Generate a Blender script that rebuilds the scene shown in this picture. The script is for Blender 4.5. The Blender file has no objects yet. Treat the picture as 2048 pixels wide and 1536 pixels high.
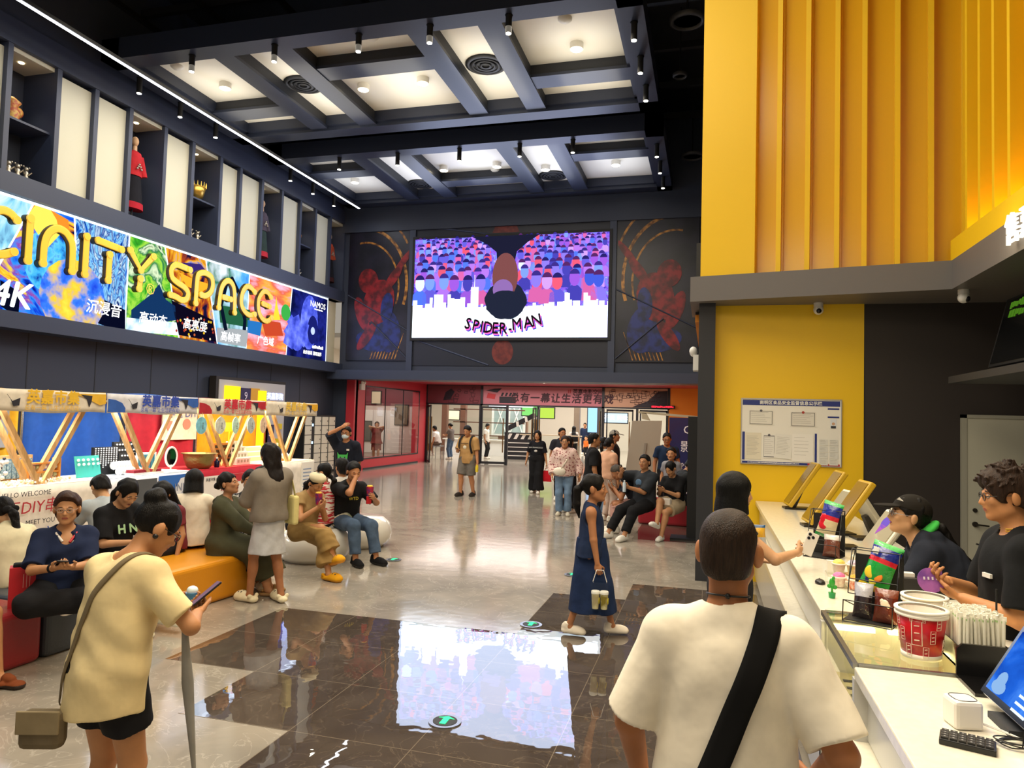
import bpy, bmesh, math, random
import numpy as np
from mathutils import Matrix, Vector
R=math.radians; PI=math.pi
random.seed(7); rng=np.random.default_rng(5)
SC=bpy.context.scene; COL=SC.collection

# ---------------------------------------------------------------- camera
EYE=1.95; FPX=1432.63
_y,_p,_r=R(15.441),R(2.671),R(1.596)
FW=Vector((-math.sin(_y)*math.cos(_p),math.cos(_y)*math.cos(_p),math.sin(_p)))
_rt=Vector((math.cos(_y),math.sin(_y),0)); _up=_rt.cross(FW)
RT=_rt*math.cos(_r)+_up*math.sin(_r); UP=_up*math.cos(_r)-_rt*math.sin(_r)
cd=bpy.data.cameras.new('camera'); cam=bpy.data.objects.new('camera',cd); COL.objects.link(cam)
cd.sensor_fit='HORIZONTAL'; cd.sensor_width=36; cd.lens=36*FPX/2048; cd.clip_end=200
cam.matrix_world=Matrix(((RT.x,UP.x,-FW.x,0),(RT.y,UP.y,-FW.y,0),(RT.z,UP.z,-FW.z,EYE),(0,0,0,1)))
SC.camera=cam
def ray(px,py): return RT*((px-1024)/FPX)-UP*((py-768)/FPX)+FW
def gz(px,py,z=0.0):
    d=ray(px,py); t=(z-EYE)/d.z; return Vector((d.x*t,d.y*t,z))
def gx(px,py,X):
    d=ray(px,py); t=X/d.x; return Vector((X,d.y*t,EYE+d.z*t))
def gy(px,py,Y):
    d=ray(px,py); t=Y/d.y; return Vector((d.x*t,Y,EYE+d.z*t))

# ---------------------------------------------------------------- exposure, world, lights
SC.view_settings.view_transform='Standard'; SC.view_settings.look='None'
SC.view_settings.exposure=0.25; SC.view_settings.gamma=1.0
SC.view_settings.use_curve_mapping=False
w=bpy.data.worlds.new('mall_air'); SC.world=w; w.use_nodes=True
w.node_tree.nodes['Background'].inputs[0].default_value=(1.0,0.90,0.76,1)
w.node_tree.nodes['Background'].inputs[1].default_value=0.30
def area(name,loc,size,power,color,rot=(0,0,0),sy=None,spread=None):
    l=bpy.data.lights.new(name,'AREA'); l.shape='RECTANGLE'; l.size=size; l.size_y=sy or size
    l.energy=power; l.color=color
    if spread: l.spread=R(spread)
    o=bpy.data.objects.new(name,l); o.location=loc; o.rotation_euler=rot; COL.objects.link(o); return o
def point(name,loc,power,color,rad=.08):
    l=bpy.data.lights.new(name,'POINT'); l.energy=power; l.color=color; l.shadow_soft_size=rad
    o=bpy.data.objects.new(name,l); o.location=loc; COL.objects.link(o); return o
def spot(name,loc,tgt,power,color,ang=50,rad=.05,blend=.6):
    l=bpy.data.lights.new(name,'SPOT'); l.energy=power; l.color=color; l.spot_size=R(ang); l.spot_blend=blend; l.shadow_soft_size=rad
    o=bpy.data.objects.new(name,l); o.location=loc; COL.objects.link(o)
    o.rotation_euler=(Vector(tgt)-Vector(loc)).to_track_quat('-Z','Y').to_euler(); return o
WARM=(1,.89,.71); NEUT=(1,.90,.76); COOL=(.62,.74,1)
area('hall_downlight',(-6,13,8.6),9,820,WARM,sy=7)
area('hall_downlight_front',(-3.5,5,8.4),5,420,WARM,sy=6)
area('counter_downlight',(1.1,4.6,3.38),1.4,52,(1,.86,.62),sy=6)
area('counter_front_downlight',(-.9,2.0,5.2),2.0,165,(1,.85,.62),sy=4)
area('screen_glow',(-6.2,21.3,6.2),6.3,170,COOL,rot=(R(-90),0,0),sy=3.2)
area('lightbox_glow',(-11.6,15,4.6),11,90,(.6,.75,1),rot=(0,R(-90),0),sy=1.9) if False else None
area('entry_downlight',(-6.2,25.2,3.1),8,290,(1,.88,.80),sy=5)
area('yellow_wall_fill',(-.6,6.6,10.4),1.5,205,(1,.95,.84),rot=(R(-35),0,R(-15)),sy=3)  # unseen light added to brighten the yellow wall
area('mall_light',(-7,36,5.2),14,2100,(1,.95,.88),sy=12)
for cy,y0 in ((13.9,12),(19.1,17.4)):                       # added upward lights below the coffers, brightening their white boards
    for cx in (-10.6,-8.4,-6.4,-4.5,-2.5):
        area('coffer_fill',(cx,cy,8.6),1.2,14 if cy<15 else 11,(1,.93,.78) if cy<15 else (.85,.9,1),rot=(PI,0,0),sy=2.6)
for y in (6.6,8.7,10.5,12.4): area('stall_lamp',(-8.25,y,1.95),.5,38,(1,.97,.9) if y<9.5 else (1,.88,.62),sy=1.2)

# ---------------------------------------------------------------- materials
def lin(h):
    h=h.lstrip('#'); c=[int(h[i:i+2],16)/255 for i in (0,2,4)]
    return tuple(((x+.055)/1.055)**2.4 if x>.04045 else x/12.92 for x in c)+(1,)
MATS={}
def mat(name,col='#888888',rough=.5,metal=0,emit=0,ecol=None,noise=0,nscale=8,bump=0,bscale=60,stretch=None,trans=0,alpha=1,spec=None,col2=None,ramp=(.4,.6),coat=0,ior=None):
    if name in MATS: return MATS[name]
    m=bpy.data.materials.new(name); m.use_nodes=True; nt=m.node_tree; b=nt.nodes['Principled BSDF']
    b.inputs['Base Color'].default_value=lin(col); b.inputs['Roughness'].default_value=rough; b.inputs['Metallic'].default_value=metal
    if spec is not None: b.inputs['Specular IOR Level'].default_value=spec
    if ior: b.inputs['IOR'].default_value=ior
    if coat: b.inputs['Coat Weight'].default_value=coat; b.inputs['Coat Roughness'].default_value=.05
    if trans: b.inputs['Transmission Weight'].default_value=trans
    if alpha<1: b.inputs['Alpha'].default_value=alpha
    tc=None
    def vec():
        nonlocal tc
        if tc is None:
            t=nt.nodes.new('ShaderNodeTexCoord'); mp=nt.nodes.new('ShaderNodeMapping')
            nt.links.new(t.outputs['Object'],mp.inputs[0])
            if stretch: mp.inputs['Scale'].default_value=stretch
            tc=mp
        return tc.outputs[0]
    cout=None
    if col2 or noise:
        n=nt.nodes.new('ShaderNodeTexNoise'); n.inputs['Scale'].default_value=nscale; n.inputs['Detail'].default_value=5
        nt.links.new(vec(),n.inputs['Vector'])
        r=nt.nodes.new('ShaderNodeValToRGB'); nt.links.new(n.outputs[0],r.inputs[0])
        c=lin(col)
        r.color_ramp.elements[0].position=ramp[0]; r.color_ramp.elements[1].position=ramp[1]
        if col2: r.color_ramp.elements[0].color=c; r.color_ramp.elements[1].color=lin(col2)
        else:
            r.color_ramp.elements[0].color=tuple(x*(1-noise) for x in c[:3])+(1,); r.color_ramp.elements[1].color=tuple(min(1,x*(1+noise)) for x in c[:3])+(1,)
        nt.links.new(r.outputs[0],b.inputs['Base Color']); cout=r.outputs[0]
    if emit:
        b.inputs['Emission Strength'].default_value=emit; b.inputs['Emission Color'].default_value=lin(ecol or col)
        if cout: nt.links.new(cout,b.inputs['Emission Color'])
    if bump:
        n=nt.nodes.new('ShaderNodeTexNoise'); n.inputs['Scale'].default_value=bscale; n.inputs['Detail'].default_value=3
        nt.links.new(vec(),n.inputs['Vector'])
        bp=nt.nodes.new('ShaderNodeBump'); bp.inputs['Strength'].default_value=bump; bp.inputs['Distance'].default_value=.02
        nt.links.new(n.outputs[0],bp.inputs['Height']); nt.links.new(bp.outputs[0],b.inputs['Normal'])
    MATS[name]=m; return m
def cloth(col,**k): return mat('cloth_'+col+''.join(map(str,k.values())),col,rough=.85,noise=k.get('noise',.06),nscale=9,bump=k.get('bump',.5),bscale=k.get('bscale',6.5),spec=.2)
def paint(col,rough=.5): return mat('paint_%s_%s'%(col,rough),col,rough=rough,bump=.03,bscale=30)
def glow(col,s=1.0): return mat('glow_%s_%s'%(col,s),'#000000',rough=.3,emit=s,ecol=col,spec=0)
def plastic(col,rough=.35): return mat('plastic_%s_%s'%(col,rough),col,rough=rough)
def glownoise(name,cols,scale=3,s=1.0,stretch=None,voro=False,dist=0,lo=.3,hi=.7):
    if name in MATS: return MATS[name]
    m=bpy.data.materials.new(name); m.use_nodes=True; nt=m.node_tree; b=nt.nodes['Principled BSDF']
    b.inputs['Base Color'].default_value=(0,0,0,1); b.inputs['Specular IOR Level'].default_value=0
    t=nt.nodes.new('ShaderNodeTexCoord'); mp=nt.nodes.new('ShaderNodeMapping'); nt.links.new(t.outputs['Object'],mp.inputs[0])
    if stretch: mp.inputs['Scale'].default_value=stretch
    n=nt.nodes.new('ShaderNodeTexVoronoi' if voro else 'ShaderNodeTexNoise'); n.inputs['Scale'].default_value=scale
    if not voro: n.inputs['Detail'].default_value=6; n.inputs['Distortion'].default_value=dist
    else: n.feature='DISTANCE_TO_EDGE'
    nt.links.new(mp.outputs[0],n.inputs['Vector'])
    r=nt.nodes.new('ShaderNodeValToRGB'); e=r.color_ramp.elements
    while len(e)<len(cols): e.new(.5)
    for i,c in enumerate(cols): e[i].position=lo+(hi-lo)*i/(len(cols)-1); e[i].color=lin(c)
    nt.links.new(n.outputs[0],r.inputs[0]); nt.links.new(r.outputs[0],b.inputs['Emission Color']); b.inputs['Emission Strength'].default_value=s
    MATS[name]=m; return m
GLASS=None
def glass():
    if 'clear_glass' in MATS: return MATS['clear_glass']
    m=bpy.data.materials.new('clear_glass'); m.use_nodes=True; nt=m.node_tree; out=nt.nodes['Material Output']
    nt.nodes.remove(nt.nodes['Principled BSDF'])
    tr=nt.nodes.new('ShaderNodeBsdfTransparent'); tr.inputs[0].default_value=(.96,.98,.97,1)
    gl=nt.nodes.new('ShaderNodeBsdfGlossy'); gl.inputs['Roughness'].default_value=.02
    fr=nt.nodes.new('ShaderNodeFresnel'); fr.inputs[0].default_value=1.45; mx=nt.nodes.new('ShaderNodeMixShader')
    ge=nt.nodes.new('ShaderNodeNewGeometry'); iv=nt.nodes.new('ShaderNodeMath'); iv.operation='SUBTRACT'; iv.inputs[0].default_value=1; nt.links.new(ge.outputs['Backfacing'],iv.inputs[1]); mu=nt.nodes.new('ShaderNodeMath'); mu.operation='MULTIPLY'; nt.links.new(fr.outputs[0],mu.inputs[0]); nt.links.new(iv.outputs[0],mu.inputs[1])
    nt.links.new(mu.outputs[0],mx.inputs[0]); nt.links.new(tr.outputs[0],mx.inputs[1]); nt.links.new(gl.outputs[0],mx.inputs[2]); nt.links.new(mx.outputs[0],out.inputs[0])
    MATS['clear_glass']=m; return m

# ---------------------------------------------------------------- mesh helpers
I4=Matrix.Identity(4)
def T(x=0,y=0,z=0): return Matrix.Translation((x,y,z))
def Rx(a): return Matrix.Rotation(R(a),4,'X')
def Ry(a): return Matrix.Rotation(R(a),4,'Y')
def Rz(a): return Matrix.Rotation(R(a),4,'Z')
def S3(x,y,z): return Matrix.Diagonal((x,y,z,1))
class M:
    def __init__(s,m=None): s.v=[];s.f=[];s.mi=[];s.mats=[];s.T=I4.copy();s.cur=0;s.smooth=[];s.sm=False; s.use(m) if m else None
    def use(s,m):
        if m not in s.mats: s.mats.append(m)
        s.cur=s.mats.index(m); return s
    def add(s,vs,fs,sm=None):
        b=len(s.v); s.v+= [tuple(s.T@Vector(p)) for p in vs]
        for f in fs: s.f.append(tuple(b+i for i in f)); s.mi.append(s.cur); s.smooth.append(s.sm if sm is None else sm)
        return s
    def box(s,c,d,rot=None):
        x,y,z=[q/2 for q in d]; vs=[Vector((a*x,b*y,e*z)) for a in(-1,1) for b in(-1,1) for e in(-1,1)]
        if rot: vs=[rot.to_3x3()@v for v in vs]
        vs=[v+Vector(c) for v in vs]
        return s.add(vs,[(0,1,3,2),(4,6,7,5),(0,4,5,1),(2,3,7,6),(0,2,6,4),(1,5,7,3)])
    def bb(s,a,b): return s.box([(p+q)/2 for p,q in zip(a,b)],[abs(q-p) for p,q in zip(a,b)])
    def quad(s,*p): return s.add(p,[tuple(range(len(p)))])
    def ring(s,pts,closed=True): pass
    def cyl(s,p,q,r0,r1=None,n=12,cap=True,sm=True):
        p=Vector(p);q=Vector(q);r1=r0 if r1 is None else r1
        d=(q-p).normalized(); a=d.orthogonal().normalized(); b=d.cross(a)
        vs=[];
        for c,r in((p,r0),(q,r1)): vs+=[c+(a*math.cos(2*PI*i/n)+b*math.sin(2*PI*i/n))*r for i in range(n)]
        fs=[(i,(i+1)%n,n+(i+1)%n,n+i) for i in range(n)]
        s.add(vs,fs,sm)
        if cap: s.add(vs[:n][::-1],[tuple(range(n))],False); s.add(vs[n:],[tuple(range(n))],False)
        return s
    def lathe(s,prof,c=(0,0,0),n=20,sx=1,sy=1,sm=True,cap=True):
        vs=[];c=Vector(c)
        for r,z in prof: vs+=[c+Vector((r*sx*math.cos(2*PI*i/n),r*sy*math.sin(2*PI*i/n),z)) for i in range(n)]
        fs=[(k*n+i,k*n+(i+1)%n,(k+1)*n+(i+1)%n,(k+1)*n+i) for k in range(len(prof)-1) for i in range(n)]
        s.add(vs,fs,sm)
        if cap: s.add(vs[:n][::-1],[tuple(range(n))],False); s.add(vs[-n:],[tuple(range(n))],False)
        return s
    def sph(s,c,r,n=12,m=8,rot=None):
        if not hasattr(r,'__len__'): r=(r,r,r)
        vs=[];c=Vector(c)
        for k in range(1,m):
            t=PI*k/m
            vs+=[Vector((r[0]*math.sin(t)*math.cos(2*PI*i/n),r[1]*math.sin(t)*math.sin(2*PI*i/n),r[2]*math.cos(t))) for i in range(n)]
        vs+= [Vector((0,0,r[2])),Vector((0,0,-r[2]))]
        if rot: vs=[rot.to_3x3()@v for v in vs]
        vs=[c+v for v in vs]; N=(m-1)*n
        fs=[(k*n+i,(k+1)*n+i,(k+1)*n+(i+1)%n,k*n+(i+1)%n) for k in range(m-2) for i in range(n)]
        fs+=[(N,i,(i+1)%n) for i in range(n)]+[(N+1,(m-2)*n+(i+1)%n,(m-2)*n+i) for i in range(n)]
        return s.add(vs,fs,True)
    def prism(s,pts,depth,fr=None,sm=False):
        """2D outline pts (x,z) extruded along +y by depth, in frame fr"""
        fr=fr or I4; n=len(pts)
        vs=[fr@Vector((x,0,z)) for x,z in pts]+[fr@Vector((x,depth,z)) for x,z in pts]
        s.add(vs,[tuple(range(n)),tuple(range(2*n-1,n-1,-1))],False)
        return s.add(vs,[(i,n+i,n+(i+1)%n,(i+1)%n) for i in range(n)],sm)
    def tube(s,pts,r,n=8,flat=None,cap=True):
        pts=[Vector(p) for p in pts]; vs=[]; K=len(pts); up=None
        rs=r if hasattr(r,'__len__') else [r]*K
        for k,p in enumerate(pts):
            d=(pts[min(k+1,K-1)]-pts[max(k-1,0)]).normalized()
            if flat is not None:
                nrm=Vector(flat[:3]).normalized(); a=d.cross(nrm).normalized(); b=nrm*flat[3]
            else:
                if up is None: up=d.orthogonal()
                a=(up-d*up.dot(d)).normalized(); up=a; b=d.cross(a)
            vs+=[p+(a*math.cos(2*PI*i/n)+b*math.sin(2*PI*i/n))*rs[k] for i in range(n)]
        s.add(vs,[(k*n+i,k*n+(i+1)%n,(k+1)*n+(i+1)%n,(k+1)*n+i) for k in range(K-1) for i in range(n)],True)
        if cap: s.add(vs[:n][::-1],[tuple(range(n))],False); s.add(vs[-n:],[tuple(range(n))],False)
        return s
    def grid(s,fn,nu,nv,sm=True):
        vs=[fn(i/nu,j/nv) for j in range(nv+1) for i in range(nu+1)]
        return s.add(vs,[(j*(nu+1)+i,j*(nu+1)+i+1,(j+1)*(nu+1)+i+1,(j+1)*(nu+1)+i) for j in range(nv) for i in range(nu)],sm)
    def obj(s,name,parent=None,loc=None,bev=0,solid=0,sub=0,**tags):
        me=bpy.data.meshes.new(name); me.from_pydata(s.v,[],s.f)
        for m in s.mats: me.materials.append(m)
        me.polygons.foreach_set('material_index',s.mi); me.polygons.foreach_set('use_smooth',s.smooth); me.update()
        o=bpy.data.objects.new(name,me); COL.objects.link(o)
        if parent: o.parent=parent
        if loc: o.location=loc
        if solid: md=o.modifiers.new('solid','SOLIDIFY'); md.thickness=solid; md.offset=0
        if bev: md=o.modifiers.new('bevel','BEVEL'); md.width=bev; md.segments=2; md.limit_method='ANGLE'; md.angle_limit=R(40)
        if sub: md=o.modifiers.new('sub','SUBSURF'); md.levels=sub; md.render_levels=sub
        for k,v in tags.items(): o[k]=v
        return o
def tag(o,label=None,cat=None,group=None,kind=None):
    for k,v in (('label',label),('category',cat),('group',group),('kind',kind)):
        if v: o[k]=v
    return o
def thing(name,label,cat,loc=(0,0,0),rz=0,group=None):
    o=bpy.data.objects.new(name,None); o.empty_display_size=.1; o.location=loc; o.rotation_euler=(0,0,R(rz)); COL.objects.link(o)
    return tag(o,label,cat,group)
def struct(o,label=None): return tag(o,label,kind='structure')
def clone(root,loc,rz=None,label=None,group=None):
    r=root.copy(); COL.objects.link(r); r.location=loc
    if rz is not None: r.rotation_euler=(0,0,R(rz))
    if label: r['label']=label
    if group: r['group']=group
    def rec(a,b):
        for ch in a.children:
            c=ch.copy(); COL.objects.link(c); c.parent=b; rec(ch,c)
    rec(root,r); return r
_dg=None
def text(s,size,m,fr,name='lettering',parent=None,depth=0.0,align='CENTER',bold=0.0,sx=1.0,shear=0,space=1):
    """lettering as a mesh; fr maps local x (reading), z (up), -y (towards reader)"""
    cu=bpy.data.curves.new(name,'FONT'); cu.body=s; cu.size=size; cu.align_x=align; cu.align_y='CENTER'; cu.extrude=max(depth/2,.0005); cu.shear=shear; cu.space_character=space; cu.resolution_u=2
    o=bpy.data.objects.new(name,cu); COL.objects.link(o)
    dg=bpy.context.evaluated_depsgraph_get(); me=bpy.data.meshes.new_from_object(o.evaluated_get(dg))
    bpy.data.objects.remove(o); bpy.data.curves.remove(cu)
    if bold:
        bm=bmesh.new()
        for j,(dx,dy) in enumerate(((0,0),(bold,0),(-bold,0),(0,bold),(0,-bold))):
            k=len(bm.verts); bm.from_mesh(me); bm.verts.ensure_lookup_table()
            for v in bm.verts[k:]: v.co.x+=dx; v.co.y+=dy; v.co.z+=j*.0007
        bm.to_mesh(me); bm.free()
    me.transform(fr@Rx(90)@S3(sx,1,1)); me.materials.clear(); me.materials.append(m)
    o=bpy.data.objects.new(name,me); COL.objects.link(o)
    if parent: o.parent=parent
    return o
def bars(fr,w_,h_,n,m,name='small_print',parent=None):
    """rows of strokes too small to read"""
    q=M(m); q.T=fr; rr=random.Random(n)
    x=-w_/2
    while x<w_/2: d=rr.uniform(.5,1)*h_*.8; q.box((x+d/2,0,rr.uniform(-.1,.1)*h_),(d,.002,h_*rr.uniform(.6,1))); x+=d*1.25
    return q.obj(name,parent)
def facing(p,yaw): 
    """frame at p whose -y faces the reader; yaw 0 = reader to the south (-Y)"""
    return T(*p)@Rz(yaw)
# ---------------------------------------------------------------- figures: smooth-union distance fields -> one continuous mesh
def V3(*a): return np.array(a if len(a)>1 else a[0],dtype=np.float64)
class Sdf:
    def __init__(s,lo,hi,h):
        s.h=h; s.lo=np.array(lo,np.float64)-2*h; n=np.ceil((np.array(hi)+2*h-s.lo)/h).astype(int)+1
        s.n=n; s.ax=[(s.lo[i]+h*np.arange(n[i])).astype(np.float32) for i in range(3)]
        s.D=np.full(n,9.0,np.float32)
    def sl(s,lo,hi,m):
        a=np.clip(np.floor((np.array(lo)-m-s.lo)/s.h).astype(int),0,s.n-1); b=np.clip(np.ceil((np.array(hi)+m-s.lo)/s.h).astype(int)+1,1,s.n)
        b=np.maximum(b,a+1); return tuple(slice(i,j) for i,j in zip(a,b))
    def xyz(s,q): return s.ax[0][q[0],None,None],s.ax[1][None,q[1],None],s.ax[2][None,None,q[2]]
    def op(s,lo,hi,fn,k,mode):
        q=s.sl(lo,hi,k+3*s.h); d=fn(*s.xyz(q)); a=s.D[q]
        if mode<0: d=-d; a2=-a; d2=-d; # subtract: max(a,-d)
        if mode>0:
            if k>0: hh=np.maximum(k-np.abs(a-d),0)/k; s.D[q]=np.minimum(a,d)-hh*hh*k*.25
            else: s.D[q]=np.minimum(a,d)
        else:
            if k>0: hh=np.maximum(k-np.abs(a-d),0)/k; s.D[q]=np.maximum(a,d)+hh*hh*k*.25
            else: s.D[q]=np.maximum(a,d)
    def cone(s,a,b,ra,rb,k=.02,flat=None,cut=None,mode=1,sc=None):
        """round cone a->b; sc=(unit axis, factor) squeezes the section along an axis; cut: flat end at b"""
        a=V3(a);b=V3(b)
        if sc is not None:
            u=V3(sc[0]);f=sc[1]
            def w(x,y,z):
                t=(x-a[0])*u[0]+(y-a[1])*u[1]+(z-a[2])*u[2]; g=(f-1)
                return x+t*u[0]*g,y+t*u[1]*g,z+t*u[2]*g
            bb=b+u*np.dot(b-a,u)*(f-1)
        else: bb=b; w=None
        ba=bb-a; L2=float(ba@ba)+1e-9; dn=(b-a)/(np.linalg.norm(b-a)+1e-9)
        def fn(x,y,z):
            X,Y,Z=(x,y,z) if w is None else w(x,y,z)
            px,py,pz=X-a[0],Y-a[1],Z-a[2]; t=np.clip((px*ba[0]+py*ba[1]+pz*ba[2])/L2,0,1)
            d=np.sqrt((px-t*ba[0])**2+(py-t*ba[1])**2+(pz-t*ba[2])**2)-(ra+(rb-ra)*t)
            if cut is not None: d=np.maximum(d,(x-b[0])*dn[0]+(y-b[1])*dn[1]+(z-b[2])*dn[2]-cut)
            return d.astype(np.float32)
        r=max(ra,rb)*(1 if sc is None or sc[1]>=1 else 1/sc[1])
        s.op(np.minimum(a,b)-r,np.maximum(a,b)+r,fn,k,mode)
    def ell(s,c,r,Rm=None,k=.02,mode=1,cutp=None):
        c=V3(c); r=V3(*([r]*3 if np.isscalar(r) else r)); Rm=np.eye(3) if Rm is None else np.asarray(Rm)
        def fn(x,y,z):
            px,py,pz=x-c[0],y-c[1],z-c[2]
            q=[px*Rm[0,i]+py*Rm[1,i]+pz*Rm[2,i] for i in range(3)]
            k0=np.sqrt(sum((q[i]/r[i])**2 for i in range(3))); k1=np.sqrt(sum((q[i]/r[i]**2)**2 for i in range(3)))+1e-6
            d=k0*(k0-1)/k1
            if cutp is not None: d=np.maximum(d,(x-cutp[0][0])*cutp[1][0]+(y-cutp[0][1])*cutp[1][1]+(z-cutp[0][2])*cutp[1][2])
            return d.astype(np.float32)
        m=r.max(); s.op(c-m,c+m,fn,k,mode)
    def plane(s,p,n,k=0):
        """keep the side opposite to n"""
        p=V3(p);n=V3(n)/np.linalg.norm(n); x,y,z=s.xyz((slice(None),)*3)
        s.D=np.maximum(s.D,((x-p[0])*n[0]+(y-p[1])*n[1]+(z-p[2])*n[2]).astype(np.float32))
    def wrinkle(s,amp,fr=18,dirv=(1,.3,.6),seed=0):
        x,y,z=s.xyz((slice(None),)*3); r=np.random.default_rng(seed)
        d=0
        for i in range(4):
            w=r.normal(size=3); w=w/np.linalg.norm(w)*V3(dirv); w=w/np.linalg.norm(w)*fr*(.6+.5*i)
            d=d+np.sin(x*w[0]+y*w[1]+z*w[2]+r.uniform(0,6)+1.2*np.sin(x*w[1]*.5+z*w[0]*.4))/(1+.6*i)
        s.D+=(d*amp*.5).astype(np.float32)
    def mesh(s,name,mats,region=None):
        D=s.D; S=D<0; n=s.n
        c=np.zeros(n-1,np.int8)
        for i in (0,1):
            for j in (0,1):
                for k in (0,1): c+=S[i:n[0]-1+i,j:n[1]-1+j,k:n[2]-1+k]
        ids=np.argwhere((c>0)&(c<8)); idx=np.full(n-1,-1,np.int64); idx[tuple(ids.T)]=np.arange(len(ids))
        pos=np.zeros((len(ids),3)); cnt=np.zeros((len(ids),1))
        corners=[(i,j,k) for i in (0,1) for j in (0,1) for k in (0,1)]
        for a in corners:
            for ax in range(3):
                if a[ax]==0:
                    b=list(a); b[ax]=1
                    da=D[ids[:,0]+a[0],ids[:,1]+a[1],ids[:,2]+a[2]]; db=D[ids[:,0]+b[0],ids[:,1]+b[1],ids[:,2]+b[2]]
                    m=(da<0)!=(db<0); t=np.where(m,da/np.where(m,da-db,1),0)
                    p=np.tile(np.array(a,float),(len(ids),1)); p[:,ax]=t
                    pos+=np.where(m[:,None],p,0); cnt+=m[:,None]
        pos=(pos/np.maximum(cnt,1)+ids)*s.h+s.lo
        F=[]
        for ax in range(3):
            o1,o2=[(1,2),(2,0),(0,1)][ax]
            sa=[slice(1,-1)]*3; sa[ax]=slice(0,-1); sb=[slice(1,-1)]*3; sb[ax]=slice(1,None)
            A=S[tuple(sa)];B=S[tuple(sb)]
            e=np.argwhere(A!=B); off=np.ones(3,int); off[ax]=0; e=e+off
            inside=S[tuple(e.T)]
            def cell(d1,d2):
                q=e.copy(); q[:,o1]-=d1; q[:,o2]-=d2; return idx[tuple(q.T)]
            qd=np.stack([cell(1,1),cell(0,1),cell(0,0),cell(1,0)],1)
            qd[~inside]=qd[~inside][:,::-1]; F.append(qd)
        F=np.concatenate(F); F=F[(F>=0).all(1)]
        me=bpy.data.meshes.new(name); me.vertices.add(len(pos)); me.vertices.foreach_set('co',pos.astype(np.float32).ravel())
        me.loops.add(len(F)*4); me.loops.foreach_set('vertex_index',F.astype(np.int32).ravel())
        me.polygons.add(len(F)); me.polygons.foreach_set('loop_start',np.arange(0,len(F)*4,4,dtype=np.int32)); me.polygons.foreach_set('loop_total',np.full(len(F),4,np.int32))
        for m in (mats if isinstance(mats,(list,tuple)) else [mats]): me.materials.append(m)
        if region is not None: me.polygons.foreach_set('material_index',region(pos[F].mean(1)).astype(np.int32))
        me.polygons.foreach_set('use_smooth',np.ones(len(F),bool)); me.update(calc_edges=True)
        return me
def link(me,name,parent,**tags):
    o=bpy.data.objects.new(name,me); COL.objects.link(o); o.parent=parent
    for k,v in tags.items(): o[k]=v
    return o
def rot3(ax,deg):
    return np.array(Matrix.Rotation(R(deg),3,ax))
SKIN=lambda tone='#c98f68': mat('skin'+tone,tone,rough=.55,noise=.05,nscale=12,spec=.35)
def hairmat(c='#0d0a09'): return mat('hair'+c,c,rough=.5,noise=.3,nscale=22,stretch=(6,6,.5),bump=.4,bscale=60,spec=.22)
_shoes={}
def shoe_mesh(kind,col,sole):
    key=(kind,col,sole)
    if key in _shoes: return _shoes[key]
    s=Sdf((-.07,-.10,0),(.07,.20,.14),.005)
    if kind=='sandal':
        s.cone((0,-.06,.02),(0,.15,.02),.04,.045,.02,sc=((0,0,1),1.6)); s.cone((-.045,.07,.03),(.045,.07,.03),.02,.02,.01); s.cone((0,.07,.055),(0,.1,.05),.035,.03,.01); s.cone((-.035,-.05,.07),(.035,-.05,.07),.014,.014,.01)
    elif kind=='clog':
        s.cone((0,-.055,.035),(0,.14,.035),.05,.058,.03,sc=((0,0,1),1.5)); s.ell((0,.10,.05),(.058,.085,.055),k=.03); s.cone((-.045,-.05,.07),(.045,-.05,.07),.02,.02,.02); s.ell((0,-.02,.10),(.036,.05,.06),k=.015,mode=-1)
    else:
        s.cone((0,-.055,.03),(0,.14,.028),.038,.046,.03,sc=((0,0,1),1.4)); s.ell((0,.07,.05),(.043,.10,.045),k=.03); s.ell((0,-.045,.07),(.037,.05,.055),k=.03); s.cone((0,-.03,.08),(0,-.02,.115),.036,.036,.02,cut=0)
    s.plane((0,0,.0),(0,0,-1)); s.wrinkle(.0012,60,(1,1,1),3)
    mats=[cloth(col,bump=.1),plastic(sole,.6)]
    def reg(c):
        g=(c[:,2]<.028).astype(int)
        if kind=='clog':
            for hx in (-.03,0,.03):
                for hy in (.085,.125): g[(abs(c[:,0]-hx)<.008)&(abs(c[:,1]-hy)<.009)&(c[:,2]>.05)]=2
        return g
    if kind=='clog': mats.append(plastic('#3a352c',.7))
    me=s.mesh('shoe',mats,reg); _shoes[key]=me; return me

def ik(a,t,l1,l2,pole):
    a=V3(a);t=V3(t);pole=V3(pole); d=t-a; L=np.linalg.norm(d)
    if L>(l1+l2)*.999: t=a+d/L*(l1+l2)*.999; d=t-a; L=np.linalg.norm(d)
    if L<abs(l1-l2)+.02: L=abs(l1-l2)+.02
    u=d/np.linalg.norm(d); x=(l1*l1-l2*l2+L*L)/(2*L); h=math.sqrt(max(l1*l1-x*x,0)); p=pole-u*(pole@u); p/=np.linalg.norm(p)+1e-9
    return a+u*x+p*h,t

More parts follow.
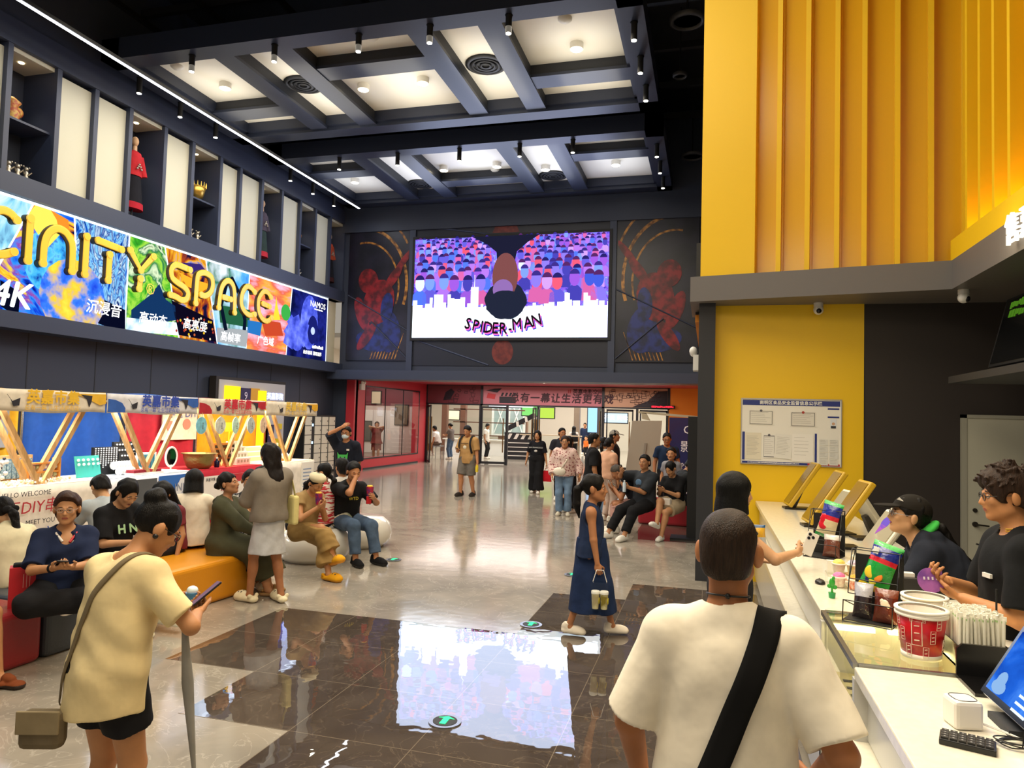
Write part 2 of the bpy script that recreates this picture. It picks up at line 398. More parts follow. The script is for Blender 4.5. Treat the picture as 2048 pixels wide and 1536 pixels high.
def person(label,loc,rz,H=1.68,sex='m',seat=None,lean=0,hunch=0,twist=0,head=(0,0,0),hscale=1.0,girth=1.0,LH=None,RH=None,LF=None,RF=None,LE=None,RE=None,LKp=None,RKp=None,
           curl=(.35,.35),hn=(None,None),skin='#c08a64',hair='short',hcol='#0d0a09',top=None,bottom=None,shoes=('sneaker','#e8e2d4','#efe9dc'),vox=.009,group=None,face=True,glasses=None,mask=False,hat=None,zbase=0,foot_yaw=(8,-8),shoe_on=True,hip_dz=0,footz=(0,0),pitchf=(0,0),neckl=.105):
    """builds a posed figure; local +y is forward, +x the person's right. Returns dict of joints in local space and the root."""
    s=H/1.70; rnd=np.random.default_rng(abs(hash(label))%9999 if False else sum(map(ord,label))%9999)
    root=thing('person',label,'person',(loc[0],loc[1],zbase),rz,group)
    J={}
    hipz=(seat+.105*s if seat is not None else .90*s)+hip_dz
    P=V3(0,0,hipz); Rp=rot3('Z',twist*.3)@rot3('X',-lean); Rc=rot3('Z',twist)@rot3('X',-(lean+hunch))
    mid=P+Rp@V3(0,0,.20*s)
    def tp(x,y,z):
        q=V3(x,y,z)*s
        return (P+Rp@q) if z<=.2 else mid+Rc@(q-V3(0,0,.20*s))
    sw=(.168 if sex=='m' else .150)*(.5+.5*girth); g=girth
    neck0=tp(0,-.012,.475); 
    Rh=rot3('Z',twist+head[0])@rot3('X',-(lean+hunch)*.55+head[1])@rot3('Y',head[2])
    Rn=rot3('Z',twist)@rot3('X',-(lean+hunch)*.8+head[1]*.4)
    neck1=neck0+Rn@V3(0,.018,neckl)*s
    hs=hscale*(s*.35+.65); HC=neck1+Rh@V3(0,.012,.075)*hs
    J.update(P=P,neck0=neck0,neck1=neck1,HC=HC,Rh=Rh,Rc=Rc,Rp=Rp,tp=tp)
    SH={sd:tp(sd*sw,-.005,.422) for sd in (-1,1)}; HP={sd:P+Rp@V3(sd*.085*g,0,-.01)*s for sd in (-1,1)}
    ua,fa=.285*s,.245*s; th,sn=.415*s,.405*s
    hd={1:RH,-1:LH}; el={1:RE,-1:LE}; EL={};WR={};KN={};AN={}
    for sd in (-1,1):
        t=hd[sd]; t=V3(t)*s if t is not None else SH[sd]+V3(sd*.08,.06,-.51)*s
        pole=el[sd] if el[sd] is not None else (sd*.6,-.8,-.3)
        EL[sd],WR[sd]=ik(SH[sd],t,ua,fa,pole)
    ft={1:RF,-1:LF}; kp={1:RKp,-1:LKp}
    for i,sd in enumerate((-1,1)):
        if ft[sd] is not None: t=V3(ft[sd])*s
        elif seat is not None: t=V3(sd*.11*s,.42*s,.085*s)
        else: t=V3(sd*.09*s,0,.085*s)
        pole=kp[sd] if kp[sd] is not None else ((sd*.08,.8,.9) if seat is not None else (sd*.05,1,0))
        KN[sd],AN[sd]=ik(HP[sd],t,th,sn,pole)
    J.update(SH=SH,EL=EL,WR=WR,HP=HP,KN=KN,AN=AN)
    allp=np.array([P,neck0,HC]+[d[k] for d in (SH,EL,WR,HP,KN,AN) for k in (-1,1)])
    lo=allp.min(0)-.24; hi=allp.max(0)+.24; lo[2]=max(lo[2],-.02) if seat is None else lo[2]
    lo[2]=max(min(AN[-1][2],AN[1][2])-.10,lo[2]-0)
    B=Sdf(lo,hi,vox)
    def torso(D,e=0,ey=None,k=.05):
        ey=e if ey is None else ey
        D.ell(P+Rp@V3(0,-.012,.02)*s,(.160*s*g+e,.118*s*g+ey,.125*s),Rp,k); D.ell(tp(0,.004,.16),(.138*s*g+e,.104*s*g*(1 if g<1.1 else 1.08)+ey,.15*s),Rp,k)
        D.ell(tp(0,-.004,.325),((.158 if sex=='m' else .142)*s*(.4+.6*g)+e,.108*s*g+ey,.165*s),Rc,k)
        D.cone(tp(-sw+.03,-.01,.408),tp(sw-.03,-.01,.408),.062*s+e*.7,.062*s+e*.7,k)
        for sd in (-1,1): D.cone(tp(sd*.03,-.02,.48),tp(sd*(sw-.03),-.012,.418),.047*s+e*.75,.05*s+e*.75,.03)
        if sex=='f':
            for sd in (-1,1): D.ell(tp(sd*.07,.075,.325),(.062*s+e*.6,.058*s+e*.6,.062*s+e*.6),Rc,.03)
    torso(B)
    B.cone(neck0,neck1,.056*s if sex=='m' else .049*s,.054*s if sex=='m' else .046*s,.03)
    aw=.9+.25*(g-1)*2 if sex=='f' else 1+.3*(g-1)
    for i,sd in enumerate((-1,1)):
        B.ell(SH[sd],.058*s*aw,k=.035); B.cone(SH[sd],EL[sd],.050*s*aw,.041*s*aw,.03); B.cone(EL[sd],WR[sd],.042*s*aw,.027*s*aw,.012)
        B.cone(HP[sd],KN[sd],.085*s*g,.056*s*g,.04)
        B.cone(KN[sd],AN[sd],.053*s*g,.036*s*(.5+.5*g),.02); cm=KN[sd]*.68+AN[sd]*.32; u=AN[sd]-KN[sd]; u/=np.linalg.norm(u)
        kd=V3(0,1,0)-u*u[1]; B.ell(cm-kd*.018*s,(.05*s*g,.05*s*g,.10*s),np.stack([np.cross(kd/np.linalg.norm(kd+1e-9),u),kd/np.linalg.norm(kd+1e-9),u],1),.03)
        # hand
        f=WR[sd]-EL[sd]; f/=np.linalg.norm(f); nrm=hn[i]
        if nrm is None: nrm=V3(-sd,.15,-.1)
        nrm=V3(nrm); nrm=nrm-f*(nrm@f); nrm/=np.linalg.norm(nrm)+1e-9; sdv=np.cross(f,nrm)*sd   # sdv points to the thumb side
        if sdv@V3(0,1,0)<-.5 and hn[i] is None: sdv=-sdv
        W=WR[sd]; pc=W+f*.045*s; Rm=np.stack([sdv,f,nrm],1)
        B.ell(pc,(.041*s,.052*s,.017*s),Rm,.012)
        c=curl[i]
        for q,(off,ln,rr) in enumerate(((.030,.072,.0085),(.010,.082,.009),(-.010,.076,.0088),(-.029,.060,.0078))):
            p=W+f*(.088 if q in(1,2) else .082)*s+sdv*off*s; d=f.copy(); ang=0
            for j,(fr,a) in enumerate(((.45,50),(.31,70),(.24,45))):
                ang+=a*c*(1+.12*q); dd=f*math.cos(R(ang))+nrm*math.sin(R(ang))+sdv*off*1.5
                dd/=np.linalg.norm(dd); p2=p+dd*ln*fr*s; B.cone(p,p2,rr*s*(1-.08*j),rr*s*(1-.08*(j+1)),.006); p=p2
        p=W+f*.028*s+sdv*.030*s+nrm*.008*s; d=f*.62+sdv*.62+nrm*.45*(.3+c); d/=np.linalg.norm(d); p2=p+d*.042*s; d2=f*.85+sdv*(.4-.7*c)+nrm*.6*c; d2/=np.linalg.norm(d2)
        B.cone(p,p2,.0115*s,.010*s,.008); B.cone(p2,p2+d2*.033*s,.010*s,.0085*s,.005)
        J['palm%d'%sd]=pc; J['hdir%d'%sd]=(f,nrm,sdv)
        ty=foot_yaw[i]; fd=rot3('Z',ty)@rot3('X',pitchf[i])@V3(0,1,0); J['fd%d'%sd]=fd
        B.cone(AN[sd]-V3(0,0,.02)*s,AN[sd]+V3(0,0,-.055)*s+fd*.12*s,.034*s,.026*s,.02)
    def hp(x,y,z): return HC+Rh@V3(x,y,z)*hs
    # head
    fw=1 if sex=='m' else .95
    B.ell(hp(0,-.012,.028),(.075*hs,.094*hs,.086*hs),Rh,.02); B.ell(hp(0,.028,-.035),(.061*fw*hs,.066*hs,.082*hs),Rh,.03)
    B.cone(hp(-.043*fw,.005,-.058),hp(-.012,.066,-.092),.026*hs,.020*hs,.02); B.cone(hp(.043*fw,.005,-.058),hp(.012,.066,-.092),.026*hs,.020*hs,.02)
    if face:
        for sd in (-1,1):
            B.ell(hp(sd*.031,.1,.004),(.019*hs,.019*hs,.011*hs),Rh,.012,-1); B.cone(hp(sd*.012,.089,.021),hp(sd*.045,.078,.021),.007*hs,.006*hs,.012)
            B.ell(hp(sd*.042,.070,-.022),.016*hs,k=.02); B.ell(hp(sd*.011,.095,-.031),.0085*hs,k=.008)
        B.cone(hp(0,.090,.008),hp(0,.108,-.028),.0075*hs,.0105*hs,.012); B.ell(hp(0,.088,-.055),(.022*hs,.014*hs,.016*hs),Rh,.015); B.ell(hp(0,.09,-.0585),(.022*hs,.02*hs,.0022*hs),Rh,.003,-1)
        B.ell(hp(0,.076,-.093),(.018*hs,.014*hs,.013*hs),Rh,.015)
    for sd in (-1,1): B.ell(hp(sd*.083,-.016,-.008),(.013*hs,.023*hs,.034*hs),Rh@rot3('Z',-sd*28),.008)
    for i,sd in enumerate((-1,1)): pass
    sk=SKIN(skin); lip=mat('lip'+skin,'#9c4f45',rough=.45); HCl,Rhl=HC,Rh
    def reg(c):
        q=(c-HC)@Rh/hs
        return ((abs(q[:,0])<.022*(1-.3*abs(q[:,2]+.0585)/.01))&(abs(q[:,2]+.0585)<.0085)&(q[:,1]>.088)).astype(int)
    body=link(B.mesh('body',[sk,lip],reg if face else None),'body',root)
    if face:
        for sd in (-1,1):
            e=M(mat('eye_white','#c9c2b8',.25)); e.sph(tuple(hp(sd*.031,.0795,.0035)),.0115*hs,10,8)
            e.use(plastic('#120b08',.15)); e.sph(tuple(hp(sd*.031,.0868,.003)),(.0060*hs,.0055*hs,.0060*hs),8,6)
            e.use(sk); e.tube([tuple(hp(sd*.031+x,.0855+.004*(1-abs(x)/.017),.0085-.003*(x/.017)**2)) for x in (-.017,-.009,0,.009,.017)],.0042*hs,6)
            e.obj('eye',root)
            e=M(hairmat(hcol)); e.tube([tuple(hp(sd*(.031+x),.0895-.25*abs(x+.006)**1.2,.024+.004*(1-(x/.02)**2))) for x in (-.017,-.008,.002,.011,.019)],[.0022*hs,.003*hs,.003*hs,.0026*hs,.0015*hs],5)
            e.obj('eyebrow',root)
    # hair
    hm=hairmat(hcol)
    if hair and hair!='none':
        pts=[HC]; ext=.16
        lo2=HC-.2; hi2=HC+.2
        if hair in ('long',): lo2=lo2-V3(.02,.16,.50)
        if hair in ('pony','lowpony'): lo2=lo2-V3(.05,.28,.42); hi2=hi2+V3(.05,.12,.02)
        if hair=='bob': lo2=lo2-V3(0,0,.02)
        # grids are in world axes of the figure, so take a generous box around the rotated offsets
        cs=np.array([HC+Rh@V3(x,y,z)*hs for x in(-.16,.16) for y in(-.2,.16) for z in(-.16,.18)]); lo2=np.minimum(lo2,cs.min(0)); hi2=np.maximum(hi2,cs.max(0))
        Hh=Sdf(lo2,hi2,max(vox*.75,.005))
        t={'buzz':.005,'short':.015,'spiky':.022,'crop':.012,'bob':.022,'long':.016,'pony':.010,'lowpony':.012,'bun':.010,'topbun':.010,'medium':.02}.get(hair,.012)
        Hh.ell(hp(0,-.016,.034),((.076+t)*hs,(.094+t)*hs,(.086+t*1.1)*hs),Rh,.01)
        if hair in ('short','buzz','crop','spiky','medium'): 
            Hh.ell(hp(0,-.05,-.02),((.068+t)*hs,(.058+t)*hs,(.09)*hs),Rh,.02)
            if hair in('spiky','medium'): Hh.ell(hp(0,.045,.085),((.06)*hs,.058*hs,.04*hs),Rh,.03)
        if hair in ('bob',):
            Hh.cone(hp(0,-.02,.03),hp(0,-.018,-.125),.096*hs,.108*hs,.02,cut=.012,sc=(Rh@V3(0,1,0),.93))
        if hair in ('long',):
            Hh.cone(hp(0,-.025,.02),hp(0,-.035,-.09),.088*hs,.082*hs,.03); dn=V3(0,0,-1)
            e1=HC+(Rc@V3(0,-.125,-.25))*s*1.05; e2=HC+(Rc@V3(.02,-.145,-.50))*s
            Hh.cone(hp(0,-.06,-.05),e1,.088*hs,.098*hs,.04,sc=(Rc@V3(0,1,0),1.7)); Hh.cone(e1,e2,.098*hs,.06*hs,.04,sc=(Rc@V3(0,1,0),1.6))
        if hair in ('pony','lowpony'):
            zz=.03 if hair=='pony' else -.045; a=hp(0,-.105,zz); b=a+Rc@V3(0,-.05,-.06)*s; c2=a+Rc@V3(0.01,-.055 if hair=='pony' else -.01,-.22)*s; d2=a+Rc@V3(.015,-.03,-.36 if hair=='pony' else -.30)*s
            Hh.ell(a,.028*hs,k=.01); Hh.cone(a,b,.026*hs,.034*hs,.02); Hh.cone(b,c2,.034*hs,.032*hs,.02); Hh.cone(c2,d2,.032*hs,.010*hs,.02)
        if hair=='bun': Hh.ell(hp(0,-.125,-.01),.040*hs,k=.012)
        if hair=='topbun': Hh.ell(hp(0,-.085,.105),(.05*hs,.05*hs,.042*hs),k=.015)
        if hair=='spiky':
            for i in range(150):
                a=rnd.uniform(0,2*PI); b=rnd.uniform(.12,1.25); dv=V3(math.sin(b)*math.cos(a),math.sin(b)*math.sin(a),math.cos(b)); p0=V3(0,-.016,.034)+dv*V3(.085,.104,.095); dr=dv*.6+V3(0,.5,-.35 if dv[1]>0 else -.1)+rnd.normal(size=3)*.25; dr/=np.linalg.norm(dr); p1=p0+dr*rnd.uniform(.03,.055); Hh.cone(hp(*p0),hp(*p1),(.011)*hs,.004*hs,.008)
        q=slice(None)
        if hair in ('short','buzz','crop','spiky','medium'):
            nrm=Rh@V3(0,.78,-.62) if hair!='crop' else Rh@V3(0,.70,-.71)
            Hh.plane((hp(0,.046,.046) if hair!='spiky' else hp(0,.085,.03)) if hair not in('buzz',) else hp(0,.038,.05),nrm)
            for sd in (-1,1): Hh.ell(hp(sd*.085,.0,-.012),(.022*hs,.030*hs,.036*hs) if hair!='buzz' else (.032*hs,.036*hs,.044*hs),Rh,.006,-1)
            Hh.ell(hp(0,.11,-.025),(.07*hs,.05*hs,.085*hs),Rh,.01,-1); Hh.plane(hp(0,-.08,-.068 if hair!='medium' else -.085),Rh@V3(0,.35,-1))
        elif hair in ('pony','lowpony','bun','topbun'):
            Hh.ell(hp(0,.095,-.03),(.064*hs,.075*hs,.098*hs),Rh,.01,-1); Hh.ell(hp(0,.05,-.09),(.09*hs,.10*hs,.06*hs),Rh,.01,-1)
            if hat: Hh.ell(hp(0,.10,-.005),(.13*hs,.092*hs,.055*hs),Rh,.008,-1)
            for sd in (-1,1): Hh.ell(hp(sd*.082,.01,-.02),(.022*hs,.040*hs,.038*hs),Rh,.008,-1)
        elif hair=='bob': Hh.ell(hp(0,.115,-.05),(.058*hs,.085*hs,.105*hs),Rh,.008,-1)
        elif hair=='long': Hh.ell(hp(0,.105,-.035),(.062*hs,.075*hs,.108*hs),Rh,.01,-1); Hh.ell(hp(0,.09,-.11),(.07*hs,.09*hs,.07*hs),Rh,.01,-1)
        Hh.wrinkle(.0025 if hair in('buzz','bob') else .007 if hair!='spiky' else .005,70 if hair!='spiky' else 75,(1,1,.15) if hair!='spiky' else (1,1,.5),int(rnd.integers(99)))
        link(Hh.mesh('hair',hm),'hair',root)
    # garments
    def arms_cloth(D,fr,e):
        for sd in (-1,1):
            D.ell(SH[sd],.060*s*aw+e*.8,k=.03)
            if fr<=1:
                b=SH[sd]+(EL[sd]-SH[sd])*fr; D.cone(SH[sd],b,.056*s*aw+e,.047*s*aw+e*1.35,.025,cut=0)
            else:
                D.cone(SH[sd],EL[sd],.056*s*aw+e,.046*s*aw+e,.02); b=EL[sd]+(WR[sd]-EL[sd])*(fr-1); D.cone(EL[sd],b,.046*s*aw+e,.032*s*aw+e*.9,.015,cut=0)
    def neckcut(D,r,drop): 
        D.cone(neck0+Rc@V3(0,.016,.032-drop*.3)*s,neck1+Rn@V3(0,0,.05),r*s,r*1.15*s,.006,mode=-1)
        if drop: D.cone(tp(0,.11,.45-drop),tp(0,.12,.60),r*.8*s,r*1.2*s,.006,mode=-1)
    if top:
        e=top.get('e',.018)*s; hem=top.get('hem',-.04); D=Sdf(lo-.03,hi+.03,max(vox,.006)); torso(D,e,e*1.1,.06)
        fl=top.get('flare',0)
        if seat is None or hem>-.08:
            D.cone(tp(0,-.005,.30),P+Rp@V3(0,-.012,hem-.03)*s,.150*s*g+e*.8,.158*s*g+e*1.2+fl,.05,sc=(Rp@V3(0,1,0),1.34))
        if hem<-.04: D.cone(P,P+Rp@V3(0,-.01,hem-.03)*s,.16*s*g+e,.16*s*g+e+fl,.03,sc=(Rp@V3(0,1,0),1.3))
        D.plane(P+Rp@V3(0,0,hem)*s,Rp@V3(0,top.get('tilt',0),-1))
        if top.get('sleeve',.6)>0: arms_cloth(D,top.get('sleeve',.6),e)
        elif top.get('sleeve')==0:
            for sd in (-1,1): D.cone(SH[sd]+V3(sd*.01,0,.03),SH[sd]+V3(sd*.03,0,-.09)*s,.045*s,.06*s,.01,mode=-1)
        if top.get('hood'): D.cone(tp(-.09,-.06,.49),tp(.09,-.06,.49),.045*s,.045*s,.03); D.cone(tp(-.05,-.10,.45),tp(.05,-.10,.45),.05*s,.05*s,.03)
        if top.get('skirt'):
            L=top['skirt']
            if seat is None:
                D.cone(P+V3(0,0,.08)*s,V3(P[0],P[1],L),.13*s*g+e,.2*s*g+top.get('sflare',.05),.03,sc=(V3(0,1,0),1.25),cut=0)
            else:
                km=(KN[-1]+KN[1])/2; kw=np.linalg.norm(KN[1]-KN[-1])/2
                D.cone(P,km+V3(0,.02,0),.15*s*g,.11*s+kw*.6,.05,sc=(V3(0,0,1),1.25)); 
                for sd in (-1,1): D.cone(HP[sd],KN[sd],.10*s*g,.08*s*g,.05)
                am=(AN[-1]+AN[1])/2; D.cone(km,V3(am[0],am[1]+.0,L),.10*s+kw*.7,.12*s+kw*.7,.05,cut=0)
                D.cone(KN[-1],V3(AN[-1][0],AN[-1][1],L),.07*s,.075*s,.05,cut=0); D.cone(KN[1],V3(AN[1][0],AN[1][1],L),.07*s,.075*s,.05,cut=0)
        D.wrinkle(top.get('wr',.008),top.get('wf',30),(1,.8,.55),int(rnd.integers(99)))
        neckcut(D,top.get('nr',.066),top.get('drop',0))
        SHM=D.mesh('shirt',top['m']); link(SHM,top.get('name','shirt'),root)
    if bottom:
        e=bottom.get('e',.012)*s; fr=bottom.get('len',1.0); D=Sdf(lo-.03,hi+.03,max(vox,.006))
        if bottom.get('skirt'):
            L=bottom['skirt']; D.cone(P+V3(0,0,.12)*s,V3(P[0],P[1]+.02,L),bottom.get('tw',.158)*s*g,bottom.get('bw',.185)*s*g+bottom.get('flare',.03),.03,sc=(V3(0,1,0),bottom.get('sq',1.2)),cut=0)
        else:
            D.ell(P+Rp@V3(0,-.012,.02)*s,(.164*s*g+e,.12*s*g+e,.125*s),Rp,.04)
            if bottom.get('waist',.1): D.ell(tp(0,0,.09),(.142*s*g+e,.108*s*g+e,.08*s),Rp,.04)
            for sd in (-1,1):
                if fr<=1:
                    b=HP[sd]+(KN[sd]-HP[sd])*fr; D.cone(HP[sd],b,.092*s*g+e,.092*s*g+(.06-.092)*s*g*fr+e*1.4,.03,cut=0)
                else:
                    D.cone(HP[sd],KN[sd],.090*s*g+e,.060*s*g+e,.03); b=KN[sd]+(AN[sd]-KN[sd])*(fr-1); D.cone(KN[sd],b,.060*s*g+e,.042*s*g+e*1.5+bottom.get('bell',0),.03,cut=0)
        D.plane(tp(0,0,.14),Rp@V3(0,0,1)); D.wrinkle(bottom.get('wr',.006),bottom.get('wf',36),(1,1,.8),int(rnd.integers(99)))
        link(D.mesh('trousers',bottom['m']),bottom.get('name','trousers'),root)
    if shoe_on and shoes:
        for i,sd in enumerate((-1,1)):
            o=link(shoe_mesh(*shoes),'shoe',root); a=AN[sd]; k=s*(1.06 if sex=='m' else .96)*(1.1 if shoes[0]=='clog' else 1)
            ax=rot3('Z',foot_yaw[i])@rot3('X',pitchf[i])
            off=V3(0,.0,.085*s); p=a-ax@V3(0,-.005,.085*s)
            m=Matrix((ax*k).tolist()).to_4x4(); m.translation=Vector(p); o.matrix_local=m
    if glasses:
        gm=M(plastic(glasses,.3)); 
        for sd in (-1,1):
            gm.tube([tuple(hp(sd*.032+.021*math.cos(a),.099-.0*abs(math.cos(a)),.002+.017*math.sin(a))) for a in [2*PI*i/14 for i in range(15)]],.0016*hs+.0006,5)
            gm.tube([tuple(hp(sd*.053,.098,.004)),tuple(hp(sd*.074,.06,.006)),tuple(hp(sd*.082,-.01,.006))],.0018*hs,5)
        gm.tube([tuple(hp(-.011,.1,.004)),tuple(hp(0,.103,.007)),tuple(hp(.011,.1,.004))],.0018*hs,5); gm.obj('glasses',root)
    if mask:
        K=Sdf(HC-.16,HC+.16,.006); K.ell(hp(0,.045,-.055),(.062*hs,.066*hs,.05*hs),Rh,.01); K.ell(hp(0,.088,-.04),(.03*hs,.03*hs,.03*hs),Rh,.02); K.plane(hp(0,.03,0),Rh@V3(0,-1,0)); K.plane(hp(0,.1,-.012),Rh@V3(0,.15,1))
        link(K.mesh('mask',mat('mask','#cfe0ea',.8)),'face_mask',root)
    if hat:
        K=Sdf(HC-.24,HC+.26,.006); kind,hc=hat
        if kind=='cap':
            K.ell(hp(0,-.014,.04),(.092*hs,.112*hs,.098*hs),Rh,.01); K.plane(hp(0,0,.040),Rh@V3(0,.12,-1))
            K.ell(hp(0,.115,.044),(.074*hs,.095*hs,.010*hs),Rh@rot3('X',-10),.006)
        else:
            K.ell(hp(0,-.02,.07),(.108*hs,.118*hs,.065*hs),Rh@rot3('X',18),.01); K.plane(hp(0,0,.045),Rh@V3(0,-.35,-1))
        link(K.mesh('hat',cloth(hc,bump=.15)),'cap' if kind=='cap' else 'beret',root)
    J['shirt_me']=SHM if top else None;J['root']=root; J['hp']=hp; J['hs']=hs; J['s']=s
    root.rotation_euler=(0,0,R(rz)); J['W']=Matrix.Translation((loc[0],loc[1],zbase))@Rz(rz)
    return J
def wpt(J,p): return J['W']@Vector(p)
# ---------------------------------------------------------------- the setting
LX=-12.0; BY=21.6; TL=.8; GX0=-.05; GY0=6.36
navy=paint('#333a4c',.55); dark=paint('#24262c',.6); navy2=paint('#363e54',.5); black=paint('#131417',.6)
def floor_mat(name,c1,c2,vein,rough,lines,lcol):
    m=bpy.data.materials.new(name); m.use_nodes=True; nt=m.node_tree; b=nt.nodes['Principled BSDF']; L=nt.links.new
    t=nt.nodes.new('ShaderNodeTexCoord'); 
    n=nt.nodes.new('ShaderNodeTexNoise'); n.inputs['Scale'].default_value=1.6; n.inputs['Detail'].default_value=9; n.inputs['Distortion'].default_value=1.2; L(t.outputs['Object'],n.inputs['Vector'])
    r=nt.nodes.new('ShaderNodeValToRGB'); L(n.outputs[0],r.inputs[0]); e=r.color_ramp.elements; e[0].position=.32;e[0].color=lin(c1);e[1].position=.68;e[1].color=lin(c2)
    n2=nt.nodes.new('ShaderNodeTexNoise'); n2.inputs['Scale'].default_value=2.3; n2.inputs['Detail'].default_value=12; n2.inputs['Distortion'].default_value=2.5; L(t.outputs['Object'],n2.inputs['Vector'])
    r2=nt.nodes.new('ShaderNodeValToRGB'); L(n2.outputs[0],r2.inputs[0]); e=r2.color_ramp.elements; e[0].position=.485;e[0].color=(0,0,0,1);e[1].position=.5;e[1].color=(1,1,1,1); q=e.new(.515); q.color=(0,0,0,1)
    mx=nt.nodes.new('ShaderNodeMix'); mx.data_type='RGBA'; mm=nt.nodes.new('ShaderNodeMath'); mm.operation='MULTIPLY'; mm.inputs[1].default_value=.4; L(r2.outputs[0],mm.inputs[0]); L(mm.outputs[0],mx.inputs[0]); L(r.outputs[0],mx.inputs[6]); mx.inputs[7].default_value=lin(vein)
    # tile joints
    sp=nt.nodes.new('ShaderNodeSeparateXYZ'); L(t.outputs['Object'],sp.inputs[0]); ms=[]
    for ax,o in ((0,GX0),(1,GY0)):
        a=nt.nodes.new('ShaderNodeMath'); a.operation='SUBTRACT'; L(sp.outputs[ax],a.inputs[0]); a.inputs[1].default_value=o-40*TL
        f=nt.nodes.new('ShaderNodeMath'); f.operation='MODULO'; L(a.outputs[0],f.inputs[0]); f.inputs[1].default_value=TL
        c=nt.nodes.new('ShaderNodeMath'); c.operation='LESS_THAN'; L(f.outputs[0],c.inputs[0]); c.inputs[1].default_value=.005; ms.append(c)
    mxm=nt.nodes.new('ShaderNodeMath'); mxm.operation='MAXIMUM'; L(ms[0].outputs[0],mxm.inputs[0]); L(ms[1].outputs[0],mxm.inputs[1])
    ml=nt.nodes.new('ShaderNodeMath'); ml.operation='MULTIPLY'; ml.inputs[1].default_value=lines; L(mxm.outputs[0],ml.inputs[0])
    m2=nt.nodes.new('ShaderNodeMix'); m2.data_type='RGBA'; L(ml.outputs[0],m2.inputs[0]); L(mx.outputs[2],m2.inputs[6]); m2.inputs[7].default_value=lin(lcol); L(m2.outputs[2],b.inputs['Base Color'])
    b.inputs['Roughness'].default_value=rough; b.inputs['IOR'].default_value=1.65 if rough>.05 else 2.3
    w1=nt.nodes.new('ShaderNodeTexNoise'); w1.inputs['Scale'].default_value=5.5; w1.inputs['Detail'].default_value=1.5; L(t.outputs['Object'],w1.inputs['Vector'])
    bp=nt.nodes.new('ShaderNodeBump'); bp.inputs['Strength'].default_value=.10; bp.inputs['Distance'].default_value=.008; L(w1.outputs[0],bp.inputs['Height']); L(bp.outputs[0],b.inputs['Normal'])
    return m
fl_grey=floor_mat('grey_marble','#8a8378','#a49b8d','#c9c2b4',.11,.25,'#6d675e')
fl_dark=floor_mat('brown_marble','#463d37','#584e46','#7d6f60',.012,.8,'#8a7d6c')
fl=M(fl_grey).bb((-16,-3,-.1),(5,48,0)).obj('floor'); struct(fl,'polished grey marble floor of the cinema lobby')
dk=M(fl_dark)
def cell(x0,x1,row,n=1):  # rows counted in tiles from GY0
    dk.bb((x0,GY0+row*TL,-.02),(x1,GY0+(row+n)*TL,.002))
RX=.55
cell(GX0-TL,RX,2); cell(GX0-2*TL,RX,1); cell(GX0-2*TL,RX,0); cell(GX0-5*TL,RX,-1); cell(GX0-5*TL,RX,-2); cell(GX0-4*TL,RX,-3); cell(GX0-3*TL,RX,-4); cell(GX0-2*TL,RX,-5); cell(GX0-TL,RX,-9,4)
dk.bb((-1.2,12.05,-.02),(.9,14.1,.002))
struct(dk.obj('floor_inlay'),'dark brown marble tiles laid in a stepped pattern')
# ceiling shell
cl=M(black); cl.bb((-16,-3,11.2),(5,BY+1,11.4))
for y in np.arange(1,21,1.9): cl.bb((-13,y,10.4),(4,y+.12,10.55))
for x in np.arange(-12,4,1.7): cl.bb((x,0,10.25),(x+.1,21,10.35))
struct(cl.obj('ceiling'),'black ceiling with ducts and hangers above the coffers')
# left wall ----------------------------------------------------
cream=mat('cream_panel','#cfcdb8',rough=.6,bump=.05,bscale=20)
wl=M(navy); wl.bb((LX-1.6,-3,8.3),(LX,BY,11.2)); wl.bb((LX-1.6,-3,5.66),(LX,BY,6.02)); wl.bb((LX-1.6,-3,0),(LX-.35,BY+1,3.3)); wl.bb((LX-1.6,-3,3.3),(LX-.6,BY,5.7)); wl.bb((LX-1.7,-3,6),(LX-.75,BY,8.35))
for y in np.arange(1.2,21,1.55): wl.use(dark).bb((LX-.36,y,0),(LX-.345,y+.02,3.3))
struct(wl.obj('wall_left'),'dark navy left wall of the lobby')
tr=M(navy2); tr.bb((LX-.6,-3,3.28),(LX+.12,BY,3.58)); tr.bb((LX-.4,-3,5.66),(LX+.10,BY,6.02)); tr.bb((LX-.4,-3,8.3),(LX+.08,BY,8.75))
struct(tr.obj('trim_1'),'long dark rails framing the lightbox')
YB=[7.6,8.55,9.5,10.49,11.35,12.24,13.25,14.16,15.17,15.96,16.91,17.86,18.83,19.69,20.6,21.55]
KIND='cCACCAcACCACACA'  # c cream, A alcove (matches YB intervals)
KIND=['c','c','A','c','c','A','c','A','c','c','A','c','A','c','A']
fi=M(navy2)
for y in YB: fi.bb((LX-.75,y-.05,6.02),(LX+.06,y+.05,8.32))
struct(fi.obj('trim_2'),'dark upright fins between the cream wall panels')
cp=M(cream); lam=[]
for k,(a,b) in zip(KIND,zip(YB,YB[1:])):
    if k=='c': cp.bb((LX-.7,a+.05,6.02),(LX-.04,b-.05,8.22))
    else: lam.append((a,b)); 
for a,b in lam: cp.bb((LX-.74,a+.05,8.22),(LX-.02,b-.05,8.3))
struct(cp.obj('wall_panel'),'cream panels between the upper niches')
# back wall ----------------------------------------------------
wb=M(navy); wb.bb((-12,BY,3.3),(.5,BY+.5,11.2)); wb.bb((-12,BY-.12,8.0),(.5,BY+.1,11.2)); wb.use(navy2).bb((-12.2,BY-.45,3.06),(.12,BY+.6,3.36))
struct(wb.obj('wall_back'),'dark end wall carrying the big screen')
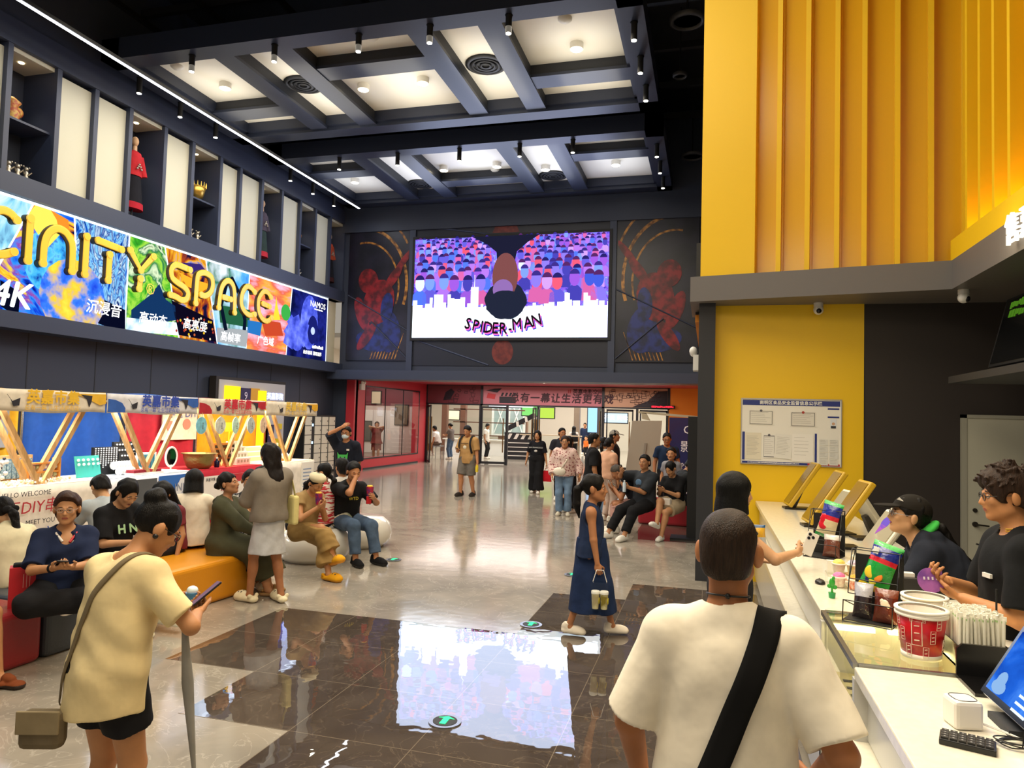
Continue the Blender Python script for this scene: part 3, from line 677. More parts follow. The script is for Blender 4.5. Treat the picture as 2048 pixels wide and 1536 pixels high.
# red entrance recess
red=paint('#b32b38',.45); redc=paint('#a83a48',.4); orange=paint('#e08a1c',.5)
wr=M(red); RXX=-11.5; YE=28.2
wr.bb((RXX-.3,BY+.2,0),(RXX,22.6,3.3)); wr.bb((RXX-.3,22.6,0),(RXX,27.4,.38)); wr.bb((RXX-.3,22.6,2.9),(RXX,27.4,3.3)); wr.bb((RXX-.3,27.4,0),(RXX,YE,3.3))
wr.use(dark).bb((RXX-.05,22.6,-.01),(RXX+.02,27.4,.06)); wr.use(navy).bb((-12.4,BY+.3,0),(RXX,BY+.45,3.3))
struct(wr.obj('wall_entrance'),'red side wall of the entrance recess')
wc=M(redc); wc.bb((-12,BY+.4,3.24),(0.6,YE+.2,3.34)); struct(wc.obj('ceiling_entrance'),'red soffit over the entrance')
wo=M(orange); wo.bb((-1.5,YE-.05,0),(.6,YE+.2,3.3)); wo.bb((.2,14.5,0),(.5,YE,3.3)); struct(wo.obj('wall_orange'),'orange wall beside the entrance doors')
# mall beyond the doors
mall=M(mat('mall_wall','#d8cfc0',rough=.6)); mall.bb((-19,46,-.1),(6,46.2,6)); mall.bb((-19.2,YE,0),(-19,46,6)); mall.bb((1,YE,0),(1.2,46,6)); mall.use(paint('#e8e2d6',.6)).bb((-19,YE+.4,5.3),(6,46,5.5))
struct(mall.obj('wall_mall'),'pale walls of the mall beyond the entrance')
wd=M(mat('wood_wall','#8a6a58',rough=.5,noise=.2,nscale=4,stretch=(6,6,.4)))
a=gy(1000,850,40); b2=gy(1050,850,40); wd.bb((a.x,39.7,0),(b2.x+.2,40,3.6))
for i in range(9): wd.use(paint('#6d5245')).bb((a.x+.2*i,39.68,0),(a.x+.2*i+.02,39.72,3.6))
struct(wd.obj('wall_wood'),'brown timber panelled shop wall in the mall')
# right side ---------------------------------------------------
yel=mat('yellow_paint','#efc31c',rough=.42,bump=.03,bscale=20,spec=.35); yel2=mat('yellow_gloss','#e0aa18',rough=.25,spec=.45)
grey=paint('#6a6664',.5); CY=9.5
wrg=M(paint('#2c2522',.6)); wrg.bb((1.8,CY,0),(5,CY+.3,3.6)); wrg.bb((4.8,-3,0),(5,CY,11)); wrg.use(dark).bb((-.14,CY-.25,0),(.06,CY+1.2,3.45)); wrg.use(dark).bb((-.2,CY+.5,3.4),(5,BY,4.4)); wrg.use(dark).bb((.9,CY+1.1,4.3),(1.1,BY+.6,11.2)); wrg.use(orange).bb((-.2,CY+.4,3.30),(.6,BY,3.4))
struct(wrg.obj('wall_right'),'dark brown wall behind the counter')
col=M(yel); col.bb((.05,CY-.02,0),(1.8,CY+.2,3.47)); struct(col.obj('wall_yellow'),'yellow wall with the notice board')
# canopy
A=Vector((-.25,9.12,0)); B=Vector((2.48,8.56,0)); Cc=Vector((2.42,-2,0)); z0,z1=3.45,3.76
cn=M(grey)
def slab(pts,za,zb):
    n=len(pts); cn.add([(p[0],p[1],za) for p in pts]+[(p[0],p[1],zb) for p in pts],[tuple(range(n-1,-1,-1)),tuple(range(n,2*n))]+[(i,(i+1)%n,n+(i+1)%n,n+i) for i in range(n)])
slab([A,B,Cc,(4.9,-2),(4.9,10.5),(-.25,10.5)],z0,z1)
struct(cn.obj('ceiling_canopy'),'dark grey canopy over the snack counter')
# upper yellow wall with ribs
U0=A+Vector((.12,.02,0)); U1=Vector((2.62,8.62,0)); du=(U1-U0).normalized(); nu=Vector((-du.y,du.x,0))*-1; Lw=(U1-U0).length
up=M(yel); fr0=Matrix.Translation((U0.x,U0.y,z1))@Matrix(((du.x,-nu.x,0,0),(du.y,-nu.y,0,0),(0,0,1,0),(0,0,0,1)))   # local x along wall, y into the wall
up.T=fr0; H2=7.6
xs=[gy(x,400,9.0).x for x in (1403,1507,1520,1546,1560,1600,1615,1655,1667,1705,1717,1765,1774,1825,1834,1885)]
off=xs[0]; xs=[(x-off)*Lw/(gy(1905,400,8.7).x-off) for x in xs]
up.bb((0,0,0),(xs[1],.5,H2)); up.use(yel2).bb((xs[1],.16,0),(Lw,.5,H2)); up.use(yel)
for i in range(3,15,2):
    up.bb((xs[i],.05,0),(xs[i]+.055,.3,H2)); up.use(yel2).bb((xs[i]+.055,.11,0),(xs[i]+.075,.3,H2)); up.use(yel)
up.bb((xs[15],.02,0),(Lw+.02,.5,H2))
up.T=I4; up.use(yel)
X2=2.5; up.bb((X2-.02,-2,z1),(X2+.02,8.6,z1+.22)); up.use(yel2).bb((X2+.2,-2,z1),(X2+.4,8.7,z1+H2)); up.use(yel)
for i in range(30): up.bb((X2+.0,8.15-.36*i,z1),(X2+.25,8.21-.36*i,z1+H2))
struct(up.obj('wall_upper'),'yellow ribbed cladding above the counter canopy')
for i in range(8): point('rib_uplight',(X2+.10,7.97-.36*i,z1+.10),2.2,(1,.62,.12),.03)
# ceiling coffers ----------------------------------------------
white=paint('#e6e2d6',.6); beamc=paint('#262c3d',.4)
def coffer(label,y0,y1,cy0,cy1,x0=-11.75,x1=-1.15,flip=False):
    t=thing('ceiling_coffer',label,'ceiling panel',((x0+x1)/2,(y0+y1)/2,8.8)); t['kind']='thing'
    cx,cyy=(x0+x1)/2,(y0+y1)/2
    p=M(white); p.bb((x0-cx+.3,y0-cyy+.3,.34),(x1-cx-.3,y1-cyy-.3,.40)); p.obj('ceiling_board',t)
    f=M(beamc)
    for a,b in (((x0,y0),(x1,y0+.42)),((x0,y1-.42),(x1,y1)),((x0,y0),(x0+.42,y1)),((x1-.42,y0),(x1,y1))):
        f.bb((a[0]-cx,a[1]-cyy,0),(b[0]-cx,b[1]-cyy,.42)); 
    for a,b in (((x0+.36,y0+.36),(x1-.36,y0+.5)),((x0+.36,y1-.5),(x1-.36,y1-.36)),((x0+.36,y0+.36),(x0+.5,y1-.36)),((x1-.5,y0+.36),(x1-.36,y1-.36))):
        f.bb((a[0]-cx,a[1]-cyy,.1),(b[0]-cx,b[1]-cyy,.38))
    f.obj('frame',t)
    for bx in (-9.26,-7.97,-5.16,-3.82):
        g=M(beamc); g.bb((bx-.06-cx,y0+.4-cyy,.08),(bx-cx+.06,y1-.4-cyy,.34)); g.bb((bx-.22-cx,y0+.4-cyy,.04),(bx+.22-cx,y1-.4-cyy,.1)); g.use(dark).bb((bx-.2-cx,y0+.4-cyy,.1),(bx+.2-cx,y1-.4-cyy,.34)); g.obj('beam',t)
    for (xa,xb,yy) in cy0:
        g=M(beamc); g.bb((xa-cx,yy-.26-cyy,.06),(xb-cx,yy+.26-cyy,.12)); g.use(dark).bb((xa-cx,yy-.2-cyy,.12),(xb-cx,yy+.2-cyy,.34)); g.obj('beam',t)
    return t
c1=coffer('near ceiling coffer of white boards and dark beams',11.2,15.7,[(-11.3,-9.45,14.2),(-7.8,-5.35,12.8),(-3.65,-1.5,14.05)],0)
c2=coffer('far ceiling coffer of white boards beside the screen wall',16.8,21.4,[(-11.3,-9.45,18.45),(-7.8,-5.35,19.8),(-3.65,-1.5,18.4)],0)
# lamps, vents and track spots on the coffers
def lampfix(x,y,label,zc=9.14):
    t=thing('ceiling_lamp',label,'lamp',(x,y,zc),0,'round ceiling lamps')
    M(paint('#e9e4d8')).cyl((0,0,0),(0,0,-.12),.13,n=20).obj('housing',t); M(glow('#fff3d2',9)).cyl((0,0,-.12),(0,0,-.128),.11,n=20).obj('diffuser',t); return t
LP=[(-10.4,13.2,'leftmost round lamp on the near ceiling coffer'),(-7.4,13.9,'second round lamp from left on the near ceiling coffer'),(-6.0,13.9,'third round lamp from left on the near ceiling coffer'),(-2.55,13.2,'rightmost round lamp on the near ceiling coffer'),
(-10.6,19.6,'leftmost round lamp on the far ceiling coffer'),(-7.5,19.1,'second round lamp on the far ceiling coffer, left of its middle'),(-5.9,19.1,'middle round lamp on the far ceiling coffer'),(-4.6,19.6,'round lamp beside the right black vent of the far coffer'),(-2.6,19.6,'rightmost round lamp on the far ceiling coffer')]
for x,y,l in LP: lampfix(x,y,l)
def vent(x,y,label):
    t=thing('ceiling_vent',label,'vent',(x,y,9.14),0,'round black ceiling vents')
    M(black).lathe([(.42,0),(.42,-.03),(.34,-.05),(.34,-.02),(.1,-.02)],n=28).obj('ring',t)
    b=M(dark)
    for r in (.28,.19,.10): b.lathe([(r,-.02),(r+.03,-.05),(r-.02,-.05)],n=24,cap=False)
    b.obj('louvre',t)
vent(-8.7,13.6,'round black vent in the near coffer, left of centre'); vent(-4.5,13.6,'round black vent in the near coffer, right of centre'); vent(-8.75,20.4,'round black vent in the far coffer, left of centre'); vent(-4.55,20.4,'round black vent in the far coffer, right of centre')
first=None
def trackspot(x,y,label):
    global first
    if first is None:
        t=thing('track_spotlight',label,'spotlight',(x,y,8.8),0,'small black track spotlights'); M(black).cyl((0,0,0),(0,0,-.32),.055,n=14).cyl((0,0,0),(0,0,.02),.07).obj('body',t); M(glow('#fff6dd',14)).cyl((0,0,-.32),(0,0,-.33),.045,n=12).obj('lens',t); first=t
    else: clone(first,(x,y,8.8),None,label)
ords=['first','second','third','fourth','fifth']
for k,x in enumerate((-9.78,-7.95,-6.21,-4.83,-3.39)): trackspot(x,11.42,ords[k]+' track spotlight from left on the front edge of the near coffer')
for k,y in enumerate((12.1,13.3,14.5)): trackspot(-1.34,y,ords[k]+' track spotlight from the front on the right edge of the near coffer'); trackspot(-11.55,y-.1,ords[k]+' track spotlight from the front on the left edge of the near coffer')
for k,x in enumerate((-9.69,-7.99,-6.27,-4.67,-3.32)): trackspot(x,17.02,ords[k]+' track spotlight from left on the front edge of the far coffer')
for k,y in enumerate((17.7,18.9,20.15)): trackspot(-1.34,y,ords[k]+' track spotlight from the front on the right edge of the far coffer'); trackspot(-11.55,y-.1,ords[k]+' track spotlight from the front on the left edge of the far coffer')
led=thing('led_strip_light','long thin white light strip hung along the left side','strip light',(-10.82,12,8.45)); M(black).bb((-.05,-14,0),(.05,8.35,.06)).obj('channel',led); M(glow('#eef2ff',7)).bb((-.03,-14,-.012),(.03,8.35,0)).obj('diffuser',led)
for i in range(7): area('strip_glow',(-10.82,4+2.6*i,8.42),.08,10,(.9,.94,1),sy=2.5)
# smoke detectors and sprinklers
sp=None
for i,(px,py) in enumerate(((1205,57),(786,97),(417,124),(593,190),(735,165),(985,163))): pass
for i,(x,y,l) in enumerate(((-10.9,12.3,'small white detector at the left end of the near coffer'),(-2.6,12.3,'small white detector at the right end of the near coffer'),(-6.3,12.1,'flat round white detector in the middle of the near coffer'),(-6.1,19.6,'flat round white detector in the middle of the far coffer'))):
    o=M(paint('#d8d4ca')).lathe([(.13,0),(.13,-.03),(.08,-.07),(.0,-.08)],n=18).obj('smoke_detector',None,(x,y,9.14)); tag(o,l,'detector','smoke detectors')
# speakers in the open ceiling on the right
for i,(px,py,l) in enumerate(((1375,38,'round ceiling speaker nearest the top of the yellow wall'),(1385,310,'round ceiling speaker low beside the far coffer'),(1360,148,'small ceiling ring beside the near coffer edge'))):
    p=gz(px,py,9.6); r=.34 if i<2 else .16
    o=thing('ceiling_speaker',l,'speaker',p,0,'ceiling speakers'); M(paint('#3a3a3c')).lathe([(r,0),(r,-.05),(r*.8,-.08),(r*.75,-.03)],n=24).obj('rim',o); M(dark).lathe([(r*.75,-.03),(.02,.1)],n=20).obj('cone',o); M(black).cyl((0,0,0),(0,0,1.5),.02).obj('hanger',o)
# ---------------------------------------------------------------- big screen and mural
sc=thing('led_screen','huge bright cinema screen with a violet crowd and white skyline','screen',(-6.15,BY-.1,5.9))
SX0,SX1=-9.33,-2.99; SZ0,SZ1=4.44,7.66
f=M(black); f.bb((SX0+6.15-.09,-.04,SZ0-5.9-.09),(SX1+6.15+.09,.1,SZ1-5.9+.09)); f.obj('frame',sc)
def P2(u,v,k=0): return (SX0+6.15+u*(SX1-SX0),-.045-.002*k,SZ0-5.9+v*(SZ1-SZ0))   # u right, v up, k layer
W_,H_=SX1-SX0,SZ1-SZ0
pm=M(glownoise('screen_violet',['#2c2a8c','#5a49c8','#8a5ad6','#5c7bea','#b79cf2'],9,1.3,dist=.6))
pm.quad(P2(0,0,0),P2(1,0,0),P2(1,1,0),P2(0,1,0))
def disc(m,u,v,ru,rv,k,n=14,a0=0,a1=2*PI,jit=0):
    m.quad(*[P2(u+ru*math.cos(a0+(a1-a0)*i/n)*(1+jit*random.uniform(-1,1)),v+rv*math.sin(a0+(a1-a0)*i/n)*(1+jit*random.uniform(-1,1)),k) for i in range(n if a1-a0>6.2 else n+1)])
cc=['#7c6ce0','#5b53c4','#a06ae0','#4a6be0','#c25a9a','#d8506a','#6f8cf5','#8b4fc4','#3f3aa0','#b88cf0']
rows=[(.97,.016,46),(.92,.019,40),(.86,.022,34),(.79,.026,28),(.72,.030,24),(.64,.034,20),(.55,.042,15)]
for ri,(v,r,n) in enumerate(rows):
    for i in range(n):
        u=(i+.5+.3*random.uniform(-1,1))/n+(ri%2)*.4/n
        if u<.02 or u>.98 or (.40<u<.56 and v>.3): continue
        c=random.choice(cc if ri<4 else cc+['#c8506a','#3a4fc0','#3a4fc0','#c8d4ff']); c2=random.choice(cc)
        k=1+ri*2
        vv=v+random.uniform(-.02,.02)
        pm.use(glow(c2,1.25)); pm.quad(P2(u-r*.95,vv-r*5.2,k),P2(u+r*.95,vv-r*5.2,k),P2(u+r*.85,vv-r*2.6,k),P2(u+.4*r,vv-r*1.7,k),P2(u-.4*r,vv-r*1.7,k),P2(u-r*.85,vv-r*2.6,k))
        pm.use(glow(c,1.35)); disc(pm,u,vv,r*.62,r*1.9,k+.6)
        pm.use(glow(random.choice(['#2a2470','#40318f','#5a2a6a']),.9)); disc(pm,u,vv+r*.6,r*.62,r*1.5,k+.8,8,.2,PI-.2)
# white haze with skyline
sky=glownoise('screen_white',['#cfeefc','#f4fdff','#ffffff'],1.2,1.8)
pm.use(sky); pm.quad(P2(0,0,18),P2(1,0,18),P2(1,.30,18),P2(0,.30,18))
x=0
while x<1:
    wd_=random.uniform(.008,.035); hh=.32+random.random()**2*.10+.03*math.sin(x*9)
    if .31<x<.34: hh=.50
    pm.quad(P2(x,.29,18),P2(min(1,x+wd_),.29,18),P2(min(1,x+wd_),hh,18),P2(x,hh,18)); x+=wd_*random.choice([1,1,1.5])
pm.quad(P2(.328,.4,18),P2(.332,.4,18),P2(.331,.62,18),P2(.329,.62,18))
# plain upside-down bust, no particular person
pm.use(glow('#1c1d33',1)); pm.quad(P2(.31,1,20),P2(.66,1,20),P2(.60,.93,20),P2(.545,.84,20),P2(.535,.74,20),P2(.445,.74,20),P2(.44,.84,20),P2(.39,.92,20))
pm.use(glow('#23283c',.9)); disc(pm,.493,.36,.107,.185,21,40,jit=.035)
pm.use(glow('#7d4a4a',1)); disc(pm,.488,.60,.066,.23,22,26)
pm.use(glow('#8f6bb0',1)); disc(pm,.478,.47,.052,.10,23,20);
pm.use(glow('#23283c',.9)); disc(pm,.493,.33,.098,.13,24,36,jit=.03)
pm.obj('picture',sc)
s='SPIDER-MAN'; us=[.302,.343,.375,.408,.445,.485,.522,.556,.612,.655]
for i,ch in enumerate(s):
    u=us[i]; uc=(u-.48)/.19; v=.085+.055*uc*uc+(.03 if i>6 else 0); ang=-uc*16 if i<6 else -uc*-24*-1
    ang=(-14+ -0*uc) if i==0 else ang
    for col_,k,o in (('#ff6ad0',30,(.004,-.014)),('#3a49d0',29,(.008,-.026)),('#22161e',31,(0,0))):
        p=P2(u+o[0],v+o[1],k); text(ch,.50 if i not in(6,) else .4,glow(col_,1.0 if k!=31 else .8),T(*p)@Ry(-uc*15),parent=sc,bold=.012,sx=.86)
# mural on both sides: generic crouching figures in red and blue with gold light rings
def mural(name,label,x0,x1,mir):
    t=thing(name,label,'mural',((x0+x1)/2,BY-.04,6.0)); w2=(x1-x0)/2; hz=2.3
    b=M(mat('mural_night','#0d0f1d',rough=.35,col2='#1c1a2c',nscale=2)); b.bb((-w2,-.02,-hz),(w2,.04,hz)); a=b; a.use(mat('mural_gold','#c98a35',rough=.4,col2='#5a3517',nscale=5))
    for r,off,wd in ((1.9,0,.05),(2.25,.15,.035),(1.55,-.1,.03)):
        pts=[(mir*(-.5+r*.8*math.cos(t_)),-.024,.2+off+r*math.sin(t_)) for t_ in np.linspace(-.35,1.75,26)]
        pts=[p for p in pts if abs(p[0])<w2-.03 and abs(p[2])<hz-.03]
        for p,q in zip(pts,pts[1:]):
            d=Vector(q)-Vector(p); nn=Vector((-d.z,0,d.x)).normalized()*wd
            a.quad(tuple(Vector(p)-nn),tuple(Vector(q)-nn),tuple(Vector(q)+nn),tuple(Vector(p)+nn))
    for i in range(9):
        xx=mir*(.1+.11*i)-.3*mir; a.quad((xx-.02,-.023,-hz+.05),(xx+.02,-.023,-hz+.05),(xx+mir*.3,-.023,-hz+.9),(xx+mir*.28,-.023,-hz+.9)) if abs(xx)+.35<w2 else None
    fg=b; fg.use(mat('mural_red','#8e1a22',rough=.4,col2='#4d0d14',nscale=4)); k=[0]
    def el(x,z,rx,rz,rot=0,n=20):
        k[0]+=1; pts=[]
        for i in range(n):
            u,v=rx*math.cos(2*PI*i/n),rz*math.sin(2*PI*i/n); c,s_=math.cos(R(rot)),math.sin(R(rot))
            pts.append((max(-w2+.02,min(w2-.02,mir*(x+u*c-v*s_))),-.026-.0015*k[0],max(-hz+.02,min(hz-.02,z+u*s_+v*c))))
        fg.quad(*(pts if mir>0 else pts[::-1]))
    blue=mat('mural_blue','#1c2c78',rough=.4,col2='#101a44',nscale=4)
    fg.use(blue); el(.35,-1.3,.5,.75,15); el(-.1,-1.65,.65,.35,-10)
    fg.use(MATS['mural_red']); el(.05,-.35,.55,.75,-12); el(-.55,-.75,.22,.6,20); el(-.35,-1.5,.18,.55,-35); el(.55,.45,.16,.5,-35); el(.9,1.0,.11,.5,-38); el(-.35,.35,.36,.42,10)
    fg.use(blue); el(.35,-.55,.22,.5,-5); fg.obj('printed_panel',t)
    l=M(navy2)
    for p,q in (((-w2,-.1),(w2,-1.3)),((-.2*mir,-1.0),(w2*mir,-2.2))): l.tube([(p[0],-.05,p[1]),(q[0],-.05,q[1])],.02,5)
    l.obj('panel_joint',t)
mural('wall_mural','night mural with gold arcs and red figure left of the screen',-11.75,-9.55,1)
mural('wall_mural','night mural with gold arcs and red figure right of the screen',-2.75,-.35,-1)
tp_=thing('wall_mural','plain navy panel framing the screen with dark red patches','mural',(-6.15,BY-.03,6)); q=M(mat('mural_navy','#1a1d2c',rough=.4)); q.bb((-3.4,0,-2.45),(3.4,.04,2.5))
q.use(mat('mural_maroon','#5d1a1c',rough=.45,col2='#7a2c26',nscale=6)); 
pts=[(.35*math.cos(a)-.15,-.004,-2.0+.4*math.sin(a)) for a in np.linspace(0,2*PI,25)[:-1]]; q.quad(*pts); q.quad((-.6,-.004,1.8),(.3,-.004,1.8),(.05,-.004,2.35),(-.35,-.004,2.35)); q.obj('printed_panel',tp_)
q=M(paint('#3d4660')); q.tube([(-3.3,0,-1.55),(-.6,0,-2.42)],.03,5); q.tube([(-3.4,0,2.2),(-.6,0,1.75)],.03,5); q.obj('panel_joint',tp_)
for x in (-9.45,-2.88): struct(M(navy2).bb((x-.1,BY-.1,3.36),(x+.1,BY,8.1)).obj('trim_3'))
# ---------------------------------------------------------------- lightbox sign
SGX=LX-.05
sg=thing('lightbox_sign','long lit picture sign with gold letters on the left wall','sign',(SGX,14,4.6))
def S(px,py,d=0): 
    p=gx(px,py,SGX+d); return Vector((p.x-SGX,p.y-14,p.z-4.6))
ztop,zbot=5.62-4.6,3.60-4.6
bnd=[(None,),((67,407),(17,496)),((149,435),(156,639)),((259,468),(250.5,634)),((330,495),(357,671)),((412,523),(434,685)),((499,547),(492,695)),((584,579),(572,709)),((655.6,600),(651,721))]
def yat(b,z):
    p,q=S(*b[0]),S(*b[1]); t=(z-p.z)/(q.z-p.z); return p.y+(q.y-p.y)*t
arts=[glownoise('art_sky',['#0f3a8c','#8fd8f5','#e9fbff','#2a6aa0'],1.2,1.0,dist=1.5),
 glownoise('art_feather',['#0a1a6a','#123fd0','#2f8df0','#8a3fa8','#f2d13a','#f08a1c','#0d1140'],1.15,1.05,stretch=(1,1,1.3),dist=1.8),
 glownoise('art_ice',['#07206a','#1c5fd0','#8fd4ff','#0e3a9a','#cfeeff','#0a2470'],1.5,1.0,stretch=(1,2.2,1),dist=2.6),
 glownoise('art_green',['#0c4a1c','#3fae2a','#a6e04a','#1d7a4a','#e2f7c8','#20303a'],1.7,1.0,dist=1.2),
 glownoise('art_amber',['#0a0f3a','#1a1238','#b0481a','#f7b52a','#2a6ad0','#15102c'],1.0,1.0,dist=2),
 glownoise('art_loop',['#1a6ae0','#5fb8ff','#bfe6ff','#2a7a5a','#e8f4ff'],1.0,1.0,stretch=(1,1,.8)),
 glownoise('art_sunset',['#f08ab0','#f5c0d8','#e86a50','#f7b04a','#c8a0e0'],1.1,1.0,stretch=(1,.6,2)),
 glownoise('art_robot',['#06082a','#0e1450','#20288a','#0a0e3c'],1.6,.9)]
ar=M()
for i,a in enumerate(arts):
    ar.use(a)
    y0t,y0b=(-9,-9) if i==0 else (yat(bnd[i],ztop),yat(bnd[i],zbot)); y1t,y1b=yat(bnd[i+1],ztop),yat(bnd[i+1],zbot)
    ar.quad((0,y0b,zbot),(0,y1b,zbot),(0,y1t,ztop),(0,y0t,ztop))
ar.obj('picture',sg)
ed=M(glow('#dff0ff',1.6))
for i in range(1,9):
    yt,yb=yat(bnd[i],ztop),yat(bnd[i],zbot); ed.quad((.004,yb-.02,zbot),(.004,yb+.02,zbot),(.004,yt+.02,ztop),(.004,yt-.02,ztop))
ed.bb((0,-9,ztop-.005),(.02,yat(bnd[8],ztop),ztop+.05)); ed.obj('lit_edge',sg)
# picture details, each on its own panel
def sq(m,pts,k=1): m.quad(*[tuple(Vector(S(*p))+Vector((.006*k,0,0))) for p in pts])
def disk(m,c,r,k=1,n=18,rz=None):
    c=S(*c); m.quad(*[(c.x+.006*k,c.y+r*math.cos(2*PI*i/n),c.z+(rz or r)*math.sin(2*PI*i/n)) for i in range(n)])
dt=M(glow('#0d1230',.5))
sq(dt,[(0,560),(40,585),(36,635),(0,612)]); sq(dt,[(157,575),(250,620),(250,668),(158,632)])
dt.use(glow('#f7e05a',1.1)); sq(dt,[(72,408),(110,425),(118,470),(95,495),(85,460),(76,470),(62,450),(58,425)],2)
dt.use(glow('#f08a2a',1.1)); sq(dt,[(100,420),(135,440),(140,480),(118,470),(112,440)],3)
dt.use(glownoise('art_eye',['#f2e24a','#e8c23a','#3a7af0','#1a3fd0'],2.2,1.1)); disk(dt,(146,595),.75,2); dt.use(glownoise('art_spark',['#0c2a9a','#3fb0f5','#6ad0ff','#2a3ac0'],4,1)); disk(dt,(105,525),.62,1)
dt.use(glow('#163a6a',.8)); sq(dt,[(262,620),(300,590),(318,568),(332,600),(350,612),(352,640),(300,650),(262,640)],1); dt.use(glownoise('art_splash',['#ffffff','#dff4ff','#6fa8c8'],3,1.1)); sq(dt,[(252,635),(300,640),(352,645),(357,671),(251,662)],2)
dt.use(glow('#15102a',.5)); sq(dt,[(342,600),(425,640),(432,684),(357,670)],1); dt.use(glow('#f7a52a',1.2)); sq(dt,[(358,545),(390,560),(425,570),(400,585),(372,572)],2); dt.use(glow('#3a2a78',.9)); sq(dt,[(360,525),(400,528),(428,560),(395,552),(368,540)],2)
dt.use(glow('#7a3a1a',.9))
for i in range(40): 
    x=random.uniform(350,425); y=random.uniform(630,672)+(x-350)*.12; dt.use(glow(random.choice(['#d86a3a','#f2c22a','#b03a2a','#f0e0c0']),.9)); disk(dt,(x,y),.035,3,6)
dt.use(glow('#11203a',.5)); dt.tube([tuple(S(*p)+Vector((.02,0,0))) for p in ((450,660),(440,610),(452,565),(462,556),(478,590),(488,640),(487,660))],.05,6); dt.use(glow('#2a6a48',.8)); sq(dt,[(437,610),(500,620),(498,655),(440,645)],1); dt.use(glow('#aeb4b8',.9)); sq(dt,[(433,655),(497,660),(492,694),(434,684)],1)
dt.use(glow('#f7d23a',1.1)); sq(dt,[(550,610),(552,592),(554,610),(560,640),(545,640)],2); dt.use(glow('#c8482a',1)); sq(dt,[(522,640),(560,645),(566,672),(530,672)],2); dt.use(glow('#3fae4a',1)); disk(dt,(571,625),.24,2); dt.use(glow('#2a7ac8',.9)); sq(dt,[(495,640),(524,645),(520,672),(494,665)],1)
dt.use(glownoise('art_hand',['#2a38b0','#5a6af0','#8a9cff'],3,1.0))
for p,q,w_ in (((604,690),(577,636),.17),((600,680),(590,632),.17),((588,690),(570,655),.16),((585,690),(567,676),.15),((600,690),(610,645),.2)): dt.tube([tuple(S(*p)+Vector((.03,0,0))),tuple(S(*q)+Vector((.03,0,0)))],w_,8,flat=(1,0,0,.02))
disk(dt,(592,678),.36,6); disk(dt,(618,645),.5,2,rz=.85); dt.use(glow('#1a2070',.9)); disk(dt,(624,660),.3,4,rz=.45); dt.use(glow('#b8c8ff',1.2)); disk(dt,(624,662),.12,5)
dt.obj('picture_detail',sg)
FS=lambda px,py,d=.02: T(*(S(px,py,d)))@Rz(90)
wt=glow('#ffffff',1.3)
for s_,px,py,sz,sh in (('4K',22,590,.66,.2),('沉浸音',208,619,.30,.1),('高动态',306,640,.28,.1),('高亮度',390,652,.28,.1),('高帧率',461,676,.27,.1),('广色域',531,683,.26,.1),('NAMOS',636,611,.26,0),('纳米银幕 漂亮视界',625,707,.13,0)):
    text(s_,sz,wt,FS(px,py),parent=sg,bold=.012 if sz>.3 else .004,shear=sh)
bars(FS(635,695),.62,.11,4,wt,parent=sg); bars(FS(637,620),.5,.05,9,wt,parent=sg)
gold=mat('gold_letter','#e8b92e',rough=.35,emit=.4,ecol='#e8b43a'); gs=plastic('#3c3420',.5)  # glow added to the letter colour to lift its shading
Z3=lambda L:[(x*.1758,370+y*.1758) for x,y in L]; Z4=lambda L:[(330+x*.1709,480+y*.1709) for x,y in L]
LET=[('C',[Z3([(195,400),(120,320),(20,285),(-90,330),(-150,480),(-150,600),(-90,750),(30,790),(160,760)])]),('I',[Z3([(350,380),(318,860)])]),('N',[Z3([(490,890),(510,660),(560,545),(650,495),(740,530),(800,610),(828,710),(820,980)])]),('I',[Z3([(990,585),(965,1015)])]),
('T',[Z3([(1120,630),(1385,735)]),Z3([(1250,790),(1232,1085)])]),('Y',[Z3([(1485,740),(1605,970),(1750,815)]),Z3([(1600,1065),(1585,1180)])]),
('S',[Z4([(295,350),(210,315),(130,290),(78,345),(88,440),(150,500),(230,555),(272,620),(255,690),(200,705),(130,665),(62,640)])]),('P',[Z4([(360,740),(382,450),(410,395),(470,385),(545,435),(562,530),(535,615),(475,655),(425,640)])]),('A',[Z4([(630,790),(660,580),(710,490),(765,485),(808,560),(818,690),(815,850)]),Z4([(690,670),(770,695)])]),
('C',[Z4([(1050,610),(1010,560),(960,545),(910,620),(895,740),(930,830),(990,880),(1050,870)])]),('E',[Z4([(1240,670),(1200,610),(1150,610),(1100,700),(1100,830),(1140,920),(1200,950),(1250,910)]),Z4([(1150,745),(1225,780)])])]
def smooth(P,n=4):
    if len(P)<4: return P
    out=[]
    for i in range(len(P)-1):
        p0,p1,p2,p3=[Vector(P[max(0,min(len(P)-1,i+j))]) for j in(-1,0,1,2)]
        for t in [k/n for k in range(n)]: out.append(.5*((2*p1)+(p2-p0)*t+(2*p0-5*p1+4*p2-p3)*t*t+(3*p1-p0-3*p2+p3)*t**3))
    return out+[Vector(P[-1])]
for ch,strokes in LET:
    m=M(gs)
    for st in strokes:
        pts=[S(p[0],p[1],.14) for p in (smooth(st) if ch not in 'YT' else st)]
        for mm,dx,hw in ((gs,.05,.05),(gold,.14,.02)):
            m.use(mm); P3=[Vector((dx,p.y,p.z)) for p in pts]; m.tube(P3,.075,8,flat=(1,0,0,hw))
            for e in (P3[0],P3[-1]): m.cyl(e-Vector((hw,0,0)),e+Vector((hw,0,0)),.075,n=14)
            if ch=='Y' and len(P3)==3: m.cyl(P3[1]-Vector((hw,0,0)),P3[1]+Vector((hw,0,0)),.075,n=14)
    m.obj('lettering',sg)
text('®',.34,gold,FS(301,580,.05),parent=sg)
wcap=M(paint('#d9d2b4')); wcap.bb((-.3,6.72,-1.05),(.0,7.3,1.0)); wcap.obj('end_cap',sg)
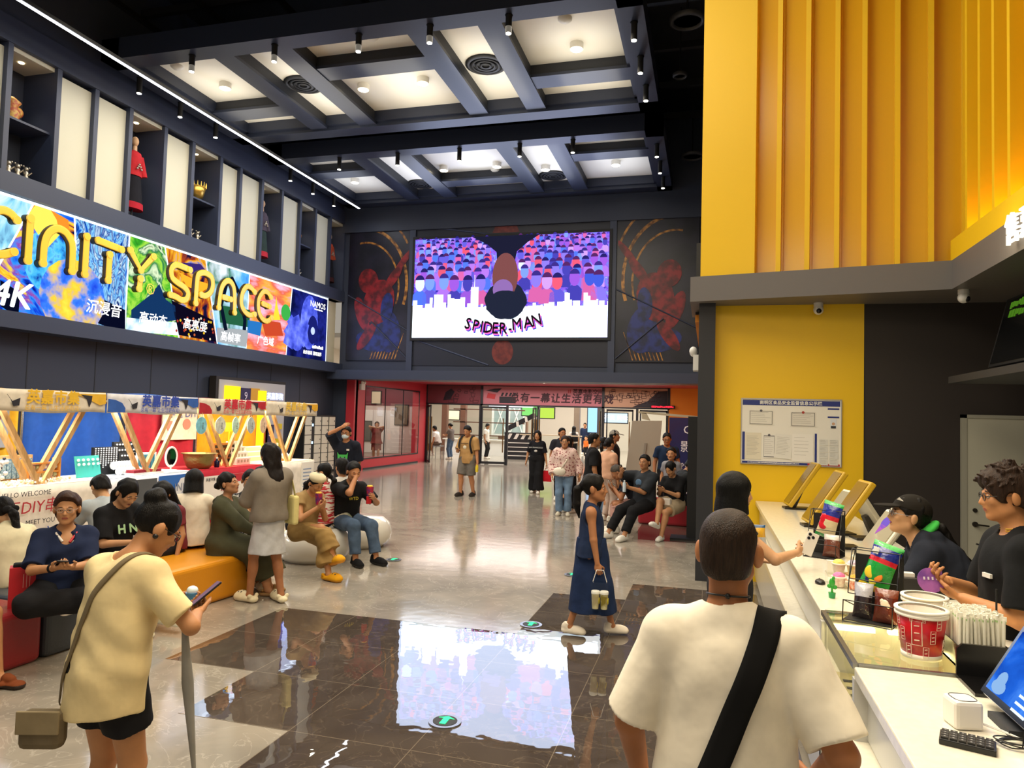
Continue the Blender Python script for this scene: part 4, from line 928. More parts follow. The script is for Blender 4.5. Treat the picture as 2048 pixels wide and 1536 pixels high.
for i in range(5): area('sign_glow',(LX+.1,10+2.4*i,4.6),2.2,16,(.62,.74,1),rot=(0,R(90),0),sy=1.8).rotation_euler=(0,R(-90),0)
# ---------------------------------------------------------------- things in the niches
silver=mat('silver_metal','#b9b2a4',rough=.3,metal=.8); gol=mat('gold_metal','#c9a24a',rough=.3,metal=.8)
NX=LX-.3
for a,b in ((9.5,10.49),(14.16,15.17),(18.83,19.69)): struct(M(navy2).bb((LX-.74,a+.05,7.02),(LX-.05,b-.05,7.06)).obj('trim_4'),'shelf inside a wall niche')
for a,b in lam:
    t=thing('niche_downlight','small downlight in the top of the wall niche','lamp',(NX,(a+b)/2,8.22),0,'niche downlights'); M(glow('#ffdca0',12)).cyl((0,0,0),(0,0,-.01),.05).obj('lens',t); spot('niche_spot',(NX,(a+b)/2,8.15),(NX-.05,(a+b)/2,6.2),22,(1,.82,.55),70)
ORD_N=['nearest','second nearest','middle','fourth','fifth','farthest']
for i,t in enumerate([o for o in COL.objects if o.name.startswith('niche_downlight')]): t['label']='small warm downlight in the %s wall niche'%ORD_N[min(i,5)]
def figurine(y,z,lab,g,h=.32):
    t=thing('figurine',lab,'figurine',(NX,y,z),0,g); M(dark).cyl((0,0,0),(0,0,.04),.06).obj('base',t)
    m=M(silver); m.lathe([(.05,.04),(.055,.10),(.035,.17),(.05,.21),(.03,.24)],n=12); m.sph((0,0,.28),(.045,.045,.05)); m.sph((0,.06,.32),.02,8,6); m.sph((0,-.06,.32),.02,8,6); m.cyl((0,-.05,.18),(.03,-.09,.24),.014); m.cyl((0,.05,.18),(.03,.09,.24),.014); m.obj('body',t)
for k,y in enumerate((9.72,9.87,10.05,10.22)): figurine(y,6.02,['first','second','third','fourth'][k]+' silver figurine from left in the nearest niche','figurines in the nearest niche')
for k,y in enumerate((14.35,14.6,14.85)): figurine(y,6.02,['left','middle','right'][k]+' silver figurine under the gold crown','figurines under the crown')
for k,y in enumerate((19.05,19.22,19.4)): figurine(y,6.02,['left','middle','right'][k]+' silver figurine in the far shelf niche','figurines in the far niche')
t=thing('headdress','gold crown headdress on a shelf in the middle niche','headdress',(NX,14.7,7.06)); M(gol).lathe([(.05,0),(.05,.06),(.17,.1),(.2,.2),(.24,.36)],n=24,cap=False).obj('band',t,solid=.01)
m=M(gol)
for i in range(18): a=2*PI*i/18; m.cyl((.24*math.cos(a),.24*math.sin(a),.34),(.25*math.cos(a),.25*math.sin(a),.46),.018,.004,6)
m.obj('spike',t)
t=thing('headdress','small bronze headdress with a stand in the far niche','headdress',(NX,19.25,7.06)); M(mat('bronze','#8a5a34',rough=.35,metal=.7)).lathe([(.05,0),(.03,.1),(.1,.2),(.14,.3),(.05,.42)],n=14).obj('body',t)
t=thing('ornament_figure','colourful red and gold ornament figure on upper shelf of nearest niche','ornament',(NX,9.85,7.06)); m=M(mat('ornament','#a8452a',rough=.5,col2='#c8a24a',nscale=14)); m.lathe([(.12,0),(.15,.15),(.1,.28),(.16,.36),(.05,.45)],n=14); m.sph((0,-.14,.25),(.06,.1,.12)); m.sph((0,.14,.22),(.06,.1,.1)); m.obj('body',t)
def mannequin(y,lab,c1,c2,c3,skin='#c9a27a'):
    t=thing('costume_mannequin',lab,'mannequin',(NX+.12,y-.1,6.02))
    M(dark).cyl((0,0,0),(0,0,.03),.2).cyl((0,0,0),(0,0,.9),.02).obj('stand',t)
    M(paint(skin)).lathe([(.05,1.5),(.045,1.62)],n=12).sph((0,0,1.72),(.08,.07,.11)).obj('head',t)
    M(cloth(c1)).lathe([(.2,.95),(.17,1.15),(.19,1.35),(.15,1.47),(.05,1.52)],n=16,sx=.7,sy=1.0).obj('jacket',t)
    s_=M(cloth(c1)); 
    for d in (-1,1): s_.cyl((0,d*.17,1.42),(.03,d*.25,1.0),.065,.08)
    s_.obj('sleeve',t)
    M(cloth(c2)).lathe([(.24,.35),(.2,.7),(.17,.96)],n=16,sx=.7).obj('skirt',t); M(cloth(c3)).lathe([(.26,.22),(.25,.36)],n=16,sx=.7).obj('hem',t)
    b=M(silver); 
    for k in range(5): b.sph((.15,-.06+.03*k,1.2-.05*abs(k-2)),.025,8,6)
    b.obj('silver_trim',t)
mannequin(12.72,'mannequin in a red costume with dark skirt in a niche','#b0262e','#14141c','#a82030'); mannequin(17.35,'mannequin in a black patterned costume with coloured fringe in a niche','#4a4250','#2a3a38','#b02a3a'); mannequin(21.05,'mannequin with an orange red costume in the farthest niche','#a8452a','#1a1a20','#402020')
# ---------------------------------------------------------------- entrance doors, header and the mall
alu=paint('#1b1d22',.4); brass=mat('brass','#8a6a3a',rough=.3,metal=.8); steel=mat('steel','#9a9c9e',rough=.25,metal=.9)
hd=thing('entrance_header','pink entrance header banner with film doodles and a dark slogan','banner',(-6.5,YE,2.83))
H0=[-11.5,-9.05,-4.03,-1.5]
fr=M(alu); fr.bb((-5,-.06,.38),(5,.06,.44)); fr.bb((-5,-.06,-.42),(5,.06,-.36))
for x in H0: fr.bb((x+6.5-.05,-.06,-.42),(x+6.5+.05,.06,.42))
fr.obj('frame',hd)
pk=mat('header_pink','#b3707a',rough=.6); hm_=mat('header_maroon','#6a2a33',rough=.6); tan=mat('header_tan','#b58f74',rough=.6); ink=paint('#3a1c26',.6)
M(hm_).bb((-4.95,-.03,-.36),(-2.6,.03,.38)).obj('left_panel',hd); M(pk).bb((-2.5,-.03,-.36),(2.42,.03,.38)).obj('middle_panel',hd); M(tan).bb((2.52,-.03,-.36),(4.95,.03,.38)).obj('right_panel',hd)
q=M(ink)
def doodle(x0,x1,n,dens,seed):
    rr=random.Random(seed)
    for i in range(n):
        x=rr.uniform(x0,x1); z=rr.uniform(-.28,.3); k=rr.choice('obt'); s_=rr.uniform(.06,.13)
        if k=='o': q.tube([(x+s_*math.cos(a),-.036,z+s_*.7*math.sin(a)) for a in np.linspace(0,2*PI,11)],.009,4)
        elif k=='b': q.tube([(x-s_,-.036,z+s_*.6),(x+s_,-.036,z+s_*.6),(x+s_*.7,-.036,z-s_),(x-s_*.7,-.036,z-s_),(x-s_,-.036,z+s_*.6)],.009,4)
        else: q.tube([(x-s_,-.036,z-s_*.5),(x-s_*.8,-.036,z+s_*.5),(x+s_,-.036,z+s_*.4),(x+s_*.9,-.036,z-s_*.5),(x-s_,-.036,z-s_*.5)],.009,4)
doodle(2.65,4.6,34,1,3); doodle(-4.0,-2.75,12,1,4)
q.use(paint('#1a1420')); q.quad((3.6,-.037,-.35),(4.94,-.037,-.35),(4.94,-.037,.3),(4.6,-.037,.28),(4.2,-.037,-.1)); q.quad((-4.25,-.037,-.25),(-3.95,-.037,-.2),(-3.75,-.037,.12),(-3.9,-.037,.26),(-4.15,-.037,.1))
for k in range(4): q.quad((-1.75+.17*k,-.037,-.02),(-1.66+.17*k,-.037,-.02),(-1.60+.17*k,-.037,.12),(-1.69+.17*k,-.037,.12))
q.quad((-1.8,-.037,-.3),(-1.1,-.037,-.3),(-1.1,-.037,-.04),(-1.8,-.037,-.04)); q.quad((-2.4,-.037,.2),(-1.9,-.037,.12),(-1.7,-.037,.3),(-2.0,-.037,.28)); q.use(paint('#b02a30')); q.quad((-2.35,-.038,-.1),(-2.0,-.038,-.15),(-1.95,-.038,.05),(-2.3,-.038,.1)); q.obj('doodle',hd)
text('总有一幕让生活更有戏',.40,ink,T(.75,-.035,-.09),parent=hd,bold=.012,shear=.12,space=1.13); text('英嘉电影空间',.2,ink,T(1.85,-.035,.21),parent=hd,bold=.004); text('i1',.2,paint('#a02830'),T(1.12,-.035,.21),parent=hd,bold=.01)
rl=thing('scrolling_sign','narrow red led text strip at the right end of the entrance header','sign',gy(1325,814,YE-.15)); M(black).box((0,0,0),(.95,.05,.12)).obj('box',rl); bars(T(0,-.03,0),.82,.07,5,glow('#ff2030',3),'led_text',rl)
def glassdoor(x,ang,label,w_=1.05,handle=True,side=1):
    t=thing('door_%d'%(3+len([o for o in COL.objects if o.name.startswith('door_')])),label,'door',(x,YE,0),ang); M(glass()).box((side*w_/2,0,1.2),(w_-.04,.012,2.3)).obj('pane',t)
    f=M(alu); f.bb((0,-.025,.02),(side*w_,.025,.12)); f.bb((0,-.025,2.3),(side*w_,.025,2.38)); f.bb((0,-.025,.02),(side*.05,.025,2.38)); f.bb((side*(w_-.05),-.025,.02),(side*w_,.025,2.38)); f.obj('frame',t)
    if handle: h_=M(brass); [h_.cyl((side*(w_-.15),s_*.06,.5),(side*(w_-.15),s_*.06,1.9),.02) for s_ in(-1,1)]; h_.obj('handle',t)
    t['kind']='structure'
for x,a,l,sd in ((-11.42,-62,'leftmost glass entrance door, swung wide open by the red wall',1),(-9.05,12,'glass entrance door left of the man with a backpack',1),(-6.75,-70,'open glass door beside the black haired woman',-1),(-6.6,-80,'open glass door behind the woman in floral blouse',1),(-4.0,-75,'open glass door behind the man in a black tee',-1),(-3.9,8,'glass door behind the leaning grey board',1),(-1.55,0,'rightmost glass door beside the orange wall',-1)): glassdoor(x,a,l,side=sd)
po=M(alu)
for x in (-11.45,-9.1,-7.95,-6.65,-4.03,-2.7,-1.5): po.bb((x-.045,YE-.05,0),(x+.045,YE+.05,2.42))
struct(po.obj('door_1'),'black posts of the glass entrance')
sw=thing('shop_window','large glass window in the red wall of the entrance','window',(RXX,25,1.64)); sw['kind']='thing'
M(glass()).box((0,0,0),(.015,4.75,2.5)).obj('pane',sw); f=M(alu)
for y in (-2.4,-.8,.8,2.4): f.box((0,y,0),(.03,.02,2.52))
for z in (-1.26,1.26): f.box((0,0,z),(.05,4.8,.04))
f.obj('frame',sw)
rb=M(paint('#8f7a74')); rb.bb((-15,22.4,0),(-14.9,28,3.3)); rb.use(paint('#c9b7ae')).bb((-14.9,23,.3),(-14.85,27.5,2.2)); rb.use(paint('#6a2630')).bb((-14.9,22.4,2.2),(-14.84,28,3.3)); rb.use(paint('#c9b0a8')).bb((-15,27.9,0),(-11.8,28,2.3)); rb.use(paint('#6a2630')).bb((-15,27.88,2.3),(-11.8,28,3.3)); rb.use(paint('#e2d8d2')); [rb.bb((-14.4+.62*k,27.88,.3),(-13.8+.62*k,27.9,2.1)) for k in range(3)]; rb.use(paint('#7a6a5a')).bb((-15,22.4,0),(-11.8,28,.004)); struct(rb.obj('wall_shop'),'walls of the small room behind the red window')
area('shop_light',(-13.2,25.5,3.2),2.2,75,(1,.9,.8),sy=4)
for i,(y,z,l) in enumerate(((23.6,1.5,'framed dark poster low in the red window'),(24.1,2.35,'small framed picture high in the red window'),(26.6,1.9,'brown notice board at the right of the red window'))):
    t=thing('poster',l,'poster',tuple(gy((731,753,803)[i],(862,795,830)[i],27.86))); M(paint(('#4d4a48','#c9b59a','#6d5a48')[i])).box((0,-.02,0),((.5,.4,.55)[i],.03,(.8,.5,.8)[i])).obj('print',t); M(paint('#1c1a1a')).box((0,.0,0),((.58,.48,.62)[i],.03,(.88,.58,.88)[i])).obj('frame',t)
# mall furniture
def far(px,py,D=None,Y=36): return gy(px,py,Y)
mw=thing('shop_window','white lattice window in the timber wall of the mall','window',(gy(1017,845,39.6).x,39.6,2.0)); f=M(paint('#e8ecea')); f.box((0,0,0),(2.0,.05,2.3)); f.use(paint('#9fb4b4')).box((-.48,-.03,0),(.75,.02,2.0)).box((.48,-.03,0),(.75,.02,2.0)); f.use(paint('#eef2f0'))
for c in (-.48,.48):
    for s_ in (-1,1): f.tube([(c-.37,-.05,-s_*1.0),(c+.37,-.05,s_*1.0)],.035,5)
f.obj('lattice',mw)
cb=thing('clapper_board','big black and white film clapper display behind the glass','display',tuple(gz(1012,918))); 
cb.rotation_euler=(0,0,R(10)); m=M(paint('#25262c')); m.bb((-.1,-.05,0),(1.3,.05,1.25)); m.use(paint('#f0eee8'))
for k in range(4): m.quad((.0+.33*k,-.06,.95),(.15+.33*k,-.06,.95),(.28+.33*k,-.06,1.2),(.13+.33*k,-.06,1.2)); m.bb((.05,-.06,.15+.2*k),(1.2,-.055,.19+.2*k))
m.obj('board',cb); m=M(paint('#25262c')); m.box((.65,0,1.75),(1.5,.1,.22),Ry(-28)); m.use(paint('#f0eee8')); m.box((.5,-.06,1.65),(.12,.02,.24),Ry(-10)); m.box((.9,-.06,1.88),(.12,.02,.24),Ry(-10)); m.obj('clap_stick',cb)
ct=thing('mall_counter','long white service counter inside the mall','counter',(-10.6,34.5,0)); M(paint('#f2f0ec')).bb((-2.4,0,0),(2.5,.5,.75)).obj('base',ct); M(paint('#d8d2c8')).bb((-2.5,-.1,.75),(2.6,.6,.8)).obj('top',ct); M(glass()).bb((-2.4,0,.8),(2.5,.02,1.9)).obj('pane',ct)
gr=thing('glass_railing','glass railing with a pale wooden handrail in the mall','railing',(-6.9,32.5,0)); M(glass()).bb((-1.8,0,0),(1.2,.02,1.15)).obj('pane',gr); M(paint('#d9c9ae')).bb((-1.8,-.06,1.15),(1.3,.08,1.2)).obj('handrail',gr)
for i,(px,py,wd_,hh,c,l) in enumerate(((1232,836,1.2,.5,'#cfe8ff','lit shop sign with white characters seen through the doors'),(1060,822,.9,.5,'#7ac86a','green lit picture screen seen through the doors'),(1092,826,.9,.55,'#a8c84a','yellow green lit food screen in the mall'),(1185,835,.5,1.6,'#9fd0ff','tall blue lit panel in the mall'),(1022,812,2.6,.14,'#f4f8ff','white lit shop lettering strip behind the doors'),(905,830,.8,.5,'#ffe6b8','warm lit shelf panel in the mall'))):
    t=thing('lit_sign',l,'sign',tuple(gy(px,py,38.5))); M(alu).box((0,.06,0),(wd_+.1,.1,hh+.1)).obj('frame',t); M(glow(c,1.3)).box((0,0,0),(wd_,.03,hh)).obj('face',t)
    if i==0: text('不贵 美味',.3,glow('#ffffff',2),T(0,-.03,0),parent=t); 
for i,px in enumerate((888,925,1153,1200)):
    struct(M(paint(('#6a4636','#6a4636','#7a6a5a','#3d3a3c')[i])).bb((gy(px,850,37).x-.15,37,0),(gy(px,850,37).x+.15,37.3,5)).obj('column_%d'%(i+1)),'dark shop column in the mall')
tr_=M(paint('#5a3a2c')); 
for k in range(3): tr_.bb((-13.5,37,.9+.7*k),(-9.5,37.2,.96+.7*k))
tag(tr_.obj('wall_shelf'),'brown display shelf of the shop beyond the doors','shelf')
# ceiling downlights under the red soffit
for i,(px,py) in enumerate(((824,755),(870,762),(941,756),(978,764),(1060,758),(1088,766),(1189,760),(1207,767),(1327,762),(1333,769))):
    p=gz(px,py,3.24); t=tag(M(glow('#fff4e0',8)).cyl((0,0,0),(0,0,-.012),.06).obj('recessed_light',None,p),'recessed ceiling light under the red soffit, %s from left'%('first second third fourth fifth sixth seventh eighth ninth tenth'.split()[i]),'lamp','recessed lights in the red soffit')
def emlight(p,rz,l):
    t=thing('emergency_light',l,'emergency light',p,rz); M(paint('#e2e0da')).box((0,0,0),(.28,.08,.2)).obj('box',t); h_=M(paint('#e2e0da'))
    for s_ in (-1,1): h_.sph((s_*.08,-.04,.15),(.06,.05,.06))
    h_.obj('lamp_head',t)
emlight((RXX+.045,22.25,2.85),90,'white twin head emergency light on the red wall corner'); emlight((-.17,CY+.1,2.72),-90,'white emergency light on the dark post by the yellow wall')
# floor exit markers
for i,(px,py) in enumerate(((890,1444),(1062,1250),(787,1120),(1145,1150))):
    t=thing('exit_floor_light',('nearest round green arrow light set in the brown tiles','green arrow floor light by the walking girl','small green floor light near the seated man','green floor light behind the walking girl')[i],'floor light',tuple(gz(px,py,.002))); M(steel).cyl((0,0,0),(0,0,.008),.105,n=28).obj('rim',t); M(black).cyl((0,0,.008),(0,0,.010),.078,n=28).obj('disc',t)
    a=M(glow('#35e87a',3)); a.quad((-.055,.03,.012),(.0,.065,.012),(.055,.03,.012),(.02,.03,.012),(.02,-.055,.012),(-.02,-.055,.012),(-.02,.03,.012)); a.obj('arrow',t)
# ---------------------------------------------------------------- lockers and wall map
lk=thing('locker','tall black locker cabinet with white numbered doors','locker',(LX+.02,20.3,0)); M(black).bb((-.3,-.75,0),(0,1.15,1.85)).obj('body',lk)
for c in range(4):
    for r_ in range(6):
        y=-.72+.44*c+(.12 if c>0 else 0); d=M(paint('#dcd8c8')).bb((0,y+.02,.08+.29*r_),(.02,y+.38,.35+.29*r_)).obj('door',lk)
m=M(glow('#bfe0ff',1.5)); m.bb((.0,-.30,1.5),(.012,-.22,1.58)).bb((0,-.3,.95),(.012,-.22,1.03)); m.obj('control_screen',lk)
mp=thing('wall_map','pale wall display board with lit yellow blocks and purple numbers','display',(LX-.2,17.1,1.4)); M(paint('#2a2624')).bb((-.1,-1.55,-1.4),(.1,1.55,1.4)).obj('frame',mp); M(paint('#b9b8bd',.4)).bb((.1,-1.45,-1.35),(.12,1.5,1.32)).obj('panel',mp)
ylit=glow('#ffd21e',1.5)
for (y,z,a,b,c) in ((-.95,.95,.30,.22,'y'),(-.95,.6,.36,.14,'#b03a1c'),(-.42,.9,.22,.24,'#2c2450'),(.0,.95,.2,.2,'#d8a030'),(.32,.9,.2,.2,'y'),(.05,.63,.42,.08,'y'),(.32,.2,.16,.3,'y'),(.32,-.3,.16,.32,'y'),(.75,-.1,.2,.25,'#2c2450'),(1.2,-.45,.12,.2,'#d8c020'),(1.25,.1,.1,.08,'#d8c020'),(.55,-.12,.1,.25,'#c05a2a')):
    M(ylit if c=='y' else paint(c)).bb((.12,y-a,z-b),(.17,y+a,z+b)).obj('light_block' if c=='y' else 'block',mp)
text('9',.3,paint('#d8d0e8'),T(.18,-.42,.92)@Rz(90),parent=mp); text('3',.3,paint('#d8d0e8'),T(.18,.75,-.08)@Rz(90),parent=mp); text('英嘉影院',.2,glow('#b8c4ff',2),T(.13,1.0,.95)@Rz(90),parent=mp,bold=.01)
m=M(paint('#a83030')); m.quad((.13,.4,-.95),(.13,.75,-.95),(.13,.58,-.45)); m.use(paint('#22202c')).quad((.131,.6,-1.0),(.131,.95,-1.0),(.131,.78,-.75)); m.obj('printed_shape',mp)
# ---------------------------------------------------------------- market stalls
wood=mat('pine','#c49a63',rough=.6,noise=.15,nscale=6,stretch=(4,4,.6)); SX=-8.0
clr={'y':'#e3b33c','b':'#2b4f9c','r':'#b5303a'}
tops=['#e3b33c','#3a62b0','#b5303a','#e0a92e']
ys=[6.15,7.97,9.79,11.62]; WD=1.8; STL=['nearest market stall with yellow banner and white bead craft cloth','blue bannered market stall of necklaces, second from the camera','red bannered market stall with the brass basin','farthest market stall with yellow banner in front of the map board']
def tri(t,pts,m,name,d=.004): 
    q=M(m); q.quad(*pts); return q.obj(name,t)
for i,y0 in enumerate(ys):
    t=thing('market_stall',STL[i],'market stall',(SX,y0,0))
    tb=M(wood); tb.bb((-.75,0,.90),(.03,WD,.94)); 
    for yy in (.05,WD-.05): 
        for xx in (-.68,-.04): tb.bb((xx-.03,yy-.03,0),(xx+.03,yy+.03,.9))
    tb.obj('table',t)
    topc=cloth(['#e9e4dc','#c8d4e6','#c02a36','#f0e6cc'][i]); M(topc).bb((-.76,-.01,.94),(.04,WD+.01,.955)).obj('table_cover',t)
    fc=['#e6ddd0','#e9e9ee','#b8283a','#eee6da'][i]
    c=M(cloth(fc,bump=.15)); c.grid(lambda u,v:(.045+.015*math.sin(u*19)*(1-v),u*WD,.06+.885*v),28,6); c.obj('front_cloth',t,solid=.006)
    for k,x in enumerate((-.05,-.22)):
        for s_ in (-1,1):
            m=M(wood); ym=WD/2+.08; p=Vector((x,ym+s_*.03,.95)); q_=Vector((x,ym+s_*.64,2.0)); m.box((p+q_)/2,(.05,.06,(q_-p).length),Rx(-s_*math.degrees(math.atan2(.61,1.05)))); m.obj('post',t)
    cn_=M(cloth(tops[i],bump=.1)); cn_.grid(lambda u,v:(.06-.95*v,-.02+u*(WD+.02),2.12+(.05*math.sin(u*PI) if i==1 else 0)*math.sin(v*PI)-.06*v+.008*math.sin(u*14)),16,6); cn_.obj('canopy',t,solid=.008)
    b=M(cloth('#e2d8c4' if i!=1 else '#dcdce0',bump=.1)); zt=2.125
    b.grid(lambda u,v:(.075+.008*math.sin(u*16+v*2),-.01+u*(WD-.0),zt-.27*v+.012*math.sin(u*9)*v),30,4); b.use(cloth(tops[i],bump=.1))
    if i in (1,2): b.quad(*[(.09,.0+.001,1.87),(.09,.30,1.87),(.09,.30,1.93),(.09,.24,2.0),(.09,.12,2.04),(.09,0.001,2.05)])
    b.quad(*[(.09,WD-.02,2.11),(.09,WD-.02,1.98),(.09,WD-.12,1.96),(.09,WD-.25,2.01),(.09,WD-.38,2.06),(.09,WD-.55,2.10)][::-1])
    b.use(paint('#2b2b33')); yb=.42; b.quad((.092,yb,1.98),(.092,yb-.07,2.06),(.092,yb-.02,2.0),(.092,yb+.02,1.92),(.092,yb+.09,1.93),(.092,yb+.10,2.02)); yb=WD-.33; b.quad((.092,yb-.1,2.09),(.092,yb+.08,2.08),(.092,yb+.07,2.0),(.092,yb+.04,1.93),(.092,yb,2.03))
    b.obj('banner',t,solid=.006)
    tc=paint(['#eec033','#3450b4','#d02f40','#eec84a'][i]); text('英嘉市集',.185,tc,T(.10,WD*.54,2.03)@Rz(90),parent=t,bold=.006,space=1.05); text('总有一幕 让生活更有戏!',.075,tc,T(.10,WD*.54,1.905)@Rz(90),parent=t)
    if i==0:
        for (s_,y,z,sz,c_) in (('HELLO WELCOME',.68,.86,.085,'#2c2a2a'),('手工DIY串珠',.78,.69,.2,'#b02a34'),('MEET YOU',.9,.51,.085,'#2c2a2a'),('市集',1.1,.33,.2,'#2c4aa0')): text(s_,sz,paint(c_),T(.075,y,z)@Rz(90),parent=t,shear=.1 if sz>.1 else 0)
    if i==1:
        q=M(paint('#2e6ac0')); q.bb((.055,1.05,.3),(.065,1.78,.92)); q.use(paint('#e6e6ea')).quad((.068,1.25,.3),(.068,1.78,.3),(.068,1.78,.9),(.068,1.5,.86),(.068,1.4,.72)); q.use(paint('#55585c')).bb((.055,.45,.45),(.07,1.0,.9)); q.obj('poster',t); text('INJIA',.17,paint('#8088a0'),T(.075,1.55,.72)@Rz(90),parent=t); text('SPACE',.17,paint('#8088a0'),T(.075,1.55,.54)@Rz(90),parent=t)
    if i==2:
        q=M(paint('#ece6e0')); q.bb((.055,.12,.3),(.065,1.75,.84)); q.use(paint('#c4303c')).quad((.067,.75,.84),(.067,.95,.74),(.067,1.15,.70),(.067,1.4,.78),(.067,1.6,.84)); q.obj('poster',t); text('英嘉市集 INJIA SPACE',.06,paint('#4a4a50'),T(.07,.55,.78)@Rz(90),parent=t); text('有趣',.12,paint('#b02a34'),T(.07,.75,.62)@Rz(90),parent=t,bold=.004); text('INJIA',.11,paint('#c4303c'),T(.07,.98,.50)@Rz(90),parent=t,bold=.004)
    if i==3:
        q=M(paint('#f0ede4')); q.bb((.055,1.3,.35),(.065,1.76,.92)); q.use(paint('#8aa0c0'))
        for k in range(6): q.bb((.066,1.36,.42+.07*k),(.068,1.66,.44+.07*k))
        q.obj('poster',t)
for i,(a,b,c,l) in enumerate(((-40,42,'#d9a92e','yellow fabric backdrop at the left behind the nearest stall'),(42,246,'#2450a0','blue fabric backdrop behind the nearest stall'),(250,392,'#a8283a','dark red fabric backdrop behind the necklace stall'),(392,516,'#e0951c','orange fabric backdrop behind the brass basin'))):
    ya,yb=gx(a,870,-9.3).y,gx(b,870,-9.3).y
    t=thing('fabric_backdrop',l,'backdrop',(-9.3,ya,0)); q=M(cloth(c,bump=.3,bscale=3)); q.grid(lambda u,v:(.03*math.sin(u*23),u*(yb-ya-.04),.02+2.0*v),40,4); q.obj('fabric',t,solid=.008); M(steel).cyl((0,0,2.02),(0,yb-ya-.04,2.02),.02).cyl((0,0,0),(0,0,2.02),.02).obj('stand',t)
    if i==0: q=M(paint('#8d8f94')).bb((.05,.15,1.35),(.07,yb-ya-.25,1.95)); q.use(paint('#6a2a34')).cyl((.07,yb-ya-.55,1.82),(.075,yb-ya-.55,1.82),.2,n=24); q.obj('grey_poster',t)
    if i==2: q=M(cloth('#d9d2c2')).bb((.05,.75,1.38),(.07,yb-ya-.08,1.96)); q.use(paint('#c07a6a')).cyl((.07,.95,1.62),(.078,.95,1.62),.10,n=18).cyl((.07,yb-ya-.35,1.66),(.078,yb-ya-.35,1.66),.10,n=18); q.obj('craft_poster',t); text('非遗 DIY',.2,paint('#4a5c98'),T(.08,(.75+yb-ya)/2,1.85)@Rz(90),parent=t)
# goods on the stalls -------------------------------------------------
TZ=.957
def sp_(y,x=-.3): return (SX+x,y,TZ)
t=thing('bead_rack','small wooden drawer rack of beads at the back of nearest stall','rack',sp_(7.05,-.45)); m=M(wood); m.bb((-.05,-.3,0),(.0,.3,.34)); m.bb((0,-.3,0),(.1,.3,.03)); m.obj('frame',t); m=M(mat('beads_teal','#9fb8bc',rough=.3,col2='#5a7f96',nscale=40)); [m.bb((.0,-.28+.07*k,.05),(.03,-.225+.07*k,.3)) for k in range(8)]; m.obj('bead_strand',t)
t=thing('ribbon_rack','orange wooden spool rack in front of the bead drawers','rack',sp_(7.3,-.25)); m=M(mat('orange_wood','#d08a3a',rough=.5)); 
for z in (.02,.12,.23): m.bb((-.06,-.22,z),(.06,.22,z+.02))
m.bb((-.06,-.24,0),(.06,-.21,.3)).bb((-.06,.21,0),(.06,.24,.3)); m.obj('frame',t); cols=['#e8c8d4','#d0e4e8','#f0e0a0','#e0b0a0','#c8d8b0','#f4f0ea']
for k in range(5): M(plastic(cols[k])).cyl((0,-.17+.085*k,.09),(0,-.11+.085*k,.09),.035).obj('spool',t)
for k in range(5): M(plastic(cols[(k+3)%6])).cyl((0,-.17+.085*k,.19),(0,-.11+.085*k,.19),.033).obj('spool',t)
bs=M(); bm=[plastic(c) for c in ('#f4f2ec','#e8e2da','#f0c8b0','#cfe0e6','#e6d690','#ffffff')]
for k in range(420): bs.use(bm[k%6]); bs.sph((random.uniform(-.12,.14),random.uniform(-.62,.5),random.uniform(.006,.05)),random.uniform(.008,.018),6,4)
tag(bs.obj('loose_beads',None,sp_(7.05,-.14)),'heap of loose white and pastel beads on the nearest stall','beads',kind='stuff')
for k,(y,x) in enumerate(((6.42,-.3),(6.35,-.12))):
    t=thing('tin_box',('yellow tin with a lid at the back of nearest stall','yellow tin in front with white labels')[k],'box',sp_(y,x)); M(mat('tin','#c9a53a',rough=.35,metal=.3)).bb((-.08,-.16,0),(.08,.16,.13)).obj('box',t,bev=.01); M(paint('#efe6cc')).bb((-.06,-.12,.13),(.06,.12,.14)).obj('label_card',t)
t=thing('charm_stand','bunch of white charms on a small stand on the nearest stall','stand',sp_(6.72,-.25)); M(dark).cyl((0,0,0),(0,0,.3),.012).obj('pole',t); m=M(plastic('#e9e4de')); [m.sph((random.uniform(-.06,.06),random.uniform(-.07,.07),random.uniform(.05,.33)),.028,7,5) for k in range(26)]; m.use(plastic('#2a2830')); [m.sph((random.uniform(-.06,.06),random.uniform(-.07,.07),random.uniform(.05,.33)),.02,6,4) for k in range(10)]; m.obj('charms',t)
t=thing('earring_board','turquoise board with white earrings on the blue stall','display',sp_(8.1,-.3)); t.rotation_euler=(0,R(-12),0); M(paint('#3fb5a8')).bb((-.01,-.2,0),(.01,.2,.3)).obj('board',t); m=M(plastic('#f2f0ea')); [m.sph((.02,-.16+.08*(k%5),.24-.06*(k//5)),.02,7,5) for k in range(10)]; m.obj('earrings',t)
t=thing('necklace_stand','dark stand hung with rows of pearl necklaces','stand',sp_(8.5,-.45)); M(black).bb((-.02,-.22,0),(.02,.22,.4)).obj('board',t); m=M(plastic('#e8eaee')); 
for k in range(9): [m.sph((.03,-.19+.047*k,.38-.03*j),.011,6,4) for j in range(10-(k%3))]
m.obj('necklace',t)
t=thing('bracelet_roll','row of white bracelet rolls on the blue stall','display',sp_(8.75,-.25)); M(paint('#e8e4de')).cyl((0,-.2,.05),(0,.2,.05),.05,n=14).cyl((-.1,-.2,.13),(-.1,.2,.13),.05,n=14).obj('roll',t); m=M(plastic('#f4f4f0')); 
for k in range(8):
    for r_ in ((0,.05),(-.1,.13)): m.tube([(r_[0]+.055*math.cos(a),-.18+.05*k,r_[1]+.055*math.sin(a)) for a in np.linspace(0,2*PI,9)],.010,5)
m.obj('bracelets',t)
